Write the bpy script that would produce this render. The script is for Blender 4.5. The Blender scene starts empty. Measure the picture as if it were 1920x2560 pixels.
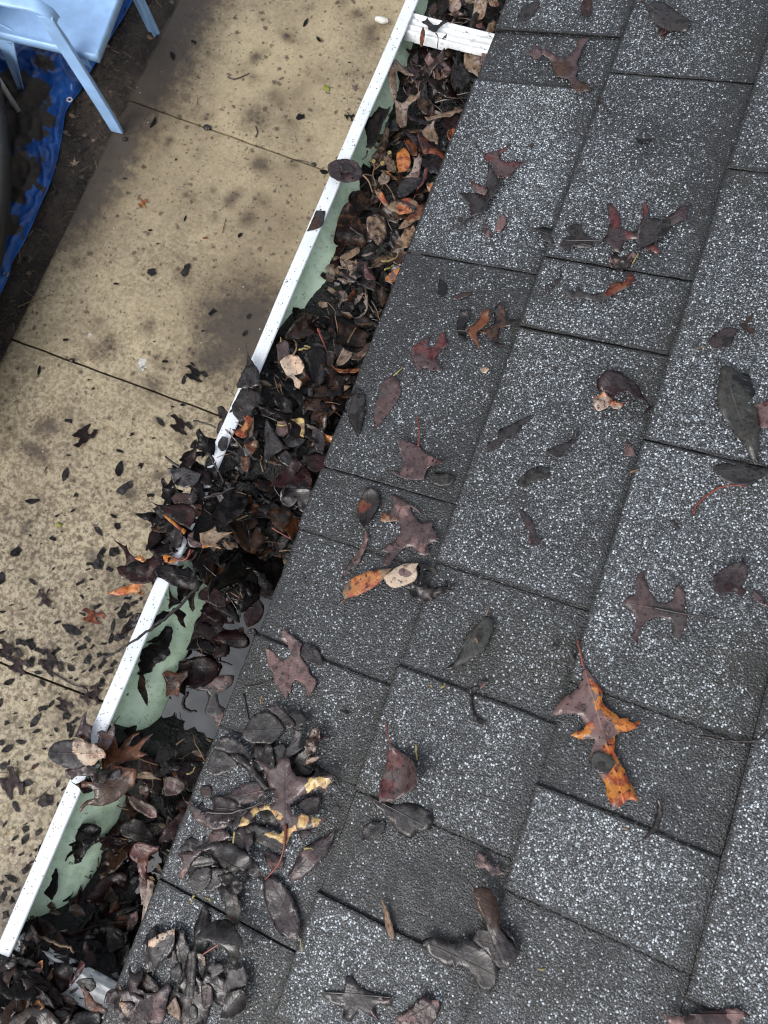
import bpy, bmesh, math, random
import numpy as np
from mathutils import Vector, Matrix, noise, geometry
D = bpy.data
SC = bpy.context.scene
COL = SC.collection
RND = random.Random(7)

# ------------------------------------------------------------------ camera
F_PX = 1849.0                      # focal length in pixels of a 1920 x 2560 frame
CAM_R = np.array([[0.9379676719493885, 0.34448955737875275, 0.03928856366468958],
                  [-0.3457661993198891, 0.9209443130210847, 0.1797423370327682],
                  [-0.025736778852878214, 0.18217715875244533, -0.9829288382396579]])
CAM_C = np.array([0.0903575465554774, 0.0, 0.7273100483371343])
cam = D.cameras.new("camera"); camo = D.objects.new("camera", cam); COL.objects.link(camo)
cam.sensor_fit = 'VERTICAL'; cam.sensor_height = 36.0
cam.lens = 36.0 * F_PX / 2560.0
cam.clip_start = 0.02; cam.clip_end = 500
_m = Matrix.Identity(4)
for _i in range(3):
    _m[_i][0] = CAM_R[0][_i]; _m[_i][1] = CAM_R[1][_i]; _m[_i][2] = -CAM_R[2][_i]; _m[_i][3] = CAM_C[_i]
camo.matrix_world = _m
cam.dof.use_dof = True; cam.dof.focus_distance = 0.76; cam.dof.aperture_fstop = 26
SC.camera = camo
SC.cycles.filter_width = 1.15

# ------------------------------------------------------------------ overcast daylight
w = D.worlds.new("World"); SC.world = w; w.use_nodes = True
nt = w.node_tree; nt.nodes.clear()
out = nt.nodes.new('ShaderNodeOutputWorld'); bg = nt.nodes.new('ShaderNodeBackground')
sky = nt.nodes.new('ShaderNodeTexSky'); sky.sky_type = 'NISHITA'; sky.sun_disc = False
sky.sun_elevation = math.radians(42); sky.sun_rotation = math.radians(205)
sky.air_density = 1.0; sky.dust_density = 3.5; sky.ozone_density = 1.0
hs = nt.nodes.new('ShaderNodeHueSaturation'); hs.inputs['Saturation'].default_value = 0.33
bg.inputs['Strength'].default_value = 0.15
# an overcast dome: about three times brighter overhead than at the horizon
tc = nt.nodes.new('ShaderNodeTexCoord'); sx_ = nt.nodes.new('ShaderNodeSeparateXYZ'); mr = nt.nodes.new('ShaderNodeMapRange'); mx = nt.nodes.new('ShaderNodeMix'); mx.data_type = 'RGBA'; mx.blend_type = 'MULTIPLY'; mx.inputs[0].default_value = 1
mr.inputs[1].default_value = 0.0; mr.inputs[2].default_value = 1.0; mr.inputs[3].default_value = 0.42; mr.inputs[4].default_value = 1.30
nt.links.new(tc.outputs['Generated'], sx_.inputs[0]); nt.links.new(sx_.outputs[2], mr.inputs[0])
nt.links.new(sky.outputs[0], hs.inputs['Color']); nt.links.new(hs.outputs[0], mx.inputs[6]); cn = nt.nodes.new('ShaderNodeTexNoise'); cn.inputs['Scale'].default_value = 3.2; cn.inputs['Detail'].default_value = 5; cr_ = nt.nodes.new('ShaderNodeMapRange')
cr_.inputs[1].default_value = 0.35; cr_.inputs[2].default_value = 0.65; cr_.inputs[3].default_value = 0.62; cr_.inputs[4].default_value = 1.35
nt.links.new(tc.outputs['Generated'], cn.inputs['Vector']); nt.links.new(cn.outputs['Fac'], cr_.inputs[0])
cm = nt.nodes.new('ShaderNodeMath'); cm.operation = 'MULTIPLY'; nt.links.new(mr.outputs[0], cm.inputs[0]); nt.links.new(cr_.outputs[0], cm.inputs[1]); nt.links.new(cm.outputs[0], mx.inputs[7]); nt.links.new(mx.outputs[2], bg.inputs['Color'])
nt.links.new(bg.outputs[0], out.inputs['Surface'])
sun = D.lights.new("sun", 'SUN'); sun.energy = 0.65; sun.angle = math.radians(38); sun.color = (1.0, 0.98, 0.95)
suno = D.objects.new("sun", sun); COL.objects.link(suno)
# direction towards the sun, sky rotation 205 deg
_az = math.radians(205); _el = math.radians(42)
suno.rotation_euler = Vector((math.sin(_az)*math.cos(_el), math.cos(_az)*math.cos(_el), math.sin(_el))).to_track_quat('Z', 'Y').to_euler()
SC.view_settings.view_transform = 'Standard'; SC.view_settings.look = 'None'
SC.view_settings.exposure = 0.98; SC.view_settings.gamma = 1.0

# ------------------------------------------------------------------ helpers
PITCH = 0.3378336486850457
RN = Vector((-math.sin(PITCH), 0, math.cos(PITCH)))     # roof normal
RD = Vector((math.cos(PITCH), 0, math.sin(PITCH)))      # up the slope
GZ = -2.35                                              # patio level
EXPO = 0.143                                            # shingle exposure
CV = Vector(CAM_C)
def ray(u, v):
    c = np.array([(u-960)/F_PX, -(v-1280)/F_PX, 1.0]); return Vector(CAM_R.T @ c)
def hit(u, v, o, n):
    r = ray(u, v); t = (o-CV).dot(n)/r.dot(n); return CV + r*t
def P(u, v, z):
    return hit(u, v, Vector((0, 0, z)), Vector((0, 0, 1)))
def proj(q):
    c = CAM_R @ (np.array(q)-CAM_C); return 960+F_PX*c[0]/c[2], 1280-F_PX*c[1]/c[2]
def sstep(a, b, x):
    t = min(1, max(0, (x-a)/(b-a))); return t*t*(3-2*t)
def ns(x, y, z=0.0): return noise.noise(Vector((x, y, z)))
def fbm(x, y, z=0.0, o=4): return noise.fractal(Vector((x, y, z)), 1.0, 2.0, o)

def tag(o, label=None, cat=None, group=None, kind=None):
    if label: o['label'] = label
    if cat: o['category'] = cat
    if group: o['group'] = group
    if kind: o['kind'] = kind
    return o
def empty(name, loc, label=None, cat=None, group=None):
    o = D.objects.new(name, None); COL.objects.link(o); o.location = loc; o.empty_display_size = 0.05
    bpy.context.view_layer.update()
    return tag(o, label, cat, group)
def link(name, me, mat=None, parent=None, smooth=False):
    if mat is not None and not me.materials: me.materials.append(mat)
    if smooth: me.polygons.foreach_set('use_smooth', [True]*len(me.polygons))
    o = D.objects.new(name, me); COL.objects.link(o)
    if parent is not None:
        o.parent = parent; o.matrix_parent_inverse = parent.matrix_basis.inverted()
    return o
def mesh(verts, faces):
    me = D.meshes.new("m"); me.from_pydata([tuple(v) for v in verts], [], faces); me.update(); return me
def fattr(me, name, vals):
    a = me.attributes.new(name, 'FLOAT', 'POINT'); a.data.foreach_set('value', list(map(float, vals)))
def box_bm(bm, c, sx, sy, sz, M=None, bev=0):
    r = bmesh.ops.create_cube(bm, size=1.0); vs = r['verts']
    for v in vs:
        v.co = Vector((v.co.x*sx, v.co.y*sy, v.co.z*sz)) + Vector(c)
    if bev:
        es = list({e for v in vs for e in v.link_edges})
        r = bmesh.ops.bevel(bm, geom=es, offset=bev, segments=2, affect='EDGES', profile=0.6)
        vs = r['verts']
    if M is not None:
        for v in set(vs): v.co = M @ v.co
def bm_mesh(bm):
    bmesh.ops.recalc_face_normals(bm, faces=bm.faces[:])
    me = D.meshes.new("m"); bm.to_mesh(me); bm.free(); return me
def tube_geo(pts, rad, seg=6):
    pts = [Vector(p) for p in pts]; V = []; Fc = []
    n = len(pts)
    if not hasattr(rad, '__len__'): rad = [rad]*n
    up = Vector((0.13, 0.2, 1)).normalized()
    for i, p in enumerate(pts):
        t = (pts[min(i+1, n-1)]-pts[max(i-1, 0)]).normalized()
        a = t.cross(up)
        if a.length < 1e-4: a = t.cross(Vector((1, 0, 0)))
        a.normalize(); b = t.cross(a)
        for k in range(seg):
            an = 2*math.pi*k/seg
            V.append(p + (a*math.cos(an)+b*math.sin(an))*rad[i])
    for i in range(n-1):
        for k in range(seg):
            k2 = (k+1) % seg
            Fc.append((i*seg+k, i*seg+k2, (i+1)*seg+k2, (i+1)*seg+k))
    Fc.append(tuple(range(seg))[::-1]); Fc.append(tuple((n-1)*seg+k for k in range(seg)))
    return V, Fc
def smooth_path(pts, sub=5):
    pts = [Vector(p) for p in pts]
    if len(pts) < 3: sub = 4
    res = []
    for i in range(len(pts)-1):
        p0 = pts[max(i-1, 0)]; p1 = pts[i]; p2 = pts[i+1]; p3 = pts[min(i+2, len(pts)-1)]
        for k in range(sub):
            t = k/sub
            res.append(0.5*((2*p1)+(p2-p0)*t+(2*p0-5*p1+4*p2-p3)*t*t+(3*p1-p0-3*p2+p3)*t**3))
    res.append(pts[-1]); return res

# ------------------------------------------------------------------ materials
class NT:
    def __init__(s, name):
        s.m = D.materials.new(name); s.m.use_nodes = True; s.t = s.m.node_tree
        s.b = s.t.nodes['Principled BSDF']
    def n(s, typ, **kw):
        nd = s.t.nodes.new('ShaderNode'+typ)
        for k, v in kw.items(): setattr(nd, k, v)
        return nd
    def l(s, a, b): s.t.links.new(a, b)
    def val(s, sock, v):
        if hasattr(v, 'type') and hasattr(v, 'node'): s.l(v, sock)
        else:
            if sock.type == 'RGBA' and len(v) == 3: v = (*v, 1)
            sock.default_value = v
    def obj(s): return s.n('TexCoord').outputs['Object']
    def uv(s): return s.n('TexCoord').outputs['UV']
    def noise(s, vec, scale, detail=3, rough=0.55, out='Fac'):
        q = s.n('TexNoise'); q.inputs['Scale'].default_value = scale; q.inputs['Detail'].default_value = detail
        q.inputs['Roughness'].default_value = rough; s.l(vec, q.inputs['Vector']); return q.outputs[out]
    def voro(s, vec, scale, feature='F1', out='Distance', rnd=1.0):
        q = s.n('TexVoronoi', feature=feature); q.inputs['Scale'].default_value = scale
        q.inputs['Randomness'].default_value = rnd
        s.l(vec, q.inputs['Vector']); return q.outputs[out]
    def math(s, op, a, b=0.0, c=0.0, clamp=False):
        q = s.n('Math', operation=op); q.use_clamp = clamp
        s.val(q.inputs[0], a); s.val(q.inputs[1], b); s.val(q.inputs[2], c); return q.outputs[0]
    def ramp(s, f, a, b, c=0.0, d=1.0):
        q = s.n('MapRange', interpolation_type='SMOOTHSTEP'); s.val(q.inputs[0], f); s.val(q.inputs[1], a)
        s.val(q.inputs[2], b); s.val(q.inputs[3], c); s.val(q.inputs[4], d); return q.outputs[0]
    def mix(s, f, a, b, blend='MIX'):
        q = s.n('Mix', data_type='RGBA', blend_type=blend); s.val(q.inputs[0], f)
        s.val(q.inputs[6], a); s.val(q.inputs[7], b); return q.outputs[2]
    def attr(s, name, typ='GEOMETRY', out='Fac'):
        q = s.n('Attribute'); q.attribute_name = name; q.attribute_type = typ; return q.outputs[out]
    def bump(s, h, dist, strength=1.0, normal=None):
        q = s.n('Bump'); q.inputs['Strength'].default_value = strength; q.inputs['Distance'].default_value = dist
        s.l(h, q.inputs['Height'])
        if normal is not None: s.l(normal, q.inputs['Normal'])
        return q.outputs[0]
    def fin(s, col=None, rough=None, normal=None, spec=None, metal=None):
        if col is not None: s.val(s.b.inputs['Base Color'], col)
        if rough is not None: s.val(s.b.inputs['Roughness'], rough)
        if normal is not None: s.l(normal, s.b.inputs['Normal'])
        if spec is not None: s.val(s.b.inputs['Specular IOR Level'], spec)
        if metal is not None: s.val(s.b.inputs['Metallic'], metal)
        return s.m

def mat_shingle():
    s = NT('shingle_granules'); o = s.obj()
    wob = s.n('VectorMath', operation='MULTIPLY_ADD')
    s.l(s.noise(o, 900, 1, 0.5, 'Color'), wob.inputs[0]); wob.inputs[1].default_value = (0.0009,)*3; s.l(o, wob.inputs[2])
    o2 = wob.outputs[0]
    v1 = s.n('TexVoronoi', feature='F1'); v1.inputs['Scale'].default_value = 560; s.l(o2, v1.inputs['Vector'])
    v2 = s.n('TexVoronoi', feature='F1'); v2.inputs['Scale'].default_value = 980; s.l(o2, v2.inputs['Vector'])
    r1 = s.n('SeparateColor'); s.l(v1.outputs['Color'], r1.inputs[0])
    r2 = s.n('SeparateColor'); s.l(v2.outputs['Color'], r2.inputs[0])
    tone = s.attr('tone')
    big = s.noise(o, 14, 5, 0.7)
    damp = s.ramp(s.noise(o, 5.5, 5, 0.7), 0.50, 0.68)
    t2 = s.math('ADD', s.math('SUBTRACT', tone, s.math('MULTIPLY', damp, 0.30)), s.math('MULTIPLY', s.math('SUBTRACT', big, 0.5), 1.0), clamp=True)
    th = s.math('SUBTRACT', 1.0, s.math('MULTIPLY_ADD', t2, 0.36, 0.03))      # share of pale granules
    pale1 = s.math('MULTIPLY', s.math('GREATER_THAN', r1.outputs[0], th), s.ramp(v1.outputs['Distance'], 0.54, 0.40))
    th2 = s.math('SUBTRACT', 1.0, s.math('MULTIPLY_ADD', t2, 0.52, 0.07))
    pale2 = s.math('MULTIPLY', s.math('GREATER_THAN', r2.outputs[0], th2), s.ramp(v2.outputs['Distance'], 0.56, 0.42))
    dark = s.mix(r2.outputs[1], (0.004, 0.0045, 0.0053), (0.036, 0.039, 0.043))
    film = s.mix(s.ramp(s.noise(o, 34, 3, 0.6), 0.60, 0.72), (0, 0, 0), (0.013, 0.016, 0.020))
    dark = s.mix(1.0, dark, film, 'ADD')
    moss = s.ramp(s.noise(o, 9, 3, 0.6), 0.52, 0.70)
    dark = s.mix(s.math('MULTIPLY', moss, 0.6), dark, (0.017, 0.017, 0.012))
    p2c = s.mix(r2.outputs[2], (0.045, 0.051, 0.058), (0.25, 0.28, 0.31))
    p1c = s.mix(s.math('POWER', r1.outputs[1], 1.2), (0.11, 0.122, 0.135), (0.52, 0.58, 0.63))
    c = s.mix(pale2, dark, p2c); c = s.mix(pale1, c, p1c)
    c = s.mix(s.math('MULTIPLY', damp, 0.35), c, s.mix(1.0, c, (0.5, 0.5, 0.47), 'MULTIPLY'))
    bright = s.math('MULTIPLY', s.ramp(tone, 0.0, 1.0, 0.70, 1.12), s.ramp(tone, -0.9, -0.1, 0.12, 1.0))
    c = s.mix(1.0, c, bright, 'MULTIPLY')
    h = s.math('ADD', s.math('MULTIPLY', v1.outputs['Distance'], -1.0), s.math('MULTIPLY', v2.outputs['Distance'], -0.5))
    nb = s.bump(h, 0.0009, 0.8)
    return s.fin(c, s.ramp(s.noise(o, 60, 3), 0.35, 0.65, 0.33, 0.62), nb, 0.5)

def mat_leaf(name='wet_leaf', wet=0.2, spec=0.42):
    s = NT(name); oi = s.n('ObjectInfo'); o = s.obj(); u = s.uv()
    sh = s.n('VectorMath', operation='MULTIPLY_ADD'); s.l(oi.outputs['Random'], sh.inputs[0])
    sh.inputs[1].default_value = (31, 17, 9); s.l(o, sh.inputs[2]); v = sh.outputs[0]
    c1 = oi.outputs['Color']; c2 = s.attr('c2', 'OBJECT', 'Color')
    m = s.attr('mix')
    n1 = s.noise(v, 90, 4, 0.62)
    f = s.ramp(s.math('ADD', m, s.math('MULTIPLY', s.math('SUBTRACT', n1, 0.5), 1.7)), 0.45, 0.55)
    c2 = s.mix(s.math('MULTIPLY', s.attr('tint', 'OBJECT'), s.ramp(s.noise(v, 75, 4, 0.65), 0.42, 0.60)), c2, s.mix(1.0, c2, (0.78, 0.40, 0.55), 'MULTIPLY'))
    c = s.mix(f, c1, c2)
    # mottling and fine dark decay specks
    c = s.mix(s.math('MULTIPLY', s.ramp(s.noise(v, 150, 5, 0.72), 0.50, 0.58), 0.75), c, s.mix(1.0, c, (0.42, 0.33, 0.33), 'MULTIPLY'))
    c = s.mix(s.math('MULTIPLY', s.ramp(s.noise(v, 45, 3, 0.6), 0.48, 0.62), 0.45), c, s.mix(1.0, c, (1.55, 1.35, 1.25), 'MULTIPLY'))
    c = s.mix(s.ramp(s.noise(v, 300, 3, 0.5), 0.64, 0.67), c, (0.006, 0.005, 0.005))
    # veins from the leaf's own UV: x along the midrib, y across
    xy = s.n('SeparateXYZ'); s.l(u, xy.inputs[0]); ay = s.math('ABSOLUTE', xy.outputs[1])
    mid = s.ramp(ay, 0.012, 0.003)
    ph = s.math('MULTIPLY', s.math('SUBTRACT', xy.outputs[0], s.math('MULTIPLY', ay, 0.95)), 8.5)
    fr = s.math('ABSOLUTE', s.math('SUBTRACT', s.math('FRACT', s.math('ADD', ph, s.math('MULTIPLY', n1, 0.35))), 0.5))
    side = s.math('MULTIPLY', s.ramp(fr, 0.05, 0.01), 0.40)
    vein = s.math('MAXIMUM', mid, side)
    c = s.mix(s.math('MULTIPLY', vein, 0.30), c, s.mix(1.0, c, (2.1, 1.8, 1.6), 'MULTIPLY'))
    hgt = s.math('ADD', s.math('MULTIPLY', vein, 0.7), s.math('ADD', s.math('MULTIPLY', s.noise(v, 70, 4, 0.6), 1.6), s.math('MULTIPLY', s.noise(v, 330, 3, 0.6), 0.5)))
    nb = s.bump(hgt, 0.0007, 0.7)
    r = s.ramp(s.noise(v, 38, 4, 0.6), 0.40, 0.60, wet, wet+0.30)
    return s.fin(c, r, nb, spec)

def mat_plain(name, col, rough=0.5, var=0.25, scale=40, bump=0.0, spec=0.5, metal=0.0):
    s = NT(name); o = s.obj(); n1 = s.noise(o, scale, 4, 0.6)
    k = s.ramp(n1, 0.3, 0.7, 1-var, 1+var)
    c = s.mix(1.0, col, k, 'MULTIPLY')
    nb = s.bump(n1, bump, 1.0) if bump else None
    return s.fin(c, rough, nb, spec, metal)

def mat_painted(name, col, dirt=0.5, grime=(0.05, 0.045, 0.035), spots=(700, 0.13)):
    s = NT(name); o = s.obj()
    v = s.n('TexVoronoi', feature='F1'); v.inputs['Scale'].default_value = spots[0]*0.5; s.l(o, v.inputs['Vector'])
    r = s.n('SeparateColor'); s.l(v.outputs['Color'], r.inputs[0])
    cl = s.ramp(s.noise(o, 22, 3, 0.6), 0.40, 0.66)
    sp = s.math('MULTIPLY', s.math('LESS_THAN', r.outputs[0], s.math('MULTIPLY_ADD', cl, spots[1]*1.6, spots[1]*0.3)),
                s.math('LESS_THAN', v.outputs['Distance'], s.math('MULTIPLY', r.outputs[1], 0.34)))
    c = s.mix(s.math('MULTIPLY', s.ramp(s.noise(o, 30, 5, 0.65), 0.42, 0.72), dirt), col, grime)
    c = s.mix(s.math('MULTIPLY', s.ramp(s.noise(o, 150, 3, 0.6), 0.5, 0.75), dirt*0.5), c, grime)
    c = s.mix(s.math('MULTIPLY', sp, 0.8), c, (0.05, 0.05, 0.055))
    if dirt > .4:
        mp = s.n('Mapping'); mp.inputs['Scale'].default_value = (1, 1, .12); s.l(o, mp.inputs['Vector'])
        c = s.mix(s.math('MULTIPLY', s.ramp(s.noise(mp.outputs[0], 95, 4, 0.7), 0.52, 0.66), 0.40), c, grime)
        c = s.mix(s.ramp(s.noise(o, 130, 5, 0.75), 0.63, 0.67), c, (0.012, 0.011, 0.009))
    nb = s.bump(s.noise(o, 120, 3), 0.0003, 0.6)
    return s.fin(c, s.ramp(s.noise(o, 60, 2), 0.3, 0.7, 0.28, 0.5), nb, 0.5)

def mat_concrete():
    s = NT('patio_concrete'); o = s.obj()
    wear = s.attr('wear')
    big = s.noise(o, 2.6, 5, 0.62); med = s.noise(o, 15, 5, 0.68); fine = s.noise(o, 75, 5, 0.70)
    c = s.mix(s.ramp(big, 0.35, 0.68), (0.212, 0.170, 0.108), (0.335, 0.280, 0.176))
    c = s.mix(s.math('MULTIPLY', s.ramp(med, 0.50, 0.68), 0.35), c, (0.125, 0.098, 0.066))
    # worn patches: pale grains in a darker, browner paste, strongest on the near slab
    g1 = s.ramp(s.noise(o, 58, 5, 0.76), 0.43, 0.57)
    dk = s.mix(1.0, c, (0.50, 0.48, 0.47), 'MULTIPLY'); lt = s.mix(0.5, c, (0.42, 0.37, 0.27))
    c = s.mix(s.math('MULTIPLY_ADD', wear, 0.9, 0.12, clamp=True), c, s.mix(g1, dk, lt))
    # fine salt and pepper
    c = s.mix(s.math('MULTIPLY', s.ramp(fine, 0.55, 0.68), 0.35), c, (0.07, 0.052, 0.036))
    c = s.mix(s.math('MULTIPLY', s.ramp(fine, 0.42, 0.32), 0.35), c, (0.42, 0.36, 0.25))
    # brown rounded spots
    wob = s.n('VectorMath', operation='MULTIPLY_ADD'); s.l(s.noise(o, 55, 3, 0.6, 'Color'), wob.inputs[0]); wob.inputs[1].default_value = (0.028,)*3; s.l(o, wob.inputs[2])
    for sc, share, k, r0, r1 in ((27, 0.80, 0.90, 0.11, 0.34), (56, 0.70, 0.85, 0.14, 0.32)):
        v = s.n('TexVoronoi', feature='F1'); v.inputs['Scale'].default_value = sc; s.l(wob.outputs[0], v.inputs['Vector'])
        r = s.n('SeparateColor'); s.l(v.outputs['Color'], r.inputs[0])
        rad = s.math('MULTIPLY_ADD', s.math('POWER', r.outputs[1], 2.0), r1, r0)
        sp = s.math('MULTIPLY', s.math('LESS_THAN', r.outputs[0], share), s.ramp(v.outputs['Distance'], rad, s.math('MULTIPLY', rad, 0.45)))
        c = s.mix(s.math('MULTIPLY', sp, k), c, (0.070, 0.048, 0.032))
    # stains, then bird white
    st = s.attr('stain'); stn = s.math('SUBTRACT', s.noise(o, 20, 6, 0.72), 0.5)
    wide = s.ramp(s.math('ADD', st, s.math('MULTIPLY', stn, 0.8)), 0.02, 0.75)
    c = s.mix(s.math('MULTIPLY', wide, 0.70), c, s.mix(1.0, c, (0.36, 0.32, 0.30), 'MULTIPLY'))
    sf = s.ramp(s.math('ADD', st, s.math('MULTIPLY', stn, 1.3)), 0.50, 1.0)
    c = s.mix(s.math('MULTIPLY', sf, 0.85), c, s.mix(med, (0.018, 0.014, 0.012), (0.060, 0.047, 0.038)))
    wh = s.attr('white')
    c = s.mix(s.ramp(s.math('ADD', wh, s.math('MULTIPLY', s.math('SUBTRACT', fine, 0.5), 1.6)), 0.62, 0.8), c, (0.42, 0.42, 0.42))
    tiny = s.n('TexVoronoi', feature='F1'); tiny.inputs['Scale'].default_value = 42; s.l(o, tiny.inputs['Vector'])
    rt = s.n('SeparateColor'); s.l(tiny.outputs['Color'], rt.inputs[0])
    c = s.mix(s.math('MULTIPLY', s.math('LESS_THAN', rt.outputs[0], 0.035), s.ramp(tiny.outputs['Distance'], 0.16, 0.08)), c, (0.42, 0.40, 0.36))
    nb = s.bump(s.math('ADD', fine, med), 0.0025, 0.5)
    return s.fin(c, s.ramp(med, 0.3, 0.7, 0.35, 0.7), nb, 0.4)

def mat_soil(name='wet_soil', a=(0.012, 0.009, 0.007), b=(0.055, 0.041, 0.030)):
    s = NT(name); o = s.obj()
    n1 = s.noise(o, 12, 6, 0.7); n2 = s.noise(o, 70, 5, 0.7)
    c = s.mix(s.ramp(n1, 0.3, 0.7), a, b)
    c = s.mix(s.ramp(n2, 0.56, 0.68), c, tuple(x*2.2 for x in b))
    c = s.mix(s.ramp(n2, 0.44, 0.34), c, (0.006, 0.005, 0.004))
    c = s.mix(s.ramp(s.voro(o, 60), 0.10, 0.06), c, (0.12, 0.095, 0.065))
    nb = s.bump(s.math('ADD', n1, n2), 0.012, 0.9)
    return s.fin(c, 0.55, nb, 0.4)

def mat_muck():
    s = NT('black_leaf_muck'); o = s.obj()
    n1 = s.noise(o, 70, 5, 0.7); n2 = s.noise(o, 260, 4, 0.7)
    c = s.mix(s.ramp(n1, 0.35, 0.7), (0.0012, 0.0010, 0.0009), (0.0045, 0.0035, 0.003))
    c = s.mix(s.ramp(n2, 0.66, 0.74), c, (0.022, 0.013, 0.009))
    nb = s.bump(s.math('ADD', n1, s.math('MULTIPLY', n2, 0.5)), 0.006, 1.0)
    return s.fin(c, s.ramp(n1, 0.35, 0.65, 0.05, 0.30), nb, 0.5)

def mat_tarp():
    s = NT('blue_tarp'); o = s.obj()
    d = s.attr('dirt')
    n1 = s.noise(o, 9, 4, 0.6); n2 = s.noise(o, 45, 4, 0.6)
    c = s.mix(s.ramp(n1, 0.35, 0.65), (0.006, 0.050, 0.22), (0.018, 0.105, 0.40))
    c = s.mix(s.math('MULTIPLY', s.ramp(n2, 0.6, 0.7), 0.4), c, (0.10, 0.20, 0.42))
    f = s.ramp(s.math('ADD', d, s.math('MULTIPLY', s.math('SUBTRACT', s.noise(o, 17, 5, 0.65), 0.5), 1.5)), 0.50, 0.62)
    c = s.mix(f, c, s.mix(n2, (0.014, 0.011, 0.009), (0.075, 0.060, 0.045)))
    nb = s.bump(s.math('ADD', s.math('MULTIPLY', n1, 0.4), s.math('MULTIPLY', n2, 0.1)), 0.012, 0.5)
    return s.fin(c, s.math('MULTIPLY_ADD', f, 0.4, 0.33), nb, 0.5)

M = {}
M['shingle'] = mat_shingle()
M['leaf'] = mat_leaf('wet_leaf', 0.15)
M['sodden'] = mat_leaf('sodden_leaf', 0.20, 0.17)
M['dryleaf'] = mat_leaf('damp_leaf', 0.34)
M['lip'] = mat_painted('white_gutter_paint', (0.60, 0.64, 0.68), 0.30, (0.32, 0.33, 0.35), (900, 0.30))
M['green'] = mat_painted('mint_gutter_lining', (0.52, 0.65, 0.49), 0.60, (0.26, 0.36, 0.22), (900, 0.22))
M['hanger'] = mat_painted('aluminium_hanger', (0.70, 0.73, 0.74), 0.42, (0.17, 0.17, 0.15), (600, 0.10))
M['concrete'] = mat_concrete()
M['soil'] = mat_soil()
M['muck'] = mat_muck()
M['tarp'] = mat_tarp()
M['chair'] = mat_plain('pale_blue_plastic', (0.25, 0.41, 0.66), 0.38, 0.14, 9, 0.0006)
M['stem_red'] = mat_plain('red_stem', (0.13, 0.030, 0.020), 0.4)
M['stem_dark'] = mat_plain('dark_stem', (0.016, 0.011, 0.011), 0.4)
M['stem_yel'] = mat_plain('straw_stem', (0.21, 0.17, 0.06), 0.45)
M['stem_tan'] = mat_plain('tan_stem', (0.13, 0.08, 0.045), 0.45)
M['twig'] = mat_plain('dark_twig', (0.014, 0.010, 0.008), 0.5, 0.4, 200, 0.0008)
M['white'] = mat_plain('white_enamel', (0.55, 0.56, 0.56), 0.4, 0.12, 30)
M['metal'] = mat_plain('dull_metal', (0.35, 0.36, 0.36), 0.35, 0.3, 80, 0.0, 0.5, 0.8)
M['rust'] = mat_plain('rusty_foot', (0.10, 0.035, 0.012), 0.7, 0.5, 90, 0.001)
M['tub'] = mat_plain('dark_grey_plastic', (0.014, 0.015, 0.015), 0.6, 0.35, 12, 0.002)
M['wood'] = mat_plain('painted_fascia', (0.45, 0.46, 0.44), 0.6, 0.15, 30)
M['stone'] = mat_plain('pale_stone', (0.50, 0.50, 0.47), 0.5, 0.25, 120, 0.001)
M['moss'] = mat_plain('yellow_moss', (0.16, 0.17, 0.03), 0.8, 0.4, 200, 0.002)
def mat_water():
    s = NT('gutter_water'); o = s.obj()
    nb = s.bump(s.noise(o, 22, 2, 0.4), 0.0022, 0.7)
    s.b.inputs['IOR'].default_value = 1.5
    return s.fin((0.006, 0.006, 0.006), 0.02, nb, 1.0)
M['water'] = mat_water()
# ------------------------------------------------------------------ ground, patio
def grid_mesh(x0, x1, y0, y1, step, zf):
    nx = int(round((x1-x0)/step))+1; ny = int(round((y1-y0)/step))+1
    V = []; Fc = []
    for j in range(ny):
        for i in range(nx):
            x = x0+(x1-x0)*i/(nx-1); y = y0+(y1-y0)*j/(ny-1); V.append((x, y, zf(x, y)))
    for j in range(ny-1):
        for i in range(nx-1):
            a = j*nx+i; Fc.append((a, a+1, a+nx+1, a+nx))
    return mesh(V, Fc)
# far ground sheet with a finer patch of soil where it shows
me = mesh([(-60, -60, GZ-.035), (60, -60, GZ-.035), (60, 60, GZ-.035), (-60, 60, GZ-.035)], [(0, 1, 2, 3)])
tag(link('ground', me, M['soil']), kind='structure')
def soilz(x, y):
    e = -1.775-0.006*(y-1.2)+0.012*ns(0, y*6)
    edge = sstep(e-0.10, e-0.01, x)
    return GZ-0.030+0.022*fbm(x*5, y*5, 2)*(1-edge)-0.004*edge+0.010*abs(ns(x*22, y*22, 5))*(1-edge)+0.024*(1-edge)
me = grid_mesh(-3.0, -1.70, -1.6, 4.2, 0.02, soilz)
tag(link('soil', me, M['soil'], smooth=True), kind='structure')

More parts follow.
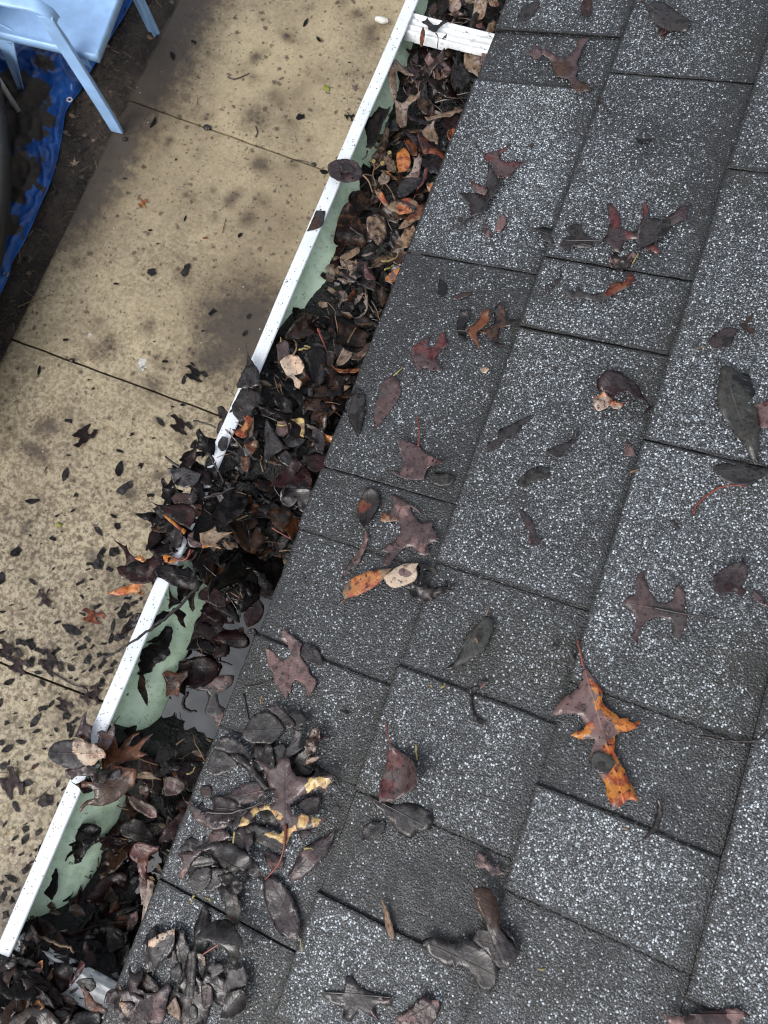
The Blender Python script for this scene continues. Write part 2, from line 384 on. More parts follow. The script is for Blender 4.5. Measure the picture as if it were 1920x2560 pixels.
# stains on the concrete: (x, y in photo px, radius m, strength)
STAINS = [(610,820,.26,1.2),(545,880,.17,1.0),(640,760,.15,.6),(560,980,.10,.5),(300,60,.30,.9),(400,200,.22,.8),(330,300,.16,.8),(250,420,.18,.8),
 (190,560,.14,.85),(430,40,.16,.6),(345,230,.1,.7),(470,130,.13,.6),(480,280,.10,.45),(660,415,.055,.95),(635,190,.05,.7),(600,170,.06,.5),(520,20,.06,.6),
 (900,40,.05,.7),(930,90,.06,.7),(640,300,.07,.75),(690,240,.04,.6),(710,250,.04,.6),(540,140,.06,.6),(470,55,.07,.5),(90,1135,.06,.9),(270,870,.055,.75),
 (380,820,.05,.8),(230,810,.045,.6),(235,870,.05,.6),(530,770,.045,.8),(200,650,.05,.7),(345,430,.05,.4),(650,500,.05,.6),(490,380,.04,.45),(310,440,.05,.5),
 (60,1300,.18,.35),(100,1500,.2,.3),(330,1450,.18,.6),(260,1620,.2,.6),(230,1800,.2,.6),(120,2000,.2,.35),(60,2300,.2,.85),(200,1980,.15,.5),(300,1260,.2,.25),
 (200,1280,.1,.3),(80,1390,.07,.5),(40,1080,.07,.5),(190,1030,.08,.35),(0,2420,.3,.8),(320,1560,.15,.6),(800,640,.1,.3),(440,1190,.1,.25),(500,900,.08,.4),(670,350,.05,.3),(745,225,.04,.4),(800,200,.05,.4)]
WHITES = [(355,908,.035,.9),(352,925,.02,.8),(225,838,.014,.9),(185,875,.015,.8),(370,790,.012,.6),(525,915,.02,.6),(576,985,.015,.8),(250,1300,.01,.8),(157,1650,.016,.8),
 (235,1360,.012,.6),(30,1710,.012,.6),(160,1730,.01,.8),(190,1725,.01,.8),(100,1930,.02,.5),(130,1940,.012,.5),(537,80,.014,.6),(20,1215,.02,.6),(245,1065,.008,.9),(750,140,.009,.6),(480,65,.008,.6),
 (296,1050,.008,.9),(540,465,.008,.6),(405,440,.008,.6),(270,462,.01,.4)]
rst = random.Random(88)
STAINS += [(rst.uniform(250, 950), rst.uniform(-20, 800), rst.uniform(.015, .045), rst.uniform(.45, .95)) for _ in range(34)]+[(rst.uniform(0, 500), rst.uniform(700, 1900), rst.uniform(.015, .05), rst.uniform(.4, .9)) for _ in range(34)]
SP = [(P(a, b, GZ), r, k) for a, b, r, k in STAINS]; WP = [(P(a, b, GZ), r, k) for a, b, r, k in WHITES]
def stain_at(x, y):
    wx = x+0.04*ns(x*7, y*7, 1); wy = y+0.04*ns(x*7, y*7, 9)
    s = 0
    for p, r, k in SP:
        d2 = ((wx-p.x)**2+(wy-p.y)**2)/(r*r)
        if d2 < 6: s = max(s, k*math.exp(-d2*0.9))
    e = -1.775-0.006*(y-1.2)
    s = max(s, 1.15*sstep(0.30+0.16*sstep(1.0, 2.2, y), 0.0, x-e)*(0.20+0.80*sstep(0.95, 1.5, y)) )
    s = max(s, 0.9*sstep(0.05, 0.0, x-e))
    s = max(s, sstep(2.75, 3.3, y)*0.35, .42*max(0, fbm(x*2.2, y*2.2, 11))+.30*sstep(.4, -.6, y)*max(0, .3+fbm(x*5, y*5, 21)))
    return s
def white_at(x, y):
    s = 0
    for p, r, k in WP:
        d2 = ((x-p.x)**2+(y-p.y)**2)/(r*r)
        if d2 < 6: s = max(s, k*math.exp(-d2*0.8))
    return s
def slab(name, x0, x1, y0, y1, step):
    nx = max(2, int((x1-x0)/step)); ny = max(2, int((y1-y0)/step))
    V = []; Fc = []; st = []; wh = []; wr = []
    for j in range(ny+1):
        for i in range(nx+1):
            x = x0+(x1-x0)*i/nx; y = y0+(y1-y0)*j/ny
            d = min(y-y0, y1-y)
            # the left edge is worn and slightly ragged, joint edges are tooled round
            xx = x
            if i == 0: xx = x+0.012*ns(3, y*9)+0.006*ns(7, y*40)-0.006*(y-1.2)
            e = min(d, max(0, x-x0))
            z = GZ-0.0015*math.exp(-d/0.003)+0.0015*fbm(x*3, y*3) - (0.012 if i == 0 else 0)*1.0
            V.append((xx, y+(0.003*ns(x*9, y*9, 4) if d < 1e-6 else 0), z)); st.append(stain_at(xx, y)); wh.append(white_at(xx, y))
            wr.append(sstep(1.6, -0.3, y)*0.9+0.1+0.3*fbm(x*2, y*2, 7))
    for j in range(ny):
        for i in range(nx):
            a = j*(nx+1)+i; Fc.append((a, a+1, a+nx+2, a+nx+1))
    # skirts round the slab
    n = len(V); loop = [i for i in range(nx+1)]+[(nx+1)*(j+1)+nx for j in range(ny)]+[ny*(nx+1)+i for i in range(nx-1, -1, -1)]+[(nx+1)*j for j in range(ny-1, 0, -1)]
    for k, a in enumerate(loop):
        v = V[a]; V.append((v[0], v[1], GZ-0.09)); st.append(1); wh.append(0); wr.append(0)
    m = len(loop)
    for k in range(m):
        Fc.append((loop[(k+1) % m], loop[k], n+k, n+(k+1) % m))
    me = mesh(V, Fc); fattr(me, 'stain', st); fattr(me, 'white', wh); fattr(me, 'wear', wr)
    return me
JY = [-4.35, -3.09, -1.83, -0.545, 0.717, 1.978, 3.24, 4.50, 5.76]
vs = []; 
pm = None
bmall = bmesh.new()
for k in range(len(JY)-1):
    fine = 0 < k < 6
    me = slab('s', -1.775, 0.45, JY[k]+0.0045, JY[k+1]-0.0045, 0.0125 if fine else 0.1)
    bmall.from_mesh(me); D.meshes.remove(me)
me = D.meshes.new('m'); bmall.to_mesh(me); bmall.free()
me.set_sharp_from_angle(angle=math.radians(25))
tag(link('patio', me, M['concrete'], smooth=True), kind='structure')
me.set_sharp_from_angle(angle=math.radians(25))

# ------------------------------------------------------------------ house: roof, fascia, soffit, wall
house = empty('house', (0.3, 0, GZ), 'house eave with a wet grey asphalt shingle roof sloping down to the gutter', 'house')
def roofpt(s, t, h): return RD*s + Vector((0, t, 0)) + RN*h
#     t0     t1   raised tone
TEETH = {0: [(-.80,-.46,1,.5),(-.459,-.2525,1,.62),(-.2505,-.11,1,.66),(-.1098,-.021,1,.42),(-.02,.089,0,.26),(.09,.155,1,.30),(.1562,.4043,1,.34),(.4057,.6308,1,.80),(.6326,.699,0,.40),(.7003,.95,1,.50),(.951,1.2,1,.6)],
 1: [(-.80,-.31,0,.22),(-.30,-.201,1,.75),(-.20,-.1135,0,.28),(-.1125,-.001,1,.62),(0,.098,0,.27),(.0992,.3443,1,.58),(.3457,.4230,1,.66),(.4247,.6490,1,.62),(.6507,.90,1,.52),(.902,1.2,0,.4)],
 2: [(-.80,-.44,1,.6),(-.43,-.136,0,.33),(-.135,-.051,1,.76),(-.05,.036,0,.30),(.037,.2583,1,.74),(.2595,.5461,1,.66),(.5475,.80,1,.74),(.802,1.2,1,.6)],
 3: [(-.80,-.30,1,.6),(-.29,-.151,0,.34),(-.15,.095,1,.72),(.0965,.36,1,.70),(.3615,.62,1,.78),(.622,1.2,1,.6)]}
def teeth(k):
    if k in TEETH: return TEETH[k]
    r = random.Random(100+k); t = -.8-r.random()*.2; L = []
    while t < 1.3:
        d = r.uniform(.1, .25); L.append((t, t+d, 1, r.uniform(.5, .8))); t += d+.001
        if r.random() < .6:
            d = r.uniform(.07, .13); L.append((t, t+d, 0, .3)); t += d+.001
    return L
BX = []  # accumulate all roof geometry
RV, RF, RT = [], [], []
def add_patch(k, s0, s1, t0, t1, hf, hb, tone, step, jf=0.0, js=0.0, thick=0.003, seed=0):
    ns_ = max(1, int(math.ceil((s1-s0)/step))); nt_ = max(1, int(math.ceil((t1-t0)/step)))
    base = len(RV)
    SS = [s0+(s1-s0)*i/ns_ for i in range(ns_+1)]; TT = [t0+(t1-t0)*j/nt_ for j in range(nt_+1)]
    seam = step < .03 and t1-t0 < 1.5
    if seam:
        SS[1:1] = [s0+.0016, s0+.0034]; TT[1:1] = [t0+.0014, t0+.003]; TT[-1:-1] = [t1-.003, t1-.0014]; ns_ += 2; nt_ += 4
    for j in range(nt_+1):
        for i in range(ns_+1):
            s = SS[i]; t = TT[j]
            h = hf+(hb-hf)*(s-s0)/(s1-s0)
            ss, tt = s, t
            if i == 0: ss += jf*(ns(t*90, k*3.3, seed)+0.8*ns(t*300, k, seed+5)); h -= 0.0006
            if j == 0: tt += js*(ns(s*70, k*5.1, seed+2)+0.8*ns(s*260, k, 3)); h -= 0.0004
            if j == nt_: tt += js*(ns(s*70, k*5.1+40, seed+2)+0.8*ns(s*260, k+9, 3)); h -= 0.0004
            if step < .03: h += 0.0008*fbm(s*14, t*14, k)
            RV.append(roofpt(ss, tt, h))
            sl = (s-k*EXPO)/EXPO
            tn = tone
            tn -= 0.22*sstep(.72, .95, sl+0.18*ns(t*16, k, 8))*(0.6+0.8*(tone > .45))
            tn -= 0.9*sstep(.945, .985, sl+.02*ns(t*60, k, 4))  # dirt and the next butt edge's cast shade, both painted as dark tone
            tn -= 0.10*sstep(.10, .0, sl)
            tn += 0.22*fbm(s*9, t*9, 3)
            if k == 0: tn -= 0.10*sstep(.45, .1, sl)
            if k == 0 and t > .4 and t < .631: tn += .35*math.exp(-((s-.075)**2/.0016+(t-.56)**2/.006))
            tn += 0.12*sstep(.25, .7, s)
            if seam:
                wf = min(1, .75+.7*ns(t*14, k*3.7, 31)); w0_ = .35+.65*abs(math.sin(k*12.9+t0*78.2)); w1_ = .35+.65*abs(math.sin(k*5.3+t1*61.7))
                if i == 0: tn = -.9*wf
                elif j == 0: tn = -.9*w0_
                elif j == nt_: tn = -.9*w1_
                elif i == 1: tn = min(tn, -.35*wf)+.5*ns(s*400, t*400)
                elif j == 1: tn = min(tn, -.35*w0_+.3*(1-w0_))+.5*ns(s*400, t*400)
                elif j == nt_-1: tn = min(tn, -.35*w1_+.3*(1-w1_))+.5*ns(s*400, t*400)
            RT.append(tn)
    for j in range(nt_):
        for i in range(ns_):
            a = base+j*(ns_+1)+i; RF.append((a, a+1, a+ns_+2, a+ns_+1))
    loop = [base+i for i in range(ns_+1)]+[base+(ns_+1)*(j+1)+ns_ for j in range(nt_)]+[base+nt_*(ns_+1)+i for i in range(ns_-1, -1, -1)]+[base+(ns_+1)*j for j in range(nt_-1, 0, -1)]
    n = len(RV)
    for a in loop: RV.append(RV[a]-RN*thick); RT.append(-0.5)
    m = len(loop)
    for q in range(m): RF.append((loop[(q+1) % m], loop[q], n+q, n+(q+1) % m))
for k in range(-0, 26):
    near = k < 5
    s0 = k*EXPO; s1 = (k+1)*EXPO+.012
    lo, hi = (-.8, 1.2)
    st = 0.010 if near else 0.08
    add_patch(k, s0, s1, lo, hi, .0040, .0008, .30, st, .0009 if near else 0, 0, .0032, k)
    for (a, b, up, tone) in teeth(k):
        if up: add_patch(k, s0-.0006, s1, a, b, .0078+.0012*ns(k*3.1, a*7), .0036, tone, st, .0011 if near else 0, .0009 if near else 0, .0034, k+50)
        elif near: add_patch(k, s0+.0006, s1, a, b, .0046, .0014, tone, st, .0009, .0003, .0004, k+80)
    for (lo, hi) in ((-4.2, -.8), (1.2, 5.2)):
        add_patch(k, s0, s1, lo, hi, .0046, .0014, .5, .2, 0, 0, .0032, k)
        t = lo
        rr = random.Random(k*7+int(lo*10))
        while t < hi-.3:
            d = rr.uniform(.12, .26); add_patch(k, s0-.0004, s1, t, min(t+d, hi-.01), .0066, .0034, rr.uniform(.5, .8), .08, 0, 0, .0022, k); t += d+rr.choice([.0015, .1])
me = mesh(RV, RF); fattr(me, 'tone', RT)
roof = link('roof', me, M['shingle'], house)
bm = bmesh.new()   # deck
pts = [(0.004, -.004), (3.75, -.004), (3.75, -.022), (0.010, -.022)]
vv = []
for y in (-4.2, 5.2):
    for s, h in pts: vv.append(bm.verts.new(roofpt(s, y, h+.003)))
for a in range(4): bm.faces.new((vv[a], vv[(a+1) % 4], vv[4+(a+1) % 4], vv[4+a]))
bm.faces.new(vv[0:4][::-1]); bm.faces.new(vv[4:8])
link('roof_deck', bm_mesh(bm), M['wood'], house)
bm = bmesh.new(); box_bm(bm, (0.026, .5, -.085), .022, 9.4, .15); link('fascia', bm_mesh(bm), M['wood'], house)
bm = bmesh.new(); box_bm(bm, (0.24, .5, -.152), .40, 9.4, .012); link('soffit', bm_mesh(bm), M['wood'], house)
bm = bmesh.new(); box_bm(bm, (0.52, .5, (GZ-.16)/2-.05), .16, 9.4, -GZ-.10); link('wall', bm_mesh(bm), M['wood'], house)

# ------------------------------------------------------------------ gutter
XO = -0.1135                       # outer face of the front lip
XB = 0.0135                        # back wall against the fascia
def gx(x, y): return x + 0.003*y
PROF = [(0.0132, -0.0030), (0.0022, -0.0034), (0.0018, -0.012), (0.0045, -0.022), (0.011, -0.0295), (0.020, -0.0350), (0.030, -0.0405), (0.0385, -0.0490),
        (0.0435, -0.0580), (0.0470, -0.0690), (0.0500, -0.0795), (0.060, -0.0805), (XB-XO, -0.0805), (XB-XO, 0.0000)]
def prof_z(x):
    for (a, za), (b, zb) in zip(PROF[2:], PROF[3:]):
        if a <= x <= b and b > a: return za+(zb-za)*(x-a)/(b-a)
    return -0.0805 if x > .05 else -.003
gut = empty('rain_gutter', (XO, 0, -.08), 'white edged rain gutter with mint green inside running along the eave', 'gutter')
def sweep(prof, y0, y1, ny, thick=None, wob=0.0):
    V = []; Fc = []; n = len(prof)
    for j in range(ny+1):
        y = y0+(y1-y0)*j/ny
        for i, (x, z) in enumerate(prof):
            V.append((gx(XO+x, y), y, z+wob*ns(y*3, i*.3)))
    for j in range(ny):
        for i in range(n-1):
            a = j*n+i; Fc.append((a, a+1, a+n+1, a+n))
    return V, Fc
inner = []
for (a, b) in zip(PROF[:-1], PROF[1:]):
    for q in range(3): inner.append((a[0]+(b[0]-a[0])*q/3, a[1]+(b[1]-a[1])*q/3))
inner.append(PROF[-1])
V, Fc = sweep(inner, -2.2, 2.8, 260, wob=.0006)
o = link('trough', mesh(V, Fc), M['green'], gut, True)
outer = [(x-0.0011 if i < 12 else x, z-0.0009 if i > 2 else z) for i, (x, z) in enumerate(PROF)]
outer = [(max(-.0005, x-.0012), z-.0010) for x, z in PROF[1:-1]]+[(PROF[-1][0]+.0008, PROF[-2][1]-.001), (PROF[-1][0]+.0008, 0)]
V, Fc = sweep(outer, -2.2, 2.8, 60); Fc = [f[::-1] for f in Fc]
link('outer_skin', mesh(V, Fc), M['lip'], gut, False)
# rolled white lip
lip = []
for (x, z) in [(0.0136, -.0022), (0.0138, -.0006), (0.0128, .0004), (0.0070, .0006), (0.0010, .0004), (-0.0002, -.0008), (-0.0004, -.0040), (-.0006, -.0110), (0.0010, -.0115), (0.0014, -.0030), (0.0134, -.0026)]: lip.append((x, z))
lip.append(lip[0])
V, Fc = sweep(lip, -2.2, 2.8, 260, wob=0.0)
V = [(x+.0009*ns(y*7, 2)+.0004*ns(y*31, 4), y, z+.0007*ns(y*6, 5)+.0003*ns(y*40, 8)) for x, y, z in V]
link('lip', mesh(V, Fc), M['lip'], gut, False)
def hanger(yl, yr, half=.0128):
    # ribbed strap from the lip back to the fascia; yl, yr are its centre at the lip and at the back
    prf = [(-1, -.012), (-.98, -.0015), (-.90, .0010), (-.78, .0004), (-.66, -.0012), (-.50, -.0014), (-.40, .0008), (-.28, .0014), (-.16, .0004), (0, -.0012), (.18, -.0012), (.30, .0006), (.42, .0012), (.56, -.0008), (.70, -.0010), (.82, .0012), (.93, .0022), (1.0, .0004), (1.02, -.012)]
    xs = [.012+(XB-XO-.014)*i/24 for i in range(25)]
    V = []; n = len(prf)
    for i, x in enumerate(xs):
        f = i/24; yc = yl+(yr-yl)*f; z0 = -.0048-.001*math.sin(f*3.14)
        for (a, z) in prf:
            rib = 1.0 if f < .45 or a > .5 else .55
            V.append((gx(XO+x, yc), yc+a*half, z0+z*rib+.0003*ns(f*9, a*4)))
    m = len(V); V += [(x, y, z-.0009) for x, y, z in V]; Fc = []
    for i in range(24):
        for j in range(n-1):
            a = i*n+j; Fc.append((a, a+1, a+n+1, a+n)); Fc.append((m+a, m+a+n, m+a+n+1, m+a+1))
    for i in range(24):
        for j in (0, n-1):
            a = i*n+j; Fc.append((a, a+n, m+a+n, m+a))
    for i in (0, 24):
        for j in range(n-1):
            a = i*n+j; Fc.append((a, a+1, m+a+1, m+a))
    o = link('hanger', mesh(V, Fc), M['hanger'], gut, True); return o
a = P(1023, 57, -.005); b = P(1230, 106, -.005)
HY1 = a.y; hanger(a.y, b.y); 
c = P(258, 2478, -.005); HY2 = c.y-.004
h2 = hanger(HY2+.006, HY2-.006)
h2['label'] = 'lower ribbed strap mostly buried in leaves'
print('hangers', HY1, b.y, HY2)

# ------------------------------------------------------------------ wet litter in the gutter
ZT = [(1.2,-.03,-.025,-.02),(.80,-.034,-.025,-.016),(.68,-.036,-.030,-.022),(.55,-.046,-.030,-.022),(.42,-.046,-.032,-.030),(.37,-.044,-.040,-.058),(.33,-.036,-.036,-.062),(.30,-.028,-.028,-.050),(.22,-.014,-.012,-.020),
      (.16,-.004,-.010,-.024),(.11,.002,-.026,-.046),(.06,.000,-.042,-.064),(.035,-.024,-.050,-.066),(.02,-.046,-.056,-.062),(-.012,-.050,-.060,-.068),(-.03,-.078,-.060,-.070),(-.07,-.079,-.063,-.072),(-.10,-.079,-.064,-.070),(-.125,-.07,-.062,-.060),
      (-.155,-.022,-.046,-.060),(-.19,-.040,-.048,-.056),(-.22,-.068,-.054,-.060),(-.27,-.070,-.060,-.062),(-.31,-.052,-.050,-.056),(-.335,-.030,-.030,-.040),(-.36,.004,-.006,-.026),(-.40,.002,.000,-.020),(-.5,-.006,-.008,-.022),(-1.2,-.02,-.02,-.02)]
WZ = -0.0585
def heapz(y, f, nz=1.0):
    for a, b in zip(ZT[:-1], ZT[1:]):
        if b[0] <= y <= a[0]:
            t = (y-b[0])/(a[0]-b[0]); r = [b[i]+(a[i]-b[i])*t for i in (1, 2, 3)]; break
    else: r = [-.02]*3
    z = r[0]+(r[1]-r[0])*f*2 if f < .5 else r[1]+(r[2]-r[1])*(f-.5)*2
    if (y > .2 and f < .4) or (y < -.17 and f < .5): nz *= .35
    if -.13 < y < -.03 and f < .42: nz *= .2
    return z+nz*(.0065*ns(y*45, f*5.5, 1)+.004*ns(y*120, f*15, 4))
def heap_geo():
    W = XB-XO; nx = 46; ys = [-1.0+.004*j for j in range(int(2.2/.004)+1)]
    V = []; Fc = []; idx = {}
    for j, y in enumerate(ys):
        for i in range(nx+1):
            f = i/nx; x = .0005+(W-.001)*f
            V.append((gx(XO+x, y), y, max(heapz(y, f), -.0802)))
    n = nx+1
    for j in range(len(ys)-1):
        for i in range(nx):
            q = [j*n+i, j*n+i+1, (j+1)*n+i+1, (j+1)*n+i]
            if all(V[a][2] < prof_z(V[a][0]-.003*V[a][1]-XO)+.001 for a in q): continue
            Fc.append(tuple(q))
    return V, Fc
V, Fc = heap_geo()
HEAP_V, HEAP_F = V, Fc
# standing water
V2 = [(gx(XO+x, y), y, WZ) for y in (-.95, 1.15) for x in (.0445, XB-XO-.001)]
tag(link('water', mesh(V2, [(0, 1, 3, 2)]), M['water']), kind='structure')
# ------------------------------------------------------------------ leaves
FR = {'F': (0, 0, 1/1.1573), 't1': (0, 0, 1.728), 't2': (960, 0, 1.728), 't3': (0, 640, 1.728), 't4': (960, 640, 1.728), 't5': (0, 1280, 1.728), 't6': (960, 1280, 1.728),
      't7': (0, 1920, 1.728), 't8': (960, 1920, 1.728), 'ga': (940, 0, 4.879), 'gb': (800, 240, 4.608), 'gc': (700, 500, 4.608), 'gd': (540, 780, 4.1475), 'ge': (360, 1060, 3.456),
      'gf': (260, 1480, 3.770), 'gg': (100, 1800, 3.606), 'gh': (400, 1720, 3.456), 'gi': (280, 2140, 3.770), 'gj': (0, 2200, 3.456), 'ra': (1120, 340, 2.5136), 'rb': (920, 1200, 6.9125),
      'rc': (240, 1180, 4.608), 'rd': (1360, 1600, 5.027), 're': (0, 1240, 3.352), 'rf': (0, 1800, 4.425), 'rg': (640, 1560, 3.456)}
FR['F'] = (0, 0, 0.8641)
def px(fr, s):
    ox, oy, k = FR[fr]
    if isinstance(s, str): s = [tuple(float(a) for a in q.split(',')) for q in s.split()]
    return [(ox+x/k, oy+y/k) for x, y in s]
CO = dict(blk=(.0045,.0038,.004), dkb=(.009,.0062,.006), gry=(.020,.018,.019), pur=(.027,.019,.021), pnk=(.105,.066,.064), mar=(.016,.0055,.006), brn=(.034,.017,.010), rus=(.085,.028,.010),
          org=(.29,.12,.042), tan=(.145,.10,.064), crm=(.33,.26,.195), ylw=(.36,.27,.11), red=(.070,.024,.023), grn=(.024,.0245,.022), amb=(.30,.115,.018), pal=(.20,.16,.135), lgy=(.036,.033,.034), dpk=(.052,.034,.035))

def inpoly(x, y, pl):
    c = False; n = len(pl); j = n-1
    for i in range(n):
        xi, yi = pl[i]; xj, yj = pl[j]
        if (yi > y) != (yj > y) and x < (xj-xi)*(y-yi)/(yj-yi)+xi: c = not c
        j = i
    return c
def refine(pl, L, rnd, jag=0.006, smooth=True):
    n = len(pl); P2 = [Vector(p) for p in pl]; res = []
    T = []
    for i in range(n):
        a = P2[i]-P2[i-1]; b = P2[(i+1) % n]-P2[i]
        if a.length < 1e-9 or b.length < 1e-9: T.append(Vector((0, 0))); continue
        cs = a.normalized().dot(b.normalized())
        T.append((P2[(i+1) % n]-P2[i-1])*0.5*(1 if cs > .35 else 0) if smooth else Vector((0, 0)))
    for i in range(n):
        a, b = P2[i], P2[(i+1) % n]; d = (b-a).length
        k = max(1, int(round(d/(L/22))))
        ta = T[i]; tb = T[(i+1) % n]
        if ta.length > d: ta = ta*(d/ta.length)
        if tb.length > d: tb = tb*(d/tb.length)
        for q in range(k):
            t = q/k; h00 = 2*t**3-3*t*t+1; h10 = t**3-2*t*t+t; h01 = -2*t**3+3*t*t; h11 = t**3-t*t
            p = a*h00+ta*h10+b*h01+tb*h11
            if q: p = p+Vector((rnd.uniform(-1, 1), rnd.uniform(-1, 1)))*L*jag
            res.append(p)
    return res
def leaf_mesh(outline, L, seed=0, cup=0.0, fold=0.0, bend=0.0, wrinkle=0.03, edge=0.0, twist=0.0, hot=None, hotr=.2, base=(0, 0), jag=.006, smooth=True, thick=.00018, lift=False, mixv=None, curl=0.0):
    rnd = random.Random(seed)
    out = refine(outline, L, rnd, jag, smooth)
    pl = [tuple(p) for p in out]; n = len(pl)
    sp = max(L/13.0, .0022); xs = [p[0] for p in pl]; ys = [p[1] for p in pl]
    pts = list(out); y = min(ys); row = 0
    while y < max(ys):
        x = min(xs)+(sp/2 if row % 2 else 0)
        while x < max(xs):
            a = x+rnd.uniform(-.25, .25)*sp; b = y+rnd.uniform(-.25, .25)*sp
            if inpoly(a, b, pl) and min((a-p[0])**2+(b-p[1])**2 for p in pl) > (sp*.33)**2: pts.append(Vector((a, b)))
            x += sp
        y += sp*.87; row += 1
    vo, eo, fo, *_ = geometry.delaunay_2d_cdt(pts, [(i, (i+1) % n) for i in range(n)], [tuple(range(n))], 1, 1e-7)
    V = []; mixs = []; uv = []
    bd = [Vector(p) for p in pl[::2]]
    sx, sy = rnd.uniform(-9, 9), rnd.uniform(-9, 9)
    for p in vo:
        u = (p.x-base[0])/L; v = (p.y-base[1])/L
        de = min((p-q).length for q in bd)/L
        z = cup*v*v*2.2 + fold*abs(v) + bend*((u-.5)**2-.08) + twist*(u-.5)*v*2 + edge*(math.exp(-de/.035))*(.45+.8*ns(u*3+sx, v*3+sy, 2))
        z += wrinkle*(fbm(u*2.6+sx, v*2.6+sy, 1, 3)) + wrinkle*.35*ns(u*11+sx, v*11+sy, 5) + wrinkle*.9*abs(ns(u*4.5+sy, v*4.5+sx, 7)) + .006*abs(math.sin((u-abs(v)*.9)*26))*(wrinkle > 0)
        r = math.hypot(u-.5, v)
        z += curl*max(0, r-.22)**1.5*2.2*(.6+.9*ns(u*1.7+sx, v*1.7+sy, 9))
        V.append(Vector((p.x, p.y, z*L))); uv.append((u, v))
        if mixv is not None: mm = mixv
        else: mm = .41+.38*fbm(u*2.4+sy, v*2.4+sx, 3, 3)
        if hot:
            mm = .05+.20*fbm(u*3+sy, v*3+sx, 3, 3)
            mm += max(math.exp(-(((p.x-h[0])**2+(p.y-h[1])**2)/(hotr*L)**2)*1.2) for h in hot)*.95
        mixs.append(mm)
    if lift:
        k = sorted(q.z for q in V)[max(0, len(V)//9)]
        for q in V: q.z -= k
        for q in V:
            if q.z < 0: q.z *= .15
    # underside and rim: the blade gets its small real thickness
    F3 = []
    for f in fo:
        a, b, c = [vo[i] for i in f[:3]]
        F3.append(tuple(f) if (b-a).cross(c-a) > 0 else tuple(f[::-1]))
    N = len(V); cnt = {}
    for f in F3:
        for i in range(len(f)):
            e = (f[i], f[(i+1) % len(f)]); cnt[e] = 1
    rim = [e for e in cnt if (e[1], e[0]) not in cnt]
    V2 = V+[q-Vector((0, 0, thick)) for q in V]
    F2 = F3+[tuple(i+N for i in f[::-1]) for f in F3]+[(e[1], e[0], e[0]+N, e[1]+N) for e in rim]
    me = mesh(V2, F2)
    fattr(me, 'mix', mixs+mixs)
    ul = me.uv_layers.new(name='UVMap'); uvs = uv+uv
    ul.data.foreach_set('uv', [c for lp in me.loops for c in uvs[lp.vertex_index]])
    me.polygons.foreach_set('use_smooth', [True]*len(me.polygons))
    me.materials.append(M['leaf'])
    return me
def setcol(o, c1, c2, dark=1.0):
    if c1 in ('gry', 'grn', 'lgy', 'pur') and c2 in ('gry', 'grn', 'lgy', 'pur', 'dkb'): c2 = 'blk' if c2 != 'dkb' else 'dkb'  # black patches painted on grey leaves for dark reflections in their wet film
    o['tint'] = 1.0 if c2 in ('org', 'amb', 'red', 'rus') else (.35 if c2 == 'ylw' else 0.0)
    c1 = CO.get(c1, c1); c2 = CO.get(c2, c2)
    o.color = (*[a*dark for a in c1], 1); o['c2'] = [float(a*dark) for a in c2]
NAMES = {'oak': 'oak_leaf', 'oval': 'oval_leaf', 'frag': 'leaf_fragment', 'maple': 'maple_leaf', 'curl': 'curled_leaf'}
ROOF_N = 0
def place_frame(o, O, e1, nrm):
    e1 = (e1-nrm*e1.dot(nrm)).normalized(); e2 = nrm.cross(e1)
    m = Matrix.Identity(4)
    for i in range(3): m[i][0] = e1[i]; m[i][1] = e2[i]; m[i][2] = nrm[i]; m[i][3] = O[i]
    o.matrix_world = m; return m
SEED = [100]
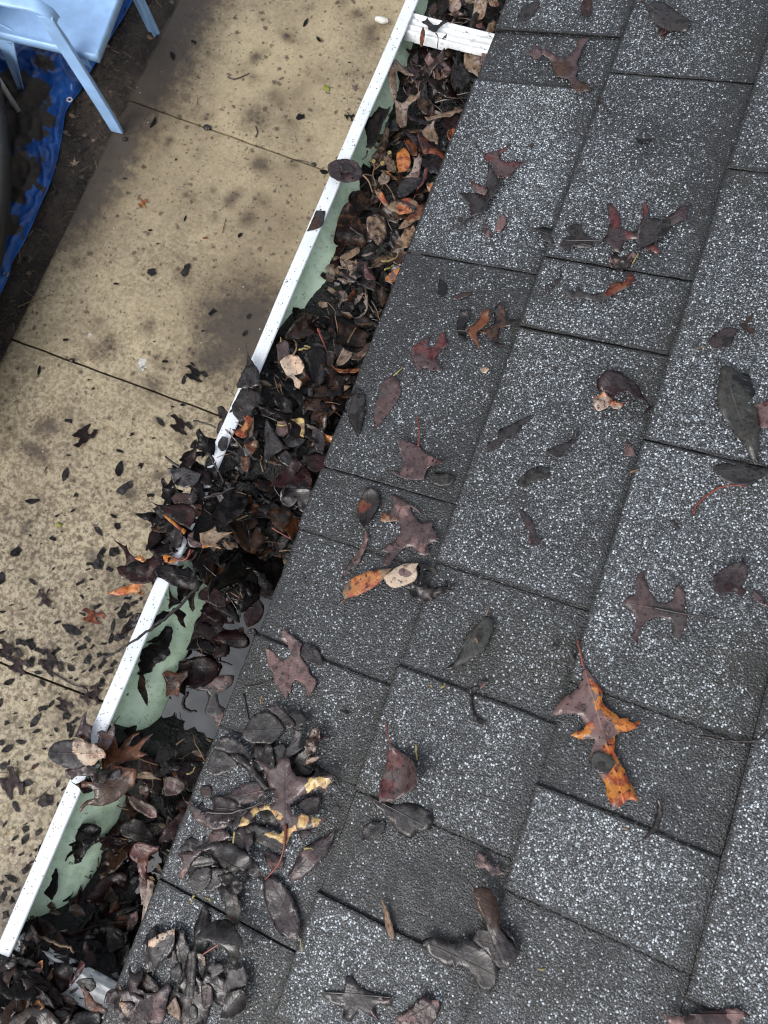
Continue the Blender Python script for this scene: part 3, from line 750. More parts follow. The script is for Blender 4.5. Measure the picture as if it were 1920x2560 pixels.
def traced(fr, kind, poly, c1, c2, label, z='R', tilt=(0, 0), ax=None, hot=None, stem=None, sc='stem_dark', sr=.0007, mat='leaf', h=0.0, group=None, **kw):
    """A leaf with its outline laid out on its own resting plane."""
    global ROOF_N
    SEED[0] += 1
    pp = px(fr, poly)
    cx = sum(a for a, b in pp)/len(pp); cy = sum(b for a, b in pp)/len(pp)
    if z == 'R':
        ROOF_N += 1
        nrm = (RN+Vector((tilt[0], tilt[1], 0))).normalized(); O0 = RN*(.0072+h)
        O = hit(cx, cy, O0, RN)
    else:
        O = P(cx, cy, z); nrm = Vector((tilt[0], tilt[1], 1)).normalized()
    W = [hit(a, b, O, nrm) for a, b in pp]
    if ax:
        a, b = px(fr, ax); e1 = hit(*b, O, nrm)-hit(*a, O, nrm); B = hit(*a, O, nrm)
    else:
        # longest span as the midrib
        best = max(((W[i]-W[j]).length, i, j) for i in range(len(W)) for j in range(i)); e1 = W[best[1]]-W[best[2]]; B = W[best[2]]
    L = max(.008, e1.length); e1.normalize(); e2 = nrm.cross(e1)
    out = [((q-O).dot(e1), (q-O).dot(e2)) for q in W]
    base = ((B-O).dot(e1), (B-O).dot(e2))
    # drop duplicated points
    hl = None
    if hot:
        hl = []
        for q in px(fr, hot):
            g = hit(*q, O, nrm); hl.append(((g-O).dot(e1), (g-O).dot(e2)))
    if z == 'R': kw.setdefault('lift', True); kw.setdefault('wrinkle', .022); kw.setdefault('curl', .08); kw.setdefault('edge', .004); kw['curl'] *= .6; kw.setdefault('jag', .010); kw['cup'] = kw.get('cup', 0)*.6
    else: kw.setdefault('wrinkle', .05); kw.setdefault('curl', .12); kw.setdefault('edge', .02)
    me = leaf_mesh(out, L, SEED[0], hot=hl, base=base, **kw)
    o = link(NAMES[kind], me); place_frame(o, O, e1, nrm)
    if mat == 'leaf' and z != 'R' and c1 in ('blk', 'dkb', 'mar'): mat = 'sodden'
    if mat != 'leaf': me.materials[0] = M[mat]
    setcol(o, c1, c2)
    tag(o, label, 'leaf', group)
    if stem:
        add_stem(o, fr, stem, O, nrm, sc, sr, lay=(z == 'R'))
    return o
def add_stem(o, fr, stem, O, nrm, sc, sr, lay=True, name='stem'):
    sp = px(fr, stem)
    Wp = []
    for i, q in enumerate(sp):
        g = hit(*q, O+nrm*(.0012 if lay else .001), nrm); Wp.append(g+nrm*(.0012*math.sin(i*1.3)))
    inv = o.matrix_world.inverted()
    pts = smooth_path([inv @ g for g in Wp]); n = len(pts)
    V, Fc = tube_geo(pts, [sr*(1.25-.6*i/n) for i in range(n)], 6)
    s = D.objects.new(name, mesh(V, Fc)); COL.objects.link(s); s.data.materials.append(M[sc]); s.parent = o
    s.data.polygons.foreach_set('use_smooth', [True]*len(s.data.polygons))
    return s
def strand(name, fr, pts, z, rad, mat, label, cat='twig', group=None, h=0.0, rise=0.0):
    """A loose twig, stem or needle of its own."""
    sp = px(fr, pts); W = []
    for i, q in enumerate(sp):
        f = i/max(1, len(sp)-1)
        if z == 'R': g = hit(*q, RN*(.0078+h+rise*math.sin(f*3.14)), RN)
        else:
            zz = z if not isinstance(z, (tuple, list)) else z[0]+(z[1]-z[0])*f
            g = P(*q, zz+rise*math.sin(f*3.14))
        W.append(g)
    pts = smooth_path(W, 6); O = pts[0]; n = len(pts)
    rn = random.Random(len(label))
    pts = [p-O+Vector((rn.uniform(-1, 1), rn.uniform(-1, 1), rn.uniform(-1, 1)))*rad*.5 for p in pts]
    V, Fc = tube_geo(pts, [rad*(1.2-.55*i/n)*rn.uniform(.88, 1.12) for i in range(n)], 6)
    me = mesh(V, Fc); o = link(name, me, M[mat], None, True); o.location = O
    return tag(o, label, cat, group)

# library outlines, unit length along x from the stalk (0,0) to the tip (1,0)
def oval_out(wd=.42, tip=.8, skew=0.0, seed=0):
    r = random.Random(seed); L = []
    for i in range(0, 15):
        t = i/14; L.append((t, wd*.5*(math.sin(math.pi*t**tip))**.85*(1+.06*r.uniform(-1, 1))+skew*math.sin(t*3.1)))
    B = [(t, -y+2*skew*math.sin(t*3.1)) for t, y in L[1:-1]][::-1]
    return L+B
def oak_out(seed=0, wd=.62, lobes=3, deep=.65):
    r = random.Random(seed); side = []
    side.append((0, 0)); side.append((.10, .035))
    for k in range(lobes):
        c = .25+k*(.52/(max(1, lobes-1))) if lobes > 1 else .45
        wl = wd*.5*(.8 if k == 0 else (1.05 if k == 1 else .8))*r.uniform(.8, 1.15); s = .05
        side.append((c-.10, .05+(1-deep)*wl*.35)); side.append((c-.03, wl*.55)); side.append((c-.035, wl*.86)); side.append((c+.005, wl*.80))
        side.append((c+.065, wl*1.08)); side.append((c+.075, wl*.78)); side.append((c+.135, wl*.72)); side.append((c+.08, wl*.45)); side.append((c+.10, .045+(1-deep)*wl*.3))
    side.append((.90, .055)); side.append((.93, .095))
    side.append((.955, .035))
    low = [(x+r.uniform(-.02, .02), -y*r.uniform(.85, 1.1)) for x, y in side[1:]][::-1]
    return side+[(1.0, 0)]+low
OAKPX = ["1310,440 1300,370 1290,330 1270,315 1255,340 1240,385 1205,395 1175,380 1150,345 1140,310 1110,255 1090,300 1090,350 1060,365 1025,395 1060,420 1085,455 1085,500 1070,545 1095,570 1105,520 1125,480 1170,455 1220,460 1250,480 1250,530 1275,555 1295,510 1310,460",
 "150,475 180,530 220,590 265,640 290,560 260,510 262,462 305,460 290,500 270,560 300,610 320,500 350,480 430,530 440,560 470,635 510,560 528,490 470,430 450,370 420,330 385,275 385,215 402,175 350,130 300,90 240,48 240,90 212,130 245,160 290,215 300,260 260,300 220,315 180,275 130,225 85,205 100,300 115,370 150,420",
 "1086,1360 1060,1350 950,1290 877,1255 960,1244 1040,1262 1058,1212 1010,1132 960,1062 890,1058 790,1162 674,1204 720,1122 860,1010 990,1000 985,900 900,700 820,620 960,690 1042,600 1080,520 1122,610 1142,700 1190,762 1300,770 1502,736 1460,850 1484,910 1340,870 1220,932 1122,1022 1150,1092 1300,1110 1434,1130 1280,1217 1150,1243 1120,1292"]
def oak_real(seed):
    r = random.Random(seed); p = [tuple(float(a) for a in q.split(',')) for q in OAKPX[seed % 3].split()]
    b = Vector(p[0]); t = max((Vector(q) for q in p), key=lambda q: (q-b).length); e = (t-b); L = e.length; e.normalize(); n = Vector((-e.y, e.x))*r.choice([-1, 1])*r.uniform(.8, 1.1)
    return [((Vector(q)-b).dot(e)/L, (Vector(q)-b).dot(n)/L) for q in p]
def maple_out(seed=0):
    r = random.Random(seed); pts = []
    A = [-125, -62, 0, 62, 125]; R = [.42, .62, .75, .62, .42]
    for k, (a, q) in enumerate(zip(A, R)):
        q *= r.uniform(.85, 1.1)
        for da, rr in ((-22, .45), (-13, .62), (-9, .58), (0, 1.0), (9, .6), (13, .64), (22, .45)):
            an = math.radians(a+da); pts.append((.32+q*rr*math.cos(an), q*rr*math.sin(an)))
        if k < 4:
            an = math.radians((A[k]+A[k+1])/2); pts.append((.32+.17*math.cos(an), .17*math.sin(an)))
    pts.append((.26, 0.02))
    return pts
def frag_out(seed=0):
    r = random.Random(seed); n = r.randint(7, 11); pts = []; st = r.uniform(.32, .7)
    for i in range(n):
        a = 2*math.pi*i/n+r.uniform(-.25, .25); q = r.uniform(.34, .55) if i % 2 else r.uniform(.16, .5)
        pts.append((.5+q*math.cos(a), q*st*math.sin(a)+.12*math.cos(a)**2))
    return pts
def lib_out(kind, seed):
    r = random.Random(seed)
    if kind == 'oval': return oval_out(r.uniform(.30, .52), r.uniform(.72, 1.05), r.uniform(-.05, .05), seed)
    if kind == 'oak': return oak_real(seed)
    if kind == 'maple': return maple_out(seed)
    if kind == 'curl': return oval_out(r.uniform(.20, .34), .9, r.uniform(-.16, .16), seed)
    return frag_out(seed)
# ------------------------------------------------------------------ leaves lying on the shingles
T = traced
T('t2','oval',"580,98 574,82 590,55 600,30 635,14 674,12 665,40 635,75 600,95",'gry','pur',"small dark oval leaf at the roof's top edge, nearest the upper hanger")
T('t2','curl',"866,-12 892,-8 896,40 882,84 856,80 848,40",'mar','brn',"curled dark red leaf cut by the top edge of the photo",curl=.8,cup=1.5)
T('t2','frag',"1185,112 1225,140 1205,170 1186,150",'dpk','mar',"small reddish leaf tip poking from under the big curled leaf near the top")
T('t2','oval',"1140,45 1165,30 1215,18 1270,50 1310,98 1326,133 1300,152 1240,137 1190,117 1150,82",'gry','grn',"big curled dark leaf with a black hooked stem near the top of the roof",h=.004,cup=-1.2,curl=.5,stem="1145,45 1120,10 1090,12 1052,40",sr=.0012)
T('t2','oak',"600,255 640,245 650,223 672,240 715,235 760,250 800,245 825,215 845,172 860,166 892,172 880,190 860,210 850,240 830,275 840,300 830,335 850,355 885,365 890,396 850,402 810,382 800,350 755,330 735,300 720,270 690,255 650,282 635,262",'dpk','brn',"brown purple lobed oak leaf lying across a shingle joint near the roof's upper edge",hot="850,390 740,290 780,300",hotr=.16,ax="885,395 720,240",stem="885,395 935,440 988,505",sr=.0008,curl=.35)
T('t2','curl',"1085,598 1125,600 1170,592 1160,610 1125,625 1098,615",'gry','lgy',"small grey crescent leaf alone on the upper shingles",cup=1.2)
T('ra','oak',"250,100 240,80 265,105",'pal','lgy',"tiny pale chip beside the purple oak leaf's stalk")
T('ra','oval',"255,240 262,190 290,240 302,270 346,285 330,322 300,372 262,420 240,490 190,500 146,512 130,440 100,430 84,410 110,390 150,370 185,360 215,372 246,355 242,290",'gry','dkb',"dark folded leaf with a long black stem pointing to the gutter",h=.003,cup=1.0,curl=.5,ax="145,510 300,250",stem="146,512 110,540 80,562 0,590 -15,596",sr=.001)
T('ra','frag',"120,260 160,290 200,305 246,330 232,372 190,360 160,322",'pnk','brn',"pinkish tongue of leaf tucked against the dark folded leaf",h=.006)
T('ra','oak',"235,115 260,105 330,85 365,70 371,86 325,112 320,140 350,155 380,165 440,148 446,164 512,165 430,200 420,216 402,236 380,272 330,245 320,266 300,250 290,240 285,200 270,165 240,160",'dpk','red',"purplish red oak leaf on the bright shingle above the dark folded leaf",ax="235,115 480,170",stem="235,117 200,92 168,40",sr=.0008,h=.003)
T('ra','frag',"232,512 242,570 276,610 266,640 240,636 216,590",'pnk','pur',"thin pinkish leaf shred below the dark folded leaf",curl=.1)
T('ra','frag',"330,490 360,508 364,550 330,602 290,597 310,540",'pnk','tan',"pale pink torn leaf piece beside the thin shred",curl=.1)
T('ra','oak',"470,565 520,580 590,573 650,577 700,546 760,560 842,558 850,610 892,640 917,702 870,713 820,710 775,690 770,720 740,742 730,715 690,690 640,680 600,655 575,615 540,590",'gry','pur',"broad dark grey leaf with a pointed tip left of the big spread oak leaf",ax="475,565 910,700")
T('ra','oak',"975,660 1000,620 1002,580 1016,550 1016,520 1000,440 1015,428 1055,465 1076,510 1080,575 1140,600 1190,590 1210,540 1230,510 1225,470 1232,406 1250,430 1265,480 1277,520 1340,530 1400,500 1480,448 1533,448 1505,490 1502,520 1420,560 1395,570 1370,620 1330,640 1310,682 1332,740 1310,750 1270,730 1230,695 1195,732 1200,690 1195,650 1140,650 1110,665 1095,690 1085,742 1050,735 1020,700",'pur','red',"large spread purple oak leaf with one orange red lobe, upper right of the roof",hot="1040,470 1060,530 1240,450 1310,730 1150,625",hotr=.10,ax="975,660 1500,480",stem="980,660 860,661 728,661",sr=.001,h=.002,curl=.3)
T('ra','curl',"1190,650 1200,600 1290,540 1400,550 1370,625 1300,660 1250,690 1200,715",'gry','pur',"dark folded leaf resting on the right lobes of the big spread oak leaf",h=.007,cup=1.0,curl=.4)
T('ra','curl',"1010,800 1020,768 1050,740 1085,760 1162,733 1182,760 1150,800 1132,830 1085,867 1030,840",'dkb','pnk',"crumpled dark leaf with a straw stalk just under the big spread oak leaf",wrinkle=.2,curl=.7,stem="1160,802 1180,770 1196,738",sc='stem_yel')
T('t4','oval',"700,150 695,110 720,85 740,55 766,43 766,100 740,130 711,157",'gry','pur',"small grey oval leaf just below a shingle joint in the second course")
T('t4','oak',"775,150 830,155 840,128 860,155 920,165 960,155 990,120 1040,110 1060,74 1080,90 1070,130 1030,150 980,176 930,211 890,190 830,186 800,185",'lgy','rus',"long grey leaf with a rust brown curled end on the pale shingle",hot="1010,130 1050,110 980,145",hotr=.14,curl=.5)
T('t4','curl',"240,104 265,115 273,155 255,177 233,166",'blk','dkb',"tiny curled black leaf left of the second course joint",curl=.8)
T('t4','frag',"288,180 340,160 382,153 366,172 310,190",'pur','brn',"thin brown leaf sliver beside the tiny curled black leaf")
T('t4','curl',"315,322 318,280 335,240 366,238 370,270 345,310 362,372 325,347",'blk','dkb',"black curl forming the left end of the curled brown oak leaf",curl=.7,h=.002)
T('t4','oak',"360,320 400,285 430,245 457,238 455,275 430,310 402,330 416,402 390,370 370,346",'rus','mar',"curled red brown lobe standing up in the middle of the shingle",curl=.6,h=.003,stem="362,325 330,325 300,325")
T('t4','oak',"415,330 475,290 475,240 506,210 530,250 530,275 602,275 555,300 500,310 490,350 500,385 542,395 495,402 470,372 445,345",'dkb','brn',"dark brown spiky curled oak leaf right of the red brown lobe",curl=.6)
T('t4','oak',"122,430 130,400 170,370 212,338 190,380 210,400 245,335 266,335 270,370 281,385 240,415 220,440 245,470 251,502 210,500 175,485 150,502 130,460",'dpk','red',"red brown star shaped oak leaf with raised lobes left of the white chip",hot="150,390 250,360 220,410",hotr=.22,curl=.5)
T('t4','frag',"414,490 435,478 456,488 440,507 425,503",'crm','crm',"small white chip lying on the dark shingle",curl=0,wrinkle=.02)
T('F','oval',"848,812 863,825 866,850 850,880 830,905 808,936 809,890 818,850 830,822",'dpk','lgy',"smooth pinkish grey oval leaf with a yellow stalk near the gutter edge",ax="850,812 808,936",stem="850,812 862,803 871,794",sc='stem_yel',curl=.1,wrinkle=.03)
T('F','oval',"768,835 785,850 789,880 785,910 775,945 760,920 752,900 760,865",'gry','lgy',"dark grey pointed leaf hanging half over the shingle edge, left of the pinkish oval one",ax="770,835 775,945",curl=.1,h=.002)
T('t4','frag',"450,852 448,810 490,790 490,750 540,735 590,705 645,688 600,730 560,790 520,800 500,830 480,836",'gry','grn',"wavy dark grey leaf lying slantwise in the roof's middle")
T('t4','curl',"698,850 720,830 760,815 810,790 820,760 835,745 830,790 800,830 760,870 735,872",'gry','dkb',"dark curled leaf with a thin tail right of the wavy grey leaf",curl=.6)
T('t4','oval',"572,997 580,970 620,930 670,910 713,915 712,950 690,965 640,980 600,996",'grn','gry',"smooth greenish grey oval leaf below the two curled leaves")
T('t4','frag',"1040,798 1075,830 1086,862 1040,866",'pnk','dpk',"small pink triangular leaf scrap in the roof's middle right")
T('t4','oak',"70,800 110,808 150,820 170,840 200,865 240,885 271,900 265,915 200,915 180,940 175,966 120,968 60,955 33,930 75,935 85,890 70,850",'dpk','pnk',"purple leaf with a long upright red stem near the dark left shingles",hot="100,930 200,890",hotr=.2,ax="148,820 120,960",stem="148,822 155,760 140,690",sc='stem_red',sr=.0009,h=.002,curl=.4)
T('t4','oval',"195,950 225,937 270,938 306,952 290,985 240,992 200,975",'grn','gry',"dark oval leaf carrying a white grain, touching the purple leaf's right end")
T('t4','curl',"920,570 945,535 990,515 1040,520 1090,550 1117,600 1145,640 1162,665 1130,700 1092,742 1130,680 1140,650 1110,625 1070,620 1040,602 1000,642 970,612 930,602",'mar','pur',"big maroon leaf curling over with a black tail, right middle of the roof",h=.006,cup=-1.4,curl=.5,hot="980,560 1040,560",hotr=.2)
T('t4','frag',"905,610 935,605 950,595 980,610 1000,637 1050,630 1020,665 990,666 975,650 930,670 905,650",'pal','org',"crinkled pale tan end showing under the big maroon leaf",wrinkle=.2,h=.004,curl=.5)
T('t4','oval',"1455,490 1475,480 1530,508 1576,515 1590,560 1602,602 1570,640 1612,660 1616,905 1570,850 1510,760 1465,700 1440,650 1440,560",'grn','lgy',"large smooth dark grey leaf with a cream upper corner near the right edge",hot="1555,530 1575,565",hotr=.11,ax="1465,485 1614,900",h=.003,curl=.15,wrinkle=.04,stem="1465,487 1440,470 1435,445")
T('t4','frag',"1598,640 1665,628 1685,700 1662,745 1625,742 1614,690",'pnk','red',"pink mottled leaf piece at the right edge beside the large grey leaf",h=.001)
T('t4','oak',"1422,930 1432,905 1490,895 1518,912 1525,885 1562,890 1600,920 1670,908 1668,935 1620,965 1580,990 1500,985 1450,960",'gry','grn',"dark grey lobed leaf touching the tip of the large smooth leaf",h=.001)
T('t4','oval',"1385,392 1400,365 1430,335 1480,310 1530,318 1510,350 1500,380 1440,403 1400,400",'pur','gry',"dark purple oval leaf with a tan stalk high on the right side",stem="1390,392 1360,400 1345,405",sc='stem_tan')
T('t4','curl',"1528,312 1560,280 1607,233 1580,280 1568,300 1606,322 1590,346 1560,326 1545,322",'brn','dkb',"thin upright brown leaf tip rising from the dark purple oval leaf",curl=.6,h=.003)
T('F','curl',"773,1110 778,1080 795,1055 815,1060 820,1085 806,1115 790,1142 780,1130",'dkb','rus',"dark twisted leaf with a brown side left of the grey pink oak leaf",hot="780,1095",hotr=.25,curl=.7,h=.003)
T('rb','oak',"430,360 382,240 450,270 560,310 650,380 760,430 830,480 900,560 987,642 880,570 800,510 730,462 740,530 780,600 850,680 890,740 960,735 1060,715 1125,722 1112,830 1190,960 1237,1084 1150,1070 1050,1110 1050,1200 1075,1300 900,1305 880,1240 800,1180 720,1150 620,1190 520,1280 430,1420 390,1482 278,1504 330,1350 330,1260 236,1242 330,1140 450,1060 500,980 555,940 560,830 510,720 395,700 390,600 410,500",'dpk','pnk',"large grey pink spread oak leaf with dark specks in the left middle of the roof",hot="800,1050 950,1150 560,560 380,1180",hotr=.10,ax="990,1290 480,400",curl=.22)
T('rb','frag',"198,712 230,650 245,565 330,580 420,600 520,650 510,710 420,720 300,722",'rus','tan',"rusty brown lobe sticking out left from under the grey pink oak leaf")
T('rb','oval',"290,1682 440,1560 520,1508 660,1448 882,1445 850,1530 862,1650 780,1760 600,1830 460,1866 350,1812 300,1742",'crm','pnk',"cream coloured leaf with a brown spot below the grey pink oak leaf",hot="600,1600 680,1640",hotr=.13,mat='dryleaf',ax="300,1690 880,1500",h=.004,cup=-.5)
T('F','oval',"745,1296 742,1275 760,1250 790,1236 820,1230 847,1228 835,1246 815,1265 790,1280 765,1290",'tan','org',"orange tan pointed leaf joined to the cream leaf at its left",mat='dryleaf',hot="800,1255 770,1275",hotr=.25,h=.002,cup=-.6,stem="745,1296 740,1300 736,1304",sc='stem_tan')
T('rb','curl',"700,1890 780,1828 900,1820 1100,1860 1300,1850 1380,1840 1350,1728 1405,1760 1452,1920 1400,1962 1200,2010 1100,2060 1100,2112 940,2122 860,2060 780,2030",'dkb','lgy',"crumpled brown grey leaf twisted below the cream leaf",wrinkle=.22,curl=.6)
T('rb','frag',"878,1448 1000,1438 1062,1480 1040,1542 960,1560 942,1700 930,1800 858,1792 872,1650",'blk','dkb',"narrow black leaf strip running down beside the cream leaf",h=.002)
T('F','curl',"790,1145 798,1160 785,1195 770,1225 754,1233 745,1260 740,1255 748,1225 768,1198 783,1175",'pnk','gry',"narrow curved pinkish leaf strip above the orange tan leaf",curl=.4)
T('t6','oval',"440,445 475,475 475,500 455,545 430,600 385,632 350,655 290,681 262,676 310,640 335,590 350,545 385,500 420,470",'grn','lgy',"dark grey green leaf with a red brown tip on the dark shingle",hot="290,672",hotr=.10,stem="440,447 450,425 458,402",sc='stem_tan',ax="440,445 265,677")
T('t6','oak',"1025,395 1060,365 1090,350 1088,300 1112,252 1140,310 1150,345 1175,380 1205,395 1240,385 1255,340 1270,313 1292,330 1302,370 1300,430 1310,460 1295,510 1278,560 1250,530 1250,480 1220,460 1170,455 1125,480 1105,520 1095,573 1070,545 1085,500 1085,455 1060,420",'dpk','lgy',"flat grey pink oak leaf with four open lobes in the lower right of the roof",ax="1310,440 1030,390",stem="1160,412 1300,441 1445,463",sr=.0009,curl=.12)
T('t6','curl',"374,762 395,753 417,760 390,792 386,830 400,870 442,912 425,922 400,915 380,870 370,812",'blk','dkb',"shiny black comma shaped leaf under a small grey scrap",curl=.8,cup=1.5)
T('t6','frag',"405,745 420,728 447,728 438,748 418,765",'pnk','gry',"small grey pink scrap above the comma shaped leaf")
T('rd','frag',"312,128 345,160 380,230 440,330 482,390 462,470 430,595 412,500 380,400 308,322 312,280 340,270 330,190",'lgy','gry',"thin smooth grey leaf strip beside the orange oak leaf's stalk",curl=.1)
T('rd','oak',"482,262 512,330 582,420 642,500 692,590 737,640 742,692 727,760 762,830 850,900 950,990 1062,972 1060,1020 1120,1042 1200,1008 1217,1042 1150,1110 1050,1150 950,1160 890,1210 890,1330 912,1460 962,1560 1042,1700 1122,1870 1162,1960 1192,2052 1110,2000 1040,2010 980,2070 880,2132 840,2050 790,1950 770,1800 690,1680 620,1600 583,1450 602,1370 642,1240 560,1244 440,1242 335,1198 410,1150 500,1130 532,1060 502,1010 450,950 380,920 280,930 160,952 103,932 130,880 220,760 340,680 430,600 470,500 490,400",'pnk','amb',"brilliant orange and purple oak leaf, the brightest leaf on the roof",hot="1000,1060 1150,1050 870,920 850,1340 980,1820 720,760 1060,1900 900,1960 690,630 880,1420 820,1900 920,1720 420,1180",hotr=.085,ax="490,300 1000,2000",stem="487,320 450,130 413,-5",sc='stem_red',sr=.0009,curl=.22,h=.002)
T('rd','oval',"640,1400 750,1418 850,1470 903,1532 840,1640 780,1682 700,1682 640,1640 583,1560 595,1470",'grn','gry',"round grey scrap stuck on the brilliant orange oak leaf",h=.005,curl=.05)
T('t6','curl',"1420,300 1440,265 1480,238 1510,222 1556,213 1571,270 1545,320 1562,346 1540,372 1520,341 1440,361 1430,340",'pur','mar',"maroon leaf with turned up dark edge and tan tip near the right edge",hot="1500,330 1545,350",hotr=.18,curl=.6,h=.004)
T('t6','curl',"1595,333 1650,380 1662,412 1620,396 1600,372",'dpk','mar',"small maroon curl at the right edge below the turned up maroon leaf",curl=.6)
T('t6','frag',"588,-15 625,20 652,60 657,100 688,118 650,152 620,130 632,100 610,60",'pur','pnk',"stick like pinkish leaf strip with a torn foot in the roof's centre",hot="630,125",hotr=.12,curl=.2)
T('t6','frag',"1232,38 1250,35 1282,75 1270,82",'gry','pur',"small dark scrap right of the centre near the red stalk")
T('t6','frag',"725,580 738,563 757,575 745,598",'blk','gry',"tiny black leaf dot beside the orange leaf's stalk")
T('F','oak',"845,1605 868,1625 895,1638 911,1665 914,1690 885,1710 850,1731 820,1731 824,1690 834,1655 838,1620",'dpk','red',"purple red leaf standing with a yellow stalk in the lower middle",hot="845,1640 830,1700",hotr=.2,h=.003,stem="836,1560 838,1585 846,1610",sc='stem_red',ax="845,1608 850,1730",curl=.5,cup=.8)
T('F','oak',"788,1714 815,1724 850,1735 880,1734 915,1745 936,1765 931,1790 905,1794 890,1811 860,1800 840,1770 815,1745",'gry','lgy',"dark grey lobed leaf just below the purple red leaf")
T('F','oval',"783,1792 800,1775 832,1780 826,1800 800,1821 785,1816",'gry','lgy',"small dark oval leaf left of the grey lobed leaf")
T('t8','frag',"392,395 410,363 432,375 457,410 475,426 498,412 502,436 537,459 490,463 465,468 440,436 403,430",'pnk','dpk',"light pink leaf scrap with a dark hole in the lower middle",curl=.15)
T('t8','oval',"-10,560 2,580 22,630 42,700 46,742 36,747 12,700 0,650",'tan','brn',"slender pale brown willow like leaf in the lower middle",curl=.2)
T('t8','oak',"165,745 200,728 240,742 300,762 345,738 392,750 440,780 482,840 492,900 455,977 400,930 370,880 330,862 270,856 228,830 190,790",'gry','blk',"large black three pointed leaf low on the roof",h=.001,curl=.25)
T('t8','frag',"383,742 410,688 452,700 540,700 592,790 540,862 488,855 440,790",'gry','dkb',"dark squarish leaf behind the large black three pointed leaf",h=.003)
T('t8','curl',"385,520 440,513 480,560 497,610 497,680 522,720 562,770 582,802 540,857 508,830 480,780 450,690 430,640 400,590",'brn','lgy',"rolled brown leaf with a forked stalk lying over the dark squarish leaf",h=.007,cup=-1.5,hot="520,790 470,740",hotr=.2,stem="392,525 372,498 352,470",curl=.3)
T('t8','curl',"1175,128 1201,148 1202,200 1186,262 1150,292 1108,310 1150,264 1170,220 1180,170",'dkb','gry',"black crescent leaf right of the brilliant orange oak leaf's tip",curl=.6)
T('t8','oak',"1202,1060 1280,1075 1380,1048 1480,1040 1527,1033 1582,1065 1540,1085 1530,1120 1400,1120 1250,1116",'mar','pnk',"maroon leaf cut by the bottom edge near the right corner",h=.002,hot="1250,1085 1520,1090",hotr=.12)
T('t7','oak',"1383,964 1430,965 1488,960 1495,898 1522,903 1560,950 1602,970 1652,983 1704,990 1690,1032 1650,1022 1612,1032 1642,1094 1590,1062 1550,1042 1512,1096 1480,1082 1485,1040 1430,1012",'gry','mar',"dark spreading oak leaf with a maroon right lobe at the bottom edge",hot="1670,1010 1630,1060",hotr=.12)
T('t8','oak',"110,1040 170,983 202,1000 238,998 237,1060 200,1115 120,1115 50,1115 48,1080",'mar','pnk',"dark red brown leaf at the bottom edge right of the spreading oak leaf",h=.001)
T('rg','oak',"85,205 130,225 180,275 220,315 260,300 300,260 290,215 245,160 212,130 242,90 200,40 163,18 240,48 300,90 350,130 402,175 385,215 385,275 420,330 450,370 470,430 528,490 510,560 470,637 440,560 430,530 370,495 350,478 320,500 300,612 270,560 290,500 305,460 262,462 260,510 290,560 265,642 220,590 180,530 155,480 150,420 115,370 100,300",'pnk','dpk',"pink mottled oak leaf close to the gutter beside the open water",hot="350,180 400,400 330,250",hotr=.12,ax="145,475 380,200",stem="146,475 60,522 -10,536 -95,541",sr=.0008,curl=.12)
T('rg','oval',"400,192 440,163 500,190 552,250 582,352 540,371 480,350 450,332 390,320 375,260",'gry','lgy',"blue grey oval leaf under the right side of the pink mottled oak leaf",h=-.001,curl=.1)
T('rg','frag',"713,738 770,750 802,780 780,800 735,776",'grn','gry',"tiny grey green leaf right of the dark pile on the eave")
# ------------------------------------------------------------------ pile on the shingle edge
T('gh','oval',"160,1390 240,1330 310,1350 292,1392 230,1422",'gry','pur',"small grey leaf at the left foot of the eave pile",h=.001)
T('gh','oak',"140,1430 210,1420 290,1400 350,1360 420,1330 420,1280 480,1220 580,1230 622,1300 560,1342 460,1342 402,1402 330,1462 290,1500 260,1562 220,1622 200,1664 168,1600 210,1530 180,1470",'dpk','pnk',"pinkish oak leaf spread at the left foot of the eave pile",h=.002)
T('gh','oval',"700,1190 800,1178 900,1200 1052,1250 1082,1330 1062,1402 980,1412 880,1362 780,1292",'gry','dkb',"grey leaf just under the yellow tipped oak leaf",h=.003)
T('gh','oak',"890,1420 980,1430 1060,1480 1060,1560 980,1600 930,1520",'pur','pnk',"flat purple leaf below the yellow tipped oak leaf's stalk",h=.001)
T('gh','oval',"525,950 580,930 620,890 660,860 740,828 802,800 860,830 922,890 882,940 820,980 740,1002 660,1042 590,1002",'pur','dpk',"smooth purple oval leaf left of the yellow tipped oak leaf",h=.004,curl=.15,ax="930,880 525,955")
T('gh','oak',"218,968 280,1000 340,1045 400,1080 470,1100 582,1110 602,1160 562,1212 450,1222 380,1182 310,1142 278,1080",'dpk','lgy',"purple pointed leaf reaching from the eave pile over the gutter",h=.003,curl=.15,tilt=(.02,0))
T('gh','frag',"600,1010 700,1040 740,1110 700,1190 640,1230 600,1140",'gry','pur',"grey wedge shaped leaf between the two purple leaves of the pile",h=.004)
T('gh','oval',"340,1390 430,1350 540,1338 620,1332 720,1392 800,1452 902,1502 943,1592 942,1652 860,1622 740,1592 640,1572 560,1532 460,1462",'gry','grn',"long wet grey leaf across the foot of the eave pile",h=.005,curl=.4,wrinkle=.12)
T('gh','curl',"248,1546 290,1490 360,1448 430,1462 502,1502 440,1532 330,1548",'dkb','gry',"dark boat shaped leaf on the foot of the eave pile",h=.007,cup=1.5)
T('gh','oval',"240,1600 300,1560 400,1545 520,1560 600,1600 560,1680 430,1760 320,1720",'lgy','gry',"rounded light grey leaf hanging from the foot of the eave pile",h=.004)
T('gh','curl',"1170,1010 1232,960 1330,930 1382,940 1382,1010 1372,1092 1300,1102 1220,1062",'pur','dkb',"dark purple leaf right of the yellow tipped oak leaf's middle",h=.002)
T('gh','oval',"1180,1240 1282,1220 1312,1250 1232,1322",'pur','gry',"small purple leaf under the right yellow lobe",h=.001)
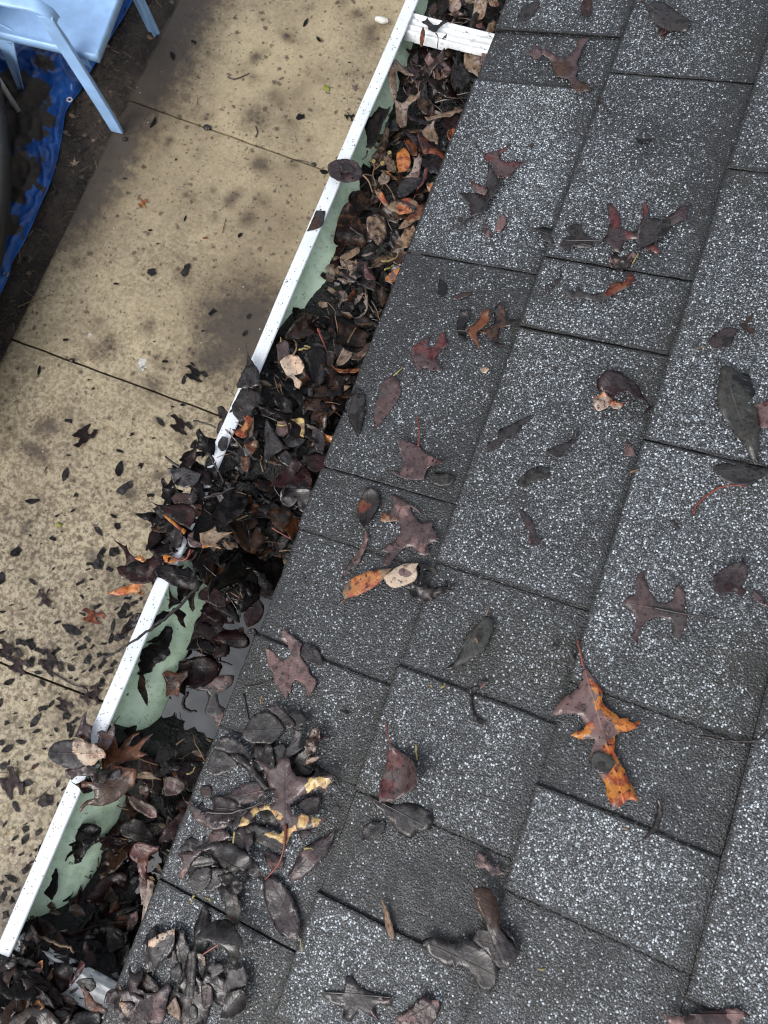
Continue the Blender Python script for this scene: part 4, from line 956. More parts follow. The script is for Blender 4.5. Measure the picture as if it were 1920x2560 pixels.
T('gh','oval',"715,420 732,370 770,300 820,230 900,204 982,230 1042,290 1072,340 1062,382 1010,442 960,482 880,476 780,472",'gry','pur',"big rounded grey leaf at the top of the eave pile",h=.006,ax="730,370 1070,350",curl=.35)
T('gh','oak',"903,162 990,150 1052,170 1122,250 1162,300 1152,352 1080,332 1020,250 960,206",'pur','dkb',"purple strap leaf crossing the top of the eave pile",h=.008)
T('gh','oval',"1100,230 1172,190 1232,230 1292,290 1220,332 1180,342 1150,292",'gry','pur',"small grey pointed leaf at the pile's top right",h=.006)
T('gh','oval',"930,560 1000,500 1060,480 1100,560 1060,640 980,660",'gry','lgy',"half hidden grey leaf in the middle of the eave pile",h=.005)
T('gh','curl',"1130,640 1200,560 1272,520 1292,590 1252,680 1332,702 1290,752 1200,742",'blk','dkb',"glossy black fold at the right of the eave pile",h=.004,curl=.6)
T('gh','curl',"1288,400 1342,338 1387,370 1382,470 1342,560 1290,592 1268,500",'brn','pal',"shrivelled brown and grey leaf on the pile's right",h=.006,wrinkle=.25,curl=.6)
T('gh','frag',"1385,385 1450,418 1494,440 1450,452 1388,442",'mar','pur',"maroon pointed tip right of the shrivelled brown leaf",h=.002)
T('gh','frag',"1262,628 1300,600 1387,592 1370,618 1320,642 1258,668",'pal','tan',"pale shrivelled scrap right of the yellow tipped oak leaf",h=.006,wrinkle=.3)
T('gh','oak',"1060,592 1100,510 1150,420 1172,358 1243,380 1202,470 1202,520 1243,508 1162,572 1090,612",'lgy','gry',"light grey pointed leaf standing above the yellow tipped oak leaf",h=.009,curl=.4)
T('gh','oval',"408,702 420,640 470,528 540,538 602,580 662,630 667,672 600,722 500,757 430,746",'lgy','gry',"round shiny grey leaf overhanging the water at the pile's left",h=.004,curl=.15,wrinkle=.03)
T('gh','oval',"470,522 510,440 572,413 652,430 702,470 762,540 812,622 792,642 640,592 540,542",'gry','dkb',"dark wet leaf lying over the round shiny grey leaf",h=.006,curl=.4)
T('gh','curl',"610,560 700,578 802,680 882,780 943,870 902,882 820,782 720,682 640,622",'dkb','lgy',"long rolled dark leaf running down the middle of the eave pile",h=.009,cup=-2.0,curl=.3)
T('gh','oak',"1088,1372 1060,1352 1020,1312 950,1292 875,1252 960,1243 1040,1262 1058,1212 1010,1132 960,1062 890,1058 830,1088 790,1162 720,1192 674,1204 720,1122 770,1072 860,1010 930,1003 990,1000 985,900 950,860 900,700 818,618 900,640 960,690 1000,680 1042,600 1122,610 1142,700 1190,762 1300,770 1400,760 1502,736 1518,770 1460,850 1484,910 1400,880 1340,870 1270,912 1220,932 1150,982 1122,1022 1150,1092 1210,1093 1300,1110 1434,1130 1370,1192 1280,1217 1200,1232 1150,1243 1120,1292",'dpk','ylw',"large oak leaf with bright yellow lobes on top of the eave pile",hot="1450,810 1380,800 1300,850 1350,1150 1240,1160 960,1265 1020,1290 740,1140 820,1070 920,1030 1090,1300 1150,1230 1010,1090",hotr=.085,ax="1086,1360 1080,620",stem="1086,1180 1084,1320 1062,1430 1010,1540 900,1657",sc='stem_red',sr=.0011,h=.012,curl=.2)
T('gh','oval',"1107,1610 1160,1530 1200,1440 1260,1370 1342,1318 1430,1280 1518,1215 1500,1292 1472,1372 1432,1442 1372,1522 1302,1582 1230,1642 1150,1674 1110,1652",'pur','dpk',"long purple oval leaf with a dark midrib right of the eave pile",ax="1110,1660 1518,1215",curl=.08,wrinkle=.03)
T('t7','oval',"1135,480 1180,463 1232,510 1272,580 1292,640 1300,737 1250,735 1200,702 1170,642 1145,562",'pur','lgy',"long brownish oval leaf with a pale midrib and straw stalk below the eave pile",ax="1300,737 1160,465",stem="1298,735 1303,765 1306,792",sc='stem_yel',curl=.1,wrinkle=.03,h=.001)
T('gh','oval',"348,872 380,838 430,846 452,890 430,937 390,947 355,920",'mar','blk',"round maroon disc like leaf at the shingle edge above the pile's left leaves",curl=.02,wrinkle=.01,h=.001)
# ------------------------------------------------------------------ lower pile
T('gi','oval',"700,240 780,130 900,98 942,150 920,252 860,322 800,357 758,330 738,280",'gry','lgy',"grey oval leaf above the wide shingle crack",h=.005)
T('gi','oval',"1058,300 1120,288 1172,340 1192,392 1217,500 1202,590 1190,705 1150,660 1090,582 1060,440",'grn','brn',"hanging olive grey leaf pointing down into the lower pile",h=.006,ax="1120,290 1190,700")
T('gi','frag',"1000,180 1140,160 1240,240 1240,330 1160,360 1040,260",'dkb','blk',"dark knotted leaf joining the eave pile to the hanging olive grey leaf",h=.007,wrinkle=.2)
T('gi','oak',"165,1030 232,1100 290,1058 302,1160 262,1232 330,1282 430,1272 540,1188 572,1240 530,1342 520,1500 470,1572 380,1542 280,1482 228,1402 188,1280 148,1222 180,1130",'pur','pnk',"purple pink creased oak leaf at the bottom left of the roof",h=.004,hot="450,1480 430,1350",hotr=.14,wrinkle=.12)
T('gi','oval',"560,1060 640,1008 662,1100 622,1182 548,1170",'gry','lgy',"small grey leaf in the upper part of the lower pile",h=.004)
T('gi','frag',"240,1150 330,1110 420,1190 460,1260 400,1300 300,1290",'dkb','mar',"dark brown triangular leaf behind the purple pink creased leaf",h=.003)
T('gi','curl',"838,1222 900,1198 942,1250 942,1402 880,1442 850,1402",'mar','dpk',"dark red narrow leaf in the lower pile",h=.004)
T('gi','oval',"700,1430 760,1398 802,1450 792,1542 730,1572",'gry','lgy',"wet grey leaf at the bottom of the lower pile",h=.003)
T('gi','oval',"598,1328 642,1440 644,1552 560,1502 518,1430 560,1370",'tan','pal',"tan streaked leaf standing at the bottom of the lower pile",h=.005,mat='dryleaf')
T('gi','oval',"70,1378 160,1370 262,1450 342,1562 300,1620 200,1602 110,1560",'mar','tan',"maroon leaf with a tan edge at the photo's bottom left",h=.005,hot="120,1500 90,1420",hotr=.14)
T('gi','frag',"600,680 692,700 702,800 742,880 702,1002 680,1152 620,1002 590,880",'blk','dkb',"black upright leaf in the middle of the lower pile",h=.003)
T('gi','oval',"718,920 792,888 787,1100 772,1342 688,1342 702,1100",'lgy','dkb',"grey striped strap leaf running down the lower pile",h=.007,ax="760,900 730,1340",cup=-1.0)
T('gi','frag',"892,1080 930,1008 1032,1018 1064,1070 1002,1122 940,1163",'lgy','gry',"flat light grey scrap in the centre of the lower pile",h=.004)
T('gi','oval',"1080,1050 1150,1060 1242,1028 1282,1150 1282,1232 1180,1252 1090,1292 1070,1180",'lgy','grn',"light olive grey leaf with a white midrib in the lower pile",h=.005,ax="1130,1050 1180,1240")
T('gi','curl',"1030,1532 1040,1430 1080,1290 1180,1258 1242,1250 1292,1352 1282,1432 1180,1502 1090,1543",'gry','blk',"dark rolled leaf at the lower right of the lower pile",h=.006,cup=1.2,curl=.5)
T('gi','curl',"840,760 880,680 940,618 1060,593 1142,630 1202,690 1272,750 1292,832 1262,942 1182,1012 1140,1052 1100,982 1120,880 1040,802 940,780 880,802",'gry','lgy',"glossy blue black leaf rolled like a shell at the top of the lower pile",h=.012,cup=-1.6,curl=.5,stem="1180,712 1050,800 860,925",sc='stem_red',sr=.0012)
T('gi','oval',"348,802 420,755 480,720 602,678 592,822 560,902 480,982 402,1094 380,1002 355,900",'gry','crm',"grey pointed leaf with a cream upper edge at the left of the lower pile",hot="380,800 470,750 570,700",hotr=.15,h=.006,curl=.3)
T('gi','frag',"790,900 870,930 880,1030 860,1140 800,1050",'dkb','tan',"brown curled sliver beside the grey striped strap leaf",h=.005,curl=.6)
# ------------------------------------------------------------------ inside the gutter, from the top down
G = traced
G('ga','oak',"1200,-10 1345,-10 1352,60 1322,200 1262,250 1160,252 1190,120",'pal','tan',"large pale grey tan leaf standing above the upper hanger",z=-.012,tilt=(.1,-.35),mat='dryleaf')
G('ga','oval',"880,-10 1000,-10 1042,60 1012,130 962,182 890,120",'pal','tan',"rounded grey brown leaf above the middle of the upper hanger",z=-.014,tilt=(-.2,-.2),mat='dryleaf')
G('ga','frag',"1342,80 1500,90 1492,180 1390,242 1332,220",'blk','dkb',"black leaf above the hanger's roof end",z=-.014)
G('ga','oval',"1360,-10 1480,-15 1502,82 1400,70",'tan','rus',"tan leaf at the very top beside the shingle edge",z=-.008)
G('ga','frag',"750,-12 880,-12 872,120 800,222 760,150",'dkb','gry',"dark upright leaf at the very top near the front lip",z=-.014,tilt=(-.5,0))
G('ga','frag',"650,80 720,30 752,110 692,182 640,150",'brn','gry',"small brown leaf between the front lip and the top edge",z=-.018)
G('ga','curl',"870,182 1000,150 1064,190 1042,232 950,212",'brn','pal',"brown rolled leaf touching the hanger's far edge",z=-.010,cup=1.5)
G('ga','frag',"1215,300 1290,280 1320,340 1290,350 1230,330",'red','rus',"red scrap against the far edge of the upper hanger",z=-.006)
G('ga','oak',"553,272 600,250 625,208 652,262 702,300 760,300 820,260 882,273 830,300 770,342 742,382 730,407 640,372 625,322 570,300",'gry','pur',"dark forked leaf lying on the upper white hanger",z=.0005,curl=.12,wrinkle=.03,stem="730,405 756,470 744,612",sr=.0006)
G('ga','oval',"573,322 596,380 592,470 566,572 540,562 534,480 548,390",'rus','org',"upright orange brown sliver in front of the upper hanger",z=.004,tilt=(0,-.3))
G('ga','oval',"590,722 650,668 762,722 862,790 922,862 892,952 780,977 700,932 640,842",'pnk','brn',"pinkish brown leaf below the middle of the upper hanger",z=-.022,tilt=(-.1,-.25),wrinkle=.12,mat='dryleaf')
G('ga','curl',"890,900 930,800 1010,620 1062,578 1072,700 1092,950 1092,1082 960,1122 880,1032",'blk','gry',"tall black folded leaf standing below the upper hanger",z=-.014,cup=1.4,tilt=(.3,.1))
G('ga','oval',"1070,740 1082,640 1180,598 1282,640 1292,762 1252,962 1180,902 1090,850",'tan','pal',"olive tan leaf wedged against the shingle edge below the hanger",z=-.016,mat='dryleaf')
G('ga','frag',"1290,640 1372,640 1350,760 1300,840 1280,760",'pnk','pal',"pinkish scrap at the shingle edge below the hanger's end",z=-.008)
G('ga','curl',"198,1150 240,1040 320,968 430,948 502,950 380,987 290,1032 270,1132 240,1284 208,1230",'tan','pal',"curled tan grey leaf edge arching beside the green wall",z=-.022,cup=1.5,tilt=(-.4,.2),mat='dryleaf')
G('ga','oak',"228,1250 310,1272 400,1190 420,1138 482,1170 543,1116 520,1202 440,1262 390,1332 380,1432 370,1542 290,1604 250,1480",'tan','pal',"light tan forked oak leaf in the upper gutter",z=-.016,curl=.4,mat='dryleaf')
G('ga','oval',"520,1150 602,1138 642,1190 702,1302 702,1402 600,1422 520,1332 498,1220",'brn','gry',"mottled dark brown leaf right of the forked tan leaf",z=-.024,wrinkle=.14)
G('ga','curl',"588,1442 700,1420 810,1388 960,1358 1104,1348 980,1392 900,1442 750,1472 620,1484",'tan','pal',"long grey tan leaf edge running across the upper gutter",z=-.016,cup=1.5,mat='dryleaf')
G('ga','curl',"820,1170 900,1190 980,1220 1090,1220 1180,1180 1150,1230 1020,1250 890,1230",'pal','pnk',"thin pale pink curved leaf rim near the shingle edge in the upper gutter",z=-.012,cup=1.5)
G('ga','oval',"818,1432 940,1398 1034,1440 1042,1502 960,1592 850,1582",'mar','dkb',"dark red leaf under the long grey tan edge",z=-.018)
G('gb','curl',"545,633 550,520 534,380 570,290 640,218 690,130 762,190 866,236 820,292 752,322 704,422 662,562 602,632",'blk','dkb',"big glossy black leaf leaning on the green wall in the upper gutter",z=-.006,tilt=(-.45,0),cup=.8,stem="542,635 536,700 488,738",sr=.0009)
G('gb','frag',"870,250 930,330 900,400 830,400 820,300",'gry','lgy',"grey wet scrap behind the big glossy black leaf",z=-.018)
G('gb','curl',"758,362 802,380 792,480 762,602 700,664 662,612 720,452",'tan','brn',"rolled tan leaf next to the glossy black leaf",z=-.018,cup=-2.5,mat='dryleaf')
G('gb','frag',"600,690 680,640 760,660 830,660 820,760 760,820 640,860 590,780",'brn','tan',"mottled brown clump around the three seed cups",z=-.026,wrinkle=.2)
G('gb','frag',"670,960 740,880 802,930 792,1002 700,1032",'tan','pal',"speckled grey tan scrap left of the grey wet oval leaf",z=-.024,wrinkle=.15,mat='dryleaf')
G('gb','frag',"760,780 850,738 882,820 860,890 780,852",'tan','brn',"small tan leaf left of the amber leaf",z=-.022,mat='dryleaf')
G('gb','curl',"760,868 790,870 850,935 905,965 890,980 830,955 785,915",'amb','rus',"thin curved amber leaf rim in the upper gutter",z=-.016,cup=1.5)
G('gb','oval',"1050,482 1130,448 1182,502 1122,602 1132,692 1060,692 1002,602 968,520",'rus','brn',"dark rust leaf behind the amber leaf",z=-.022)
G('gb','oval',"880,702 900,650 960,608 1022,662 1044,782 1002,862 1000,892 910,912 890,802",'amb','org',"glowing amber leaf in the upper gutter",z=-.016,tilt=(-.15,.1),curl=.3)
G('gb','curl',"1105,448 1162,448 1302,580 1474,700 1450,784 1340,682 1200,642 1150,562",'mar','rus',"long shiny red brown leaf slanting to the shingle edge",z=-.010,cup=-1.0,curl=.2)
G('gb','oak',"1146,650 1176,712 1162,802 1142,946 978,952 1060,852 1082,762 1064,718 1112,730",'pnk','pal',"pinkish pointed leaf right of the amber leaf",z=-.012,curl=.15)
G('gb','oval',"886,1112 930,990 1000,948 1168,944 1152,1012 1082,1092 1002,1152 930,1184 893,1152",'gry','lgy',"smooth blue grey oval leaf lying in the upper gutter",z=-.011,curl=.1,wrinkle=.03)
G('gb','curl',"1200,852 1247,828 1232,942 1172,1042 1108,1104 1130,1032 1190,942",'red','pnk',"red curled leaf right of the smooth blue grey one",z=-.012,cup=1.0)
G('gb','oval',"838,1222 960,1188 1042,1190 1112,1240 1132,1282 1062,1352 960,1374 888,1362 790,1312 702,1222 626,1098 702,1108 742,1160 790,1272",'tan','org',"big tan orange veined leaf in the upper gutter",z=-.012,mat='dryleaf',hot="1000,1260 950,1320 730,1180",hotr=.2)
G('gb','oval',"1108,1282 1180,1258 1214,1300 1192,1432 1102,1442 990,1522 898,1534 980,1420 1040,1362",'rus','tan',"reddish brown leaf between the big tan leaf and the shingles",z=-.011,mat='dryleaf')
G('gb','oval',"540,1502 560,1398 640,1348 742,1432 774,1572 702,1670 560,1640",'dpk','brn',"crinkled grey brown leaf below the big tan orange leaf",z=-.022,wrinkle=.15,mat='dryleaf')
G('gb','oval',"328,1180 420,1098 562,1088 604,1202 602,1302 500,1342 430,1424 370,1332",'dkb','brn',"dark brown leaf near the green wall, left of the big tan orange leaf",z=-.030,wrinkle=.15)
G('gb','oval',"188,1562 262,1488 352,1520 432,1660 300,1722 168,1702",'brn','dkb',"brown hollow leaf leaning on the green wall",z=-.040,tilt=(-.4,0),cup=1.2)
G('gb','oval',"1178,420 1290,300 1324,288 1312,382 1362,472 1352,582 1230,512",'tan','pal',"grey tan leaf near the shingles above the red brown slanting leaf",z=-.014,wrinkle=.15,mat='dryleaf')
G('gb','frag',"1478,390 1592,378 1582,452 1520,562 1458,480",'rus','org',"orange brown crumpled scrap tucked at the shingle edge",z=-.010,wrinkle=.25)
G('gb','frag',"1220,1010 1320,990 1330,1050 1270,1110 1230,1060",'tan','org',"small tan crumpled scrap against the shingle edge",z=-.014,wrinkle=.25)
G('gb','oval',"92,802 170,750 280,732 390,750 442,802 482,872 497,912 430,982 330,1007 230,997 128,950 90,872",'pur','dpk',"purple oval leaf lying across the white gutter lip",z=.006,curl=.12,wrinkle=.05,ax="497,912 92,820",stem="495,910 560,990 604,1112",sc='stem_tan',sr=.0009,tilt=(.05,0))
G('gb','frag',"222,800 300,765 402,842 380,872 262,887",'gry','dkb',"small dark scrap stuck on the purple oval lip leaf",z=.010,curl=.05)
G('gb','curl',"-5,862 60,852 104,880 80,912 30,905",'blk','dkb',"tiny black curl at the outer tip of the purple lip leaf",z=.003,curl=.8)
G('gc','frag',"415,120 522,125 512,200 490,292 400,342 308,362 352,270",'gry','brn',"dark and red brown scrap pasted flat on the white lip",z=.0012,curl=0,wrinkle=.004,edge=0,hot="400,280 350,330",hotr=.3)
G('gc','curl',"618,470 660,360 742,293 862,310 982,432 987,522 902,562 800,542 720,532 680,562 636,540",'dkb','brn',"scoop shaped dark brown leaf leaning on the green wall in mid gutter",z=-.032,cup=1.4)
G('gc','oval',"692,660 780,602 902,540 922,592 870,642 780,692 696,710",'tan','pal',"tan grey leaf in front of the scoop shaped leaf",z=-.030,mat='dryleaf')
G('gc','curl',"768,732 880,688 904,762 902,838 800,832",'pal','tan',"pale rolled leaf in mid gutter",z=-.034,cup=-1.5,mat='dryleaf')
G('gc','oval',"1010,232 1110,200 1202,290 1228,402 1182,502 1162,562 1132,432 1042,462 998,340",'tan','dpk',"ridged grey brown leaf in mid gutter below the crinkled one",z=-.018,wrinkle=.16,mat='dryleaf')
G('gc','oval',"940,640 1000,618 1085,600 1050,640 980,655",'pal','crm',"small pale boat shaped leaf in mid gutter",z=-.022,cup=1.2,mat='dryleaf')
G('gc','oval',"1398,420 1450,328 1540,308 1582,382 1562,522 1480,562 1380,542 1298,480",'tan','brn',"olive brown ribbed leaf close to the shingle edge in mid gutter",z=-.016,wrinkle=.12,mat='dryleaf')
G('gc','oval',"1340,640 1400,590 1500,600 1480,700 1390,760 1300,720",'brn','tan',"dim brown leaf left of the pink oval leaf at the edge",z=-.020)
G('gc','oval',"1580,523 1622,600 1617,692 1602,772 1550,813 1498,780 1463,720 1480,650 1540,568",'pnk','red',"pink red oval leaf lying on the shingle edge",z=.010,curl=.1,tilt=(-.3,0))
G('gc','oval',"1213,902 1290,820 1393,778 1382,882 1290,954 1218,942",'org','pnk',"bright orange spotted leaf beside the small pool in mid gutter",z=-.016)
G('gc','oval',"975,718 1012,790 1062,860 1104,922 1010,922 968,850",'red','pnk',"pinkish red tongue shaped leaf in mid gutter",z=-.022)
G('gc','oak',"510,538 552,580 592,620 642,560 720,510 794,508 742,572 692,652 680,762 642,802 560,782 508,702 500,640",'mar','blk',"jagged blackish red leaf against the green wall in mid gutter",z=-.040,tilt=(-.4,0))
G('gc','oval',"880,1110 960,1058 1007,1100 1012,1242 962,1332 900,1368 820,1362 778,1330 830,1230 860,1170",'pal','gry',"pale stone coloured leaf with a wet grey foot in mid gutter",z=-.042,hot="850,1310",hotr=.22,mat='dryleaf')
G('gc','curl',"688,1240 760,1130 850,1028 883,1060 842,1132 790,1202 730,1243",'rus','tan',"rolled brown leaf left of the pale stone coloured leaf",z=-.038,cup=-2.5)
G('gc','oval',"1040,1182 1100,1098 1172,1140 1254,1202 1232,1302 1150,1332 1010,1342",'gry','lgy',"wet grey leaf lying in the small pool by the shingle edge",z=-.054,curl=.05)
G('gc','oval',"280,1340 300,1260 350,1180 352,1240 320,1330",'tan','ylw',"narrow straw coloured leaf against the green wall in mid gutter",z=-.040,mat='dryleaf')
G('gc','frag',"190,1430 230,1370 265,1400 270,1470 200,1470",'lgy','pal',"crumpled shiny grey scrap near the green wall in mid gutter",z=-.030,wrinkle=.3)
G('gc','curl',"115,1200 150,1235 220,1250 280,1320 250,1370 170,1420 150,1310",'blk','dkb',"black ragged leaf at the foot of the green wall, mid gutter",z=-.030)
G('gd','oval',"628,340 680,303 742,310 762,382 762,472 710,512 660,543 638,490 638,430",'dpk','brn',"small brown grey oval leaf left of the pale cream leaf",z=-.006,stem="672,308 675,285 668,262",sc='stem_yel')
G('gd','oval',"668,522 740,460 800,443 872,480 917,560 907,642 892,742 872,808 820,772 800,702 740,662 700,602",'crm','pal',"pale cream leaf standing out in the middle of the gutter heap",z=.000,mat='dryleaf',ax="800,443 860,800",tilt=(-.1,-.1),stem="800,445 836,390 830,328",sc='stem_tan',sr=.0009,hot="770,700 790,660",hotr=.12,curl=.2)
G('gd','oval',"918,430 1000,380 1082,362 1142,430 1148,562 1122,702 1062,782 1000,792 988,702 960,560",'blk','gry',"black ribbed oval leaf right of the pale cream leaf",z=.004,ax="1040,370 1010,790",tilt=(.15,-.1))
G('gd','oval',"958,780 1002,790 992,932 908,1074 898,992 940,900",'lgy','gry',"grey pointed sliver hanging below the black ribbed leaf",z=-.002)
G('gd','curl',"1248,530 1320,400 1412,420 1402,472 1332,542 1268,557",'tan','pal',"striped tan ribbon of leaf near the shingle edge",z=-.006,cup=1.0,mat='dryleaf')
G('gd','curl',"1410,462 1512,400 1562,330 1628,318 1572,422 1500,522 1400,492",'brn','tan',"twisted grey tan ribbon reaching the shingle edge",z=-.004,cup=1.0,mat='dryleaf')
G('gd','oval',"1138,430 1252,430 1222,562 1302,662 1452,662 1442,742 1302,762 1160,792 1138,662 1190,620 1150,542",'brn','dpk',"shiny brown leaf below the striped tan ribbon",z=-.014)
G('gd','curl',"1198,540 1242,590 1322,602 1432,588 1534,586 1452,643 1322,664 1228,620",'org','rus',"orange brown crescent shaped leaf near the shingle edge",z=-.006,cup=1.0)
G('gd','oval',"1010,790 1080,775 1160,790 1280,760 1402,768 1332,822 1208,844",'tan','pal',"light tan leaf strip below the shiny brown leaf",z=-.008,mat='dryleaf')
G('gd','oval',"1190,870 1260,850 1290,930 1240,990 1170,960",'gry','lgy',"shiny wet scrap in a hollow near the shingle edge",z=-.030)
G('gd','oval',"558,820 642,838 742,880 802,962 792,1114 700,1052 620,962",'blk','gry',"glossy black veined leaf below the pale cream leaf",z=.000,wrinkle=.14)
G('gd','oak',"978,1150 990,1050 1062,958 1172,928 1254,1000 1182,1082 1050,1122",'brn','rus',"dull brown leaf near the shingle edge under the grey sliver",z=-.008)
G('gd','oval',"640,1140 742,1128 784,1190 732,1272 680,1293 618,1250",'pnk','tan',"pinkish tan leaf with a yellow stalk over it",z=.004,stem="640,1170 700,1180 770,1155",sc='stem_yel',sr=.001)
G('gd','curl',"778,1140 860,1098 918,1130 912,1302 868,1292 882,1200 830,1152",'ylw','tan',"dull yellow rolled leaf beside the pinkish tan one",z=.006,cup=1.2,mat='dryleaf')
G('gd','oval',"688,1312 760,1268 862,1288 933,1320 890,1372 800,1402 740,1392",'gry','lgy',"flat dark leaf below the dull yellow rolled leaf",z=.000)
G('gd','oval',"1000,1210 1102,1228 1134,1330 1112,1474 1050,1452 998,1330",'pur','gry',"grey purple leaf near the shingle edge, above the maroon leaf",z=.002)
G('gd','curl',"1108,1240 1160,1278 1304,1290 1292,1334 1170,1338 1108,1292",'amb','rus',"mustard brown rolled leaf touching the shingle edge",z=.002,cup=-1.5)
G('gd','oval',"898,1490 1050,1478 1184,1500 1152,1592 1050,1662 950,1622",'mar','dkb',"dark maroon leaf with a red stalk reaching over the shingles",z=.006,stem="1160,1515 1280,1560 1390,1590",sc='stem_red',sr=.001,curl=.15)
G('gd','oval',"640,1500 722,1428 794,1520 752,1602 680,1562",'pur','lgy',"small purple grey leaf left of the dark maroon leaf",z=.008)
G('gd','oval',"500,1540 508,1350 503,1222 518,1106 572,1190 632,1290 703,1390 692,1432 602,1482 540,1563",'gry','lgy',"tall grey triangular leaf in the middle of the heap",z=.010,ax="520,1110 560,1540",curl=.15,wrinkle=.03)
G('gd','oval',"315,308 332,420 372,500 442,600 463,660 457,762 352,792 228,802 218,760 262,640 312,560",'gry','blk',"tall black leaf bending over the white lip with a raised point",z=.010,tilt=(-.25,0),ax="400,790 318,310")
G('gd','oval',"168,980 220,880 280,790 362,790 463,860 442,962 382,1012 370,1082 252,1144 178,1060",'gry','lgy',"broad slate grey leaf covering the white lip",z=.010,tilt=(-.1,0),curl=.1,wrinkle=.04)
G('gd','frag',"15,990 60,975 100,1010 130,1060 90,1110 30,1100",'dkb','gry',"black clump of leaf hanging outside the lip",z=-.010)
G('gd','oak',"165,960 150,1060 60,1130 20,1250 60,1320 130,1270 170,1180 160,1100 200,1060",'lgy','dpk',"grey pink leaf hanging down outside the lip",z=-.004,tilt=(-.5,0),curl=.2)
G('gd','frag',"30,1340 70,1290 125,1310 110,1420 60,1450 20,1400",'gry','lgy',"small slate scrap on the lip left of the orange brown oak leaf",z=.003)
G('gd','oak',"168,1222 260,1200 302,1150 262,1040 236,986 332,1070 393,1098 372,1172 332,1252 342,1312 280,1332 218,1292",'rus','org',"orange brown pointed oak leaf at the lip, upright in the heap",z=.014,curl=.4,tilt=(-.2,.2))
G('gd','curl',"345,1190 392,1098 383,1272 342,1302",'pnk','tan',"pinkish upright band beside the orange brown oak leaf",z=.014)
G('gd','frag',"290,1380 370,1350 440,1330 420,1420 380,1480 330,1430",'rus','tan',"brown tan folded scrap below the orange brown oak leaf",z=.008,wrinkle=.2)
G('gd','oval',"255,1490 330,1500 345,1600 300,1660 260,1600",'brn','rus',"dim brown leaf deep in the heap behind the lip",z=.002)
G('ge','oval',"1090,540 1182,420 1292,288 1402,370 1453,480 1442,562 1302,562",'mar','blk',"large dark maroon leaf sagging near the shingle edge",z=-.006,curl=.2)
G('ge','oval',"1178,640 1220,548 1332,528 1432,568 1474,620 1442,702 1422,784 1340,742 1330,662 1272,712 1200,692",'lgy','gry',"large glossy grey curled leaf by the shingle edge above the dark hollow",z=-.008,wrinkle=.12,curl=.3)
G('ge','oval',"203,388 270,374 352,376 432,408 496,430 472,502 400,547 320,547 258,510 238,460",'lgy','grn',"smooth grey oval leaf sticking out over the patio from the lip",z=.010,ax="490,440 203,388",curl=.12,wrinkle=.04,stem="310,376 260,345 205,300 183,278",sr=.0013)
G('ge','oak',"235,640 272,608 277,588 322,595 382,600 442,642 402,702 330,692 268,692 250,662",'brn','mar',"small dark red brown spiky leaf sticking out over the lip",z=.010,curl=.4)
G('ge','frag',"372,640 432,560 460,640 420,700",'pur','lgy',"folded purple grey scrap right of the spiky leaf",z=.014)
G('ge','oval',"440,690 500,700 490,780 450,810",'rus','amb',"amber brown scrap in the overflowing heap",z=.008)
G('ge','oval',"58,668 130,700 252,698 382,700 447,740 452,802 402,903 300,862 200,792 140,740",'mar','dkb',"large blackish maroon leaf jutting out over the patio",z=.014,curl=.3,ax="440,790 60,670")
G('ge','oval',"78,802 170,780 242,850 332,930 352,992 300,1063 200,1052 130,992 88,902",'blk','gry',"big black ribbed leaf hanging outside the lip",z=.004,tilt=(-.3,0),wrinkle=.12)
G('ge','curl',"163,783 202,788 292,868 368,920 350,958 300,912 208,832",'amb','org',"bright orange folded edge on the big black ribbed leaf",z=.012,cup=-.8,curl=.1)
G('ge','curl',"0,800 20,765 90,762 140,790 90,830 50,850",'gry','blk',"dark hooked tip left of the big black ribbed leaf",z=.000)
G('ge','oak',"85,960 120,945 150,990 110,1005 80,1000",'dpk','pnk',"small pinkish scrap under the big black ribbed leaf",z=-.006)
G('ge','oak',"483,942 560,925 622,884 636,940 770,936 680,982 620,1032 676,1083 580,1062 508,1077 488,1010",'org','tan',"bright orange brown oak lobe on the dark heap",z=.008,curl=.15,hot="660,960 560,970",hotr=.4)
G('ge','curl',"388,960 432,928 422,1002 492,1030 497,1067 400,1062 383,1022",'pnk','lgy',"pinkish curled leaf left of the bright orange oak lobe",z=.010,curl=.5)
G('rc','oak',"233,786 300,830 345,855 362,838 382,920 452,982 582,1022 642,990 722,900 782,900 772,1052 722,1092 702,1182 642,1272 562,1292 422,1282 380,1240 300,1200 248,1120 243,1092 292,1080 342,1082 352,1012 320,900",'mar','dpk',"wide maroon oak leaf with long points hanging out over the patio",z=-.002,tilt=(-.2,0),hot="420,1050 560,1140",hotr=.15,curl=.15)
G('rc','frag',"438,990 500,958 497,928 530,980 583,1012 540,1042",'amb','org',"small orange scrap on the wide maroon oak leaf",z=.008,curl=.1)
G('rc','oak',"118,1392 250,1362 300,1332 430,1282 500,1242 540,1170 602,1200 602,1252 540,1292 502,1382 400,1392 300,1422 238,1422",'org','amb',"bright orange curved leaf piece hanging below the wide maroon leaf",z=-.006,tilt=(-.2,0),curl=.1)
G('rc','frag',"562,1368 490,1388 458,1427 520,1412",'org','tan',"tiny orange sliver right of the bright orange curved piece",z=-.008)
G('rc','frag',"773,930 862,960 933,1000 902,1042 838,1054 778,1010",'org','amb',"small orange leaf piece on the white lip with a red stalk",z=.005,stem="880,1000 960,995 1028,972",sc='stem_red')
G('rc','oval',"1060,1060 1090,960 1110,890 1175,910 1150,980 1080,1040",'brn','dpk',"small brown leaf standing inside the lip below the orange oak lobe",z=.006)
G('rc','curl',"708,1120 760,1078 902,1068 1002,1120 1062,1088 1134,1160 1162,1232 1244,1262 1180,1384 1050,1342 902,1312 770,1232 700,1200",'blk','gry',"large crumpled black leaf spilling over the lip",z=.006,wrinkle=.14)
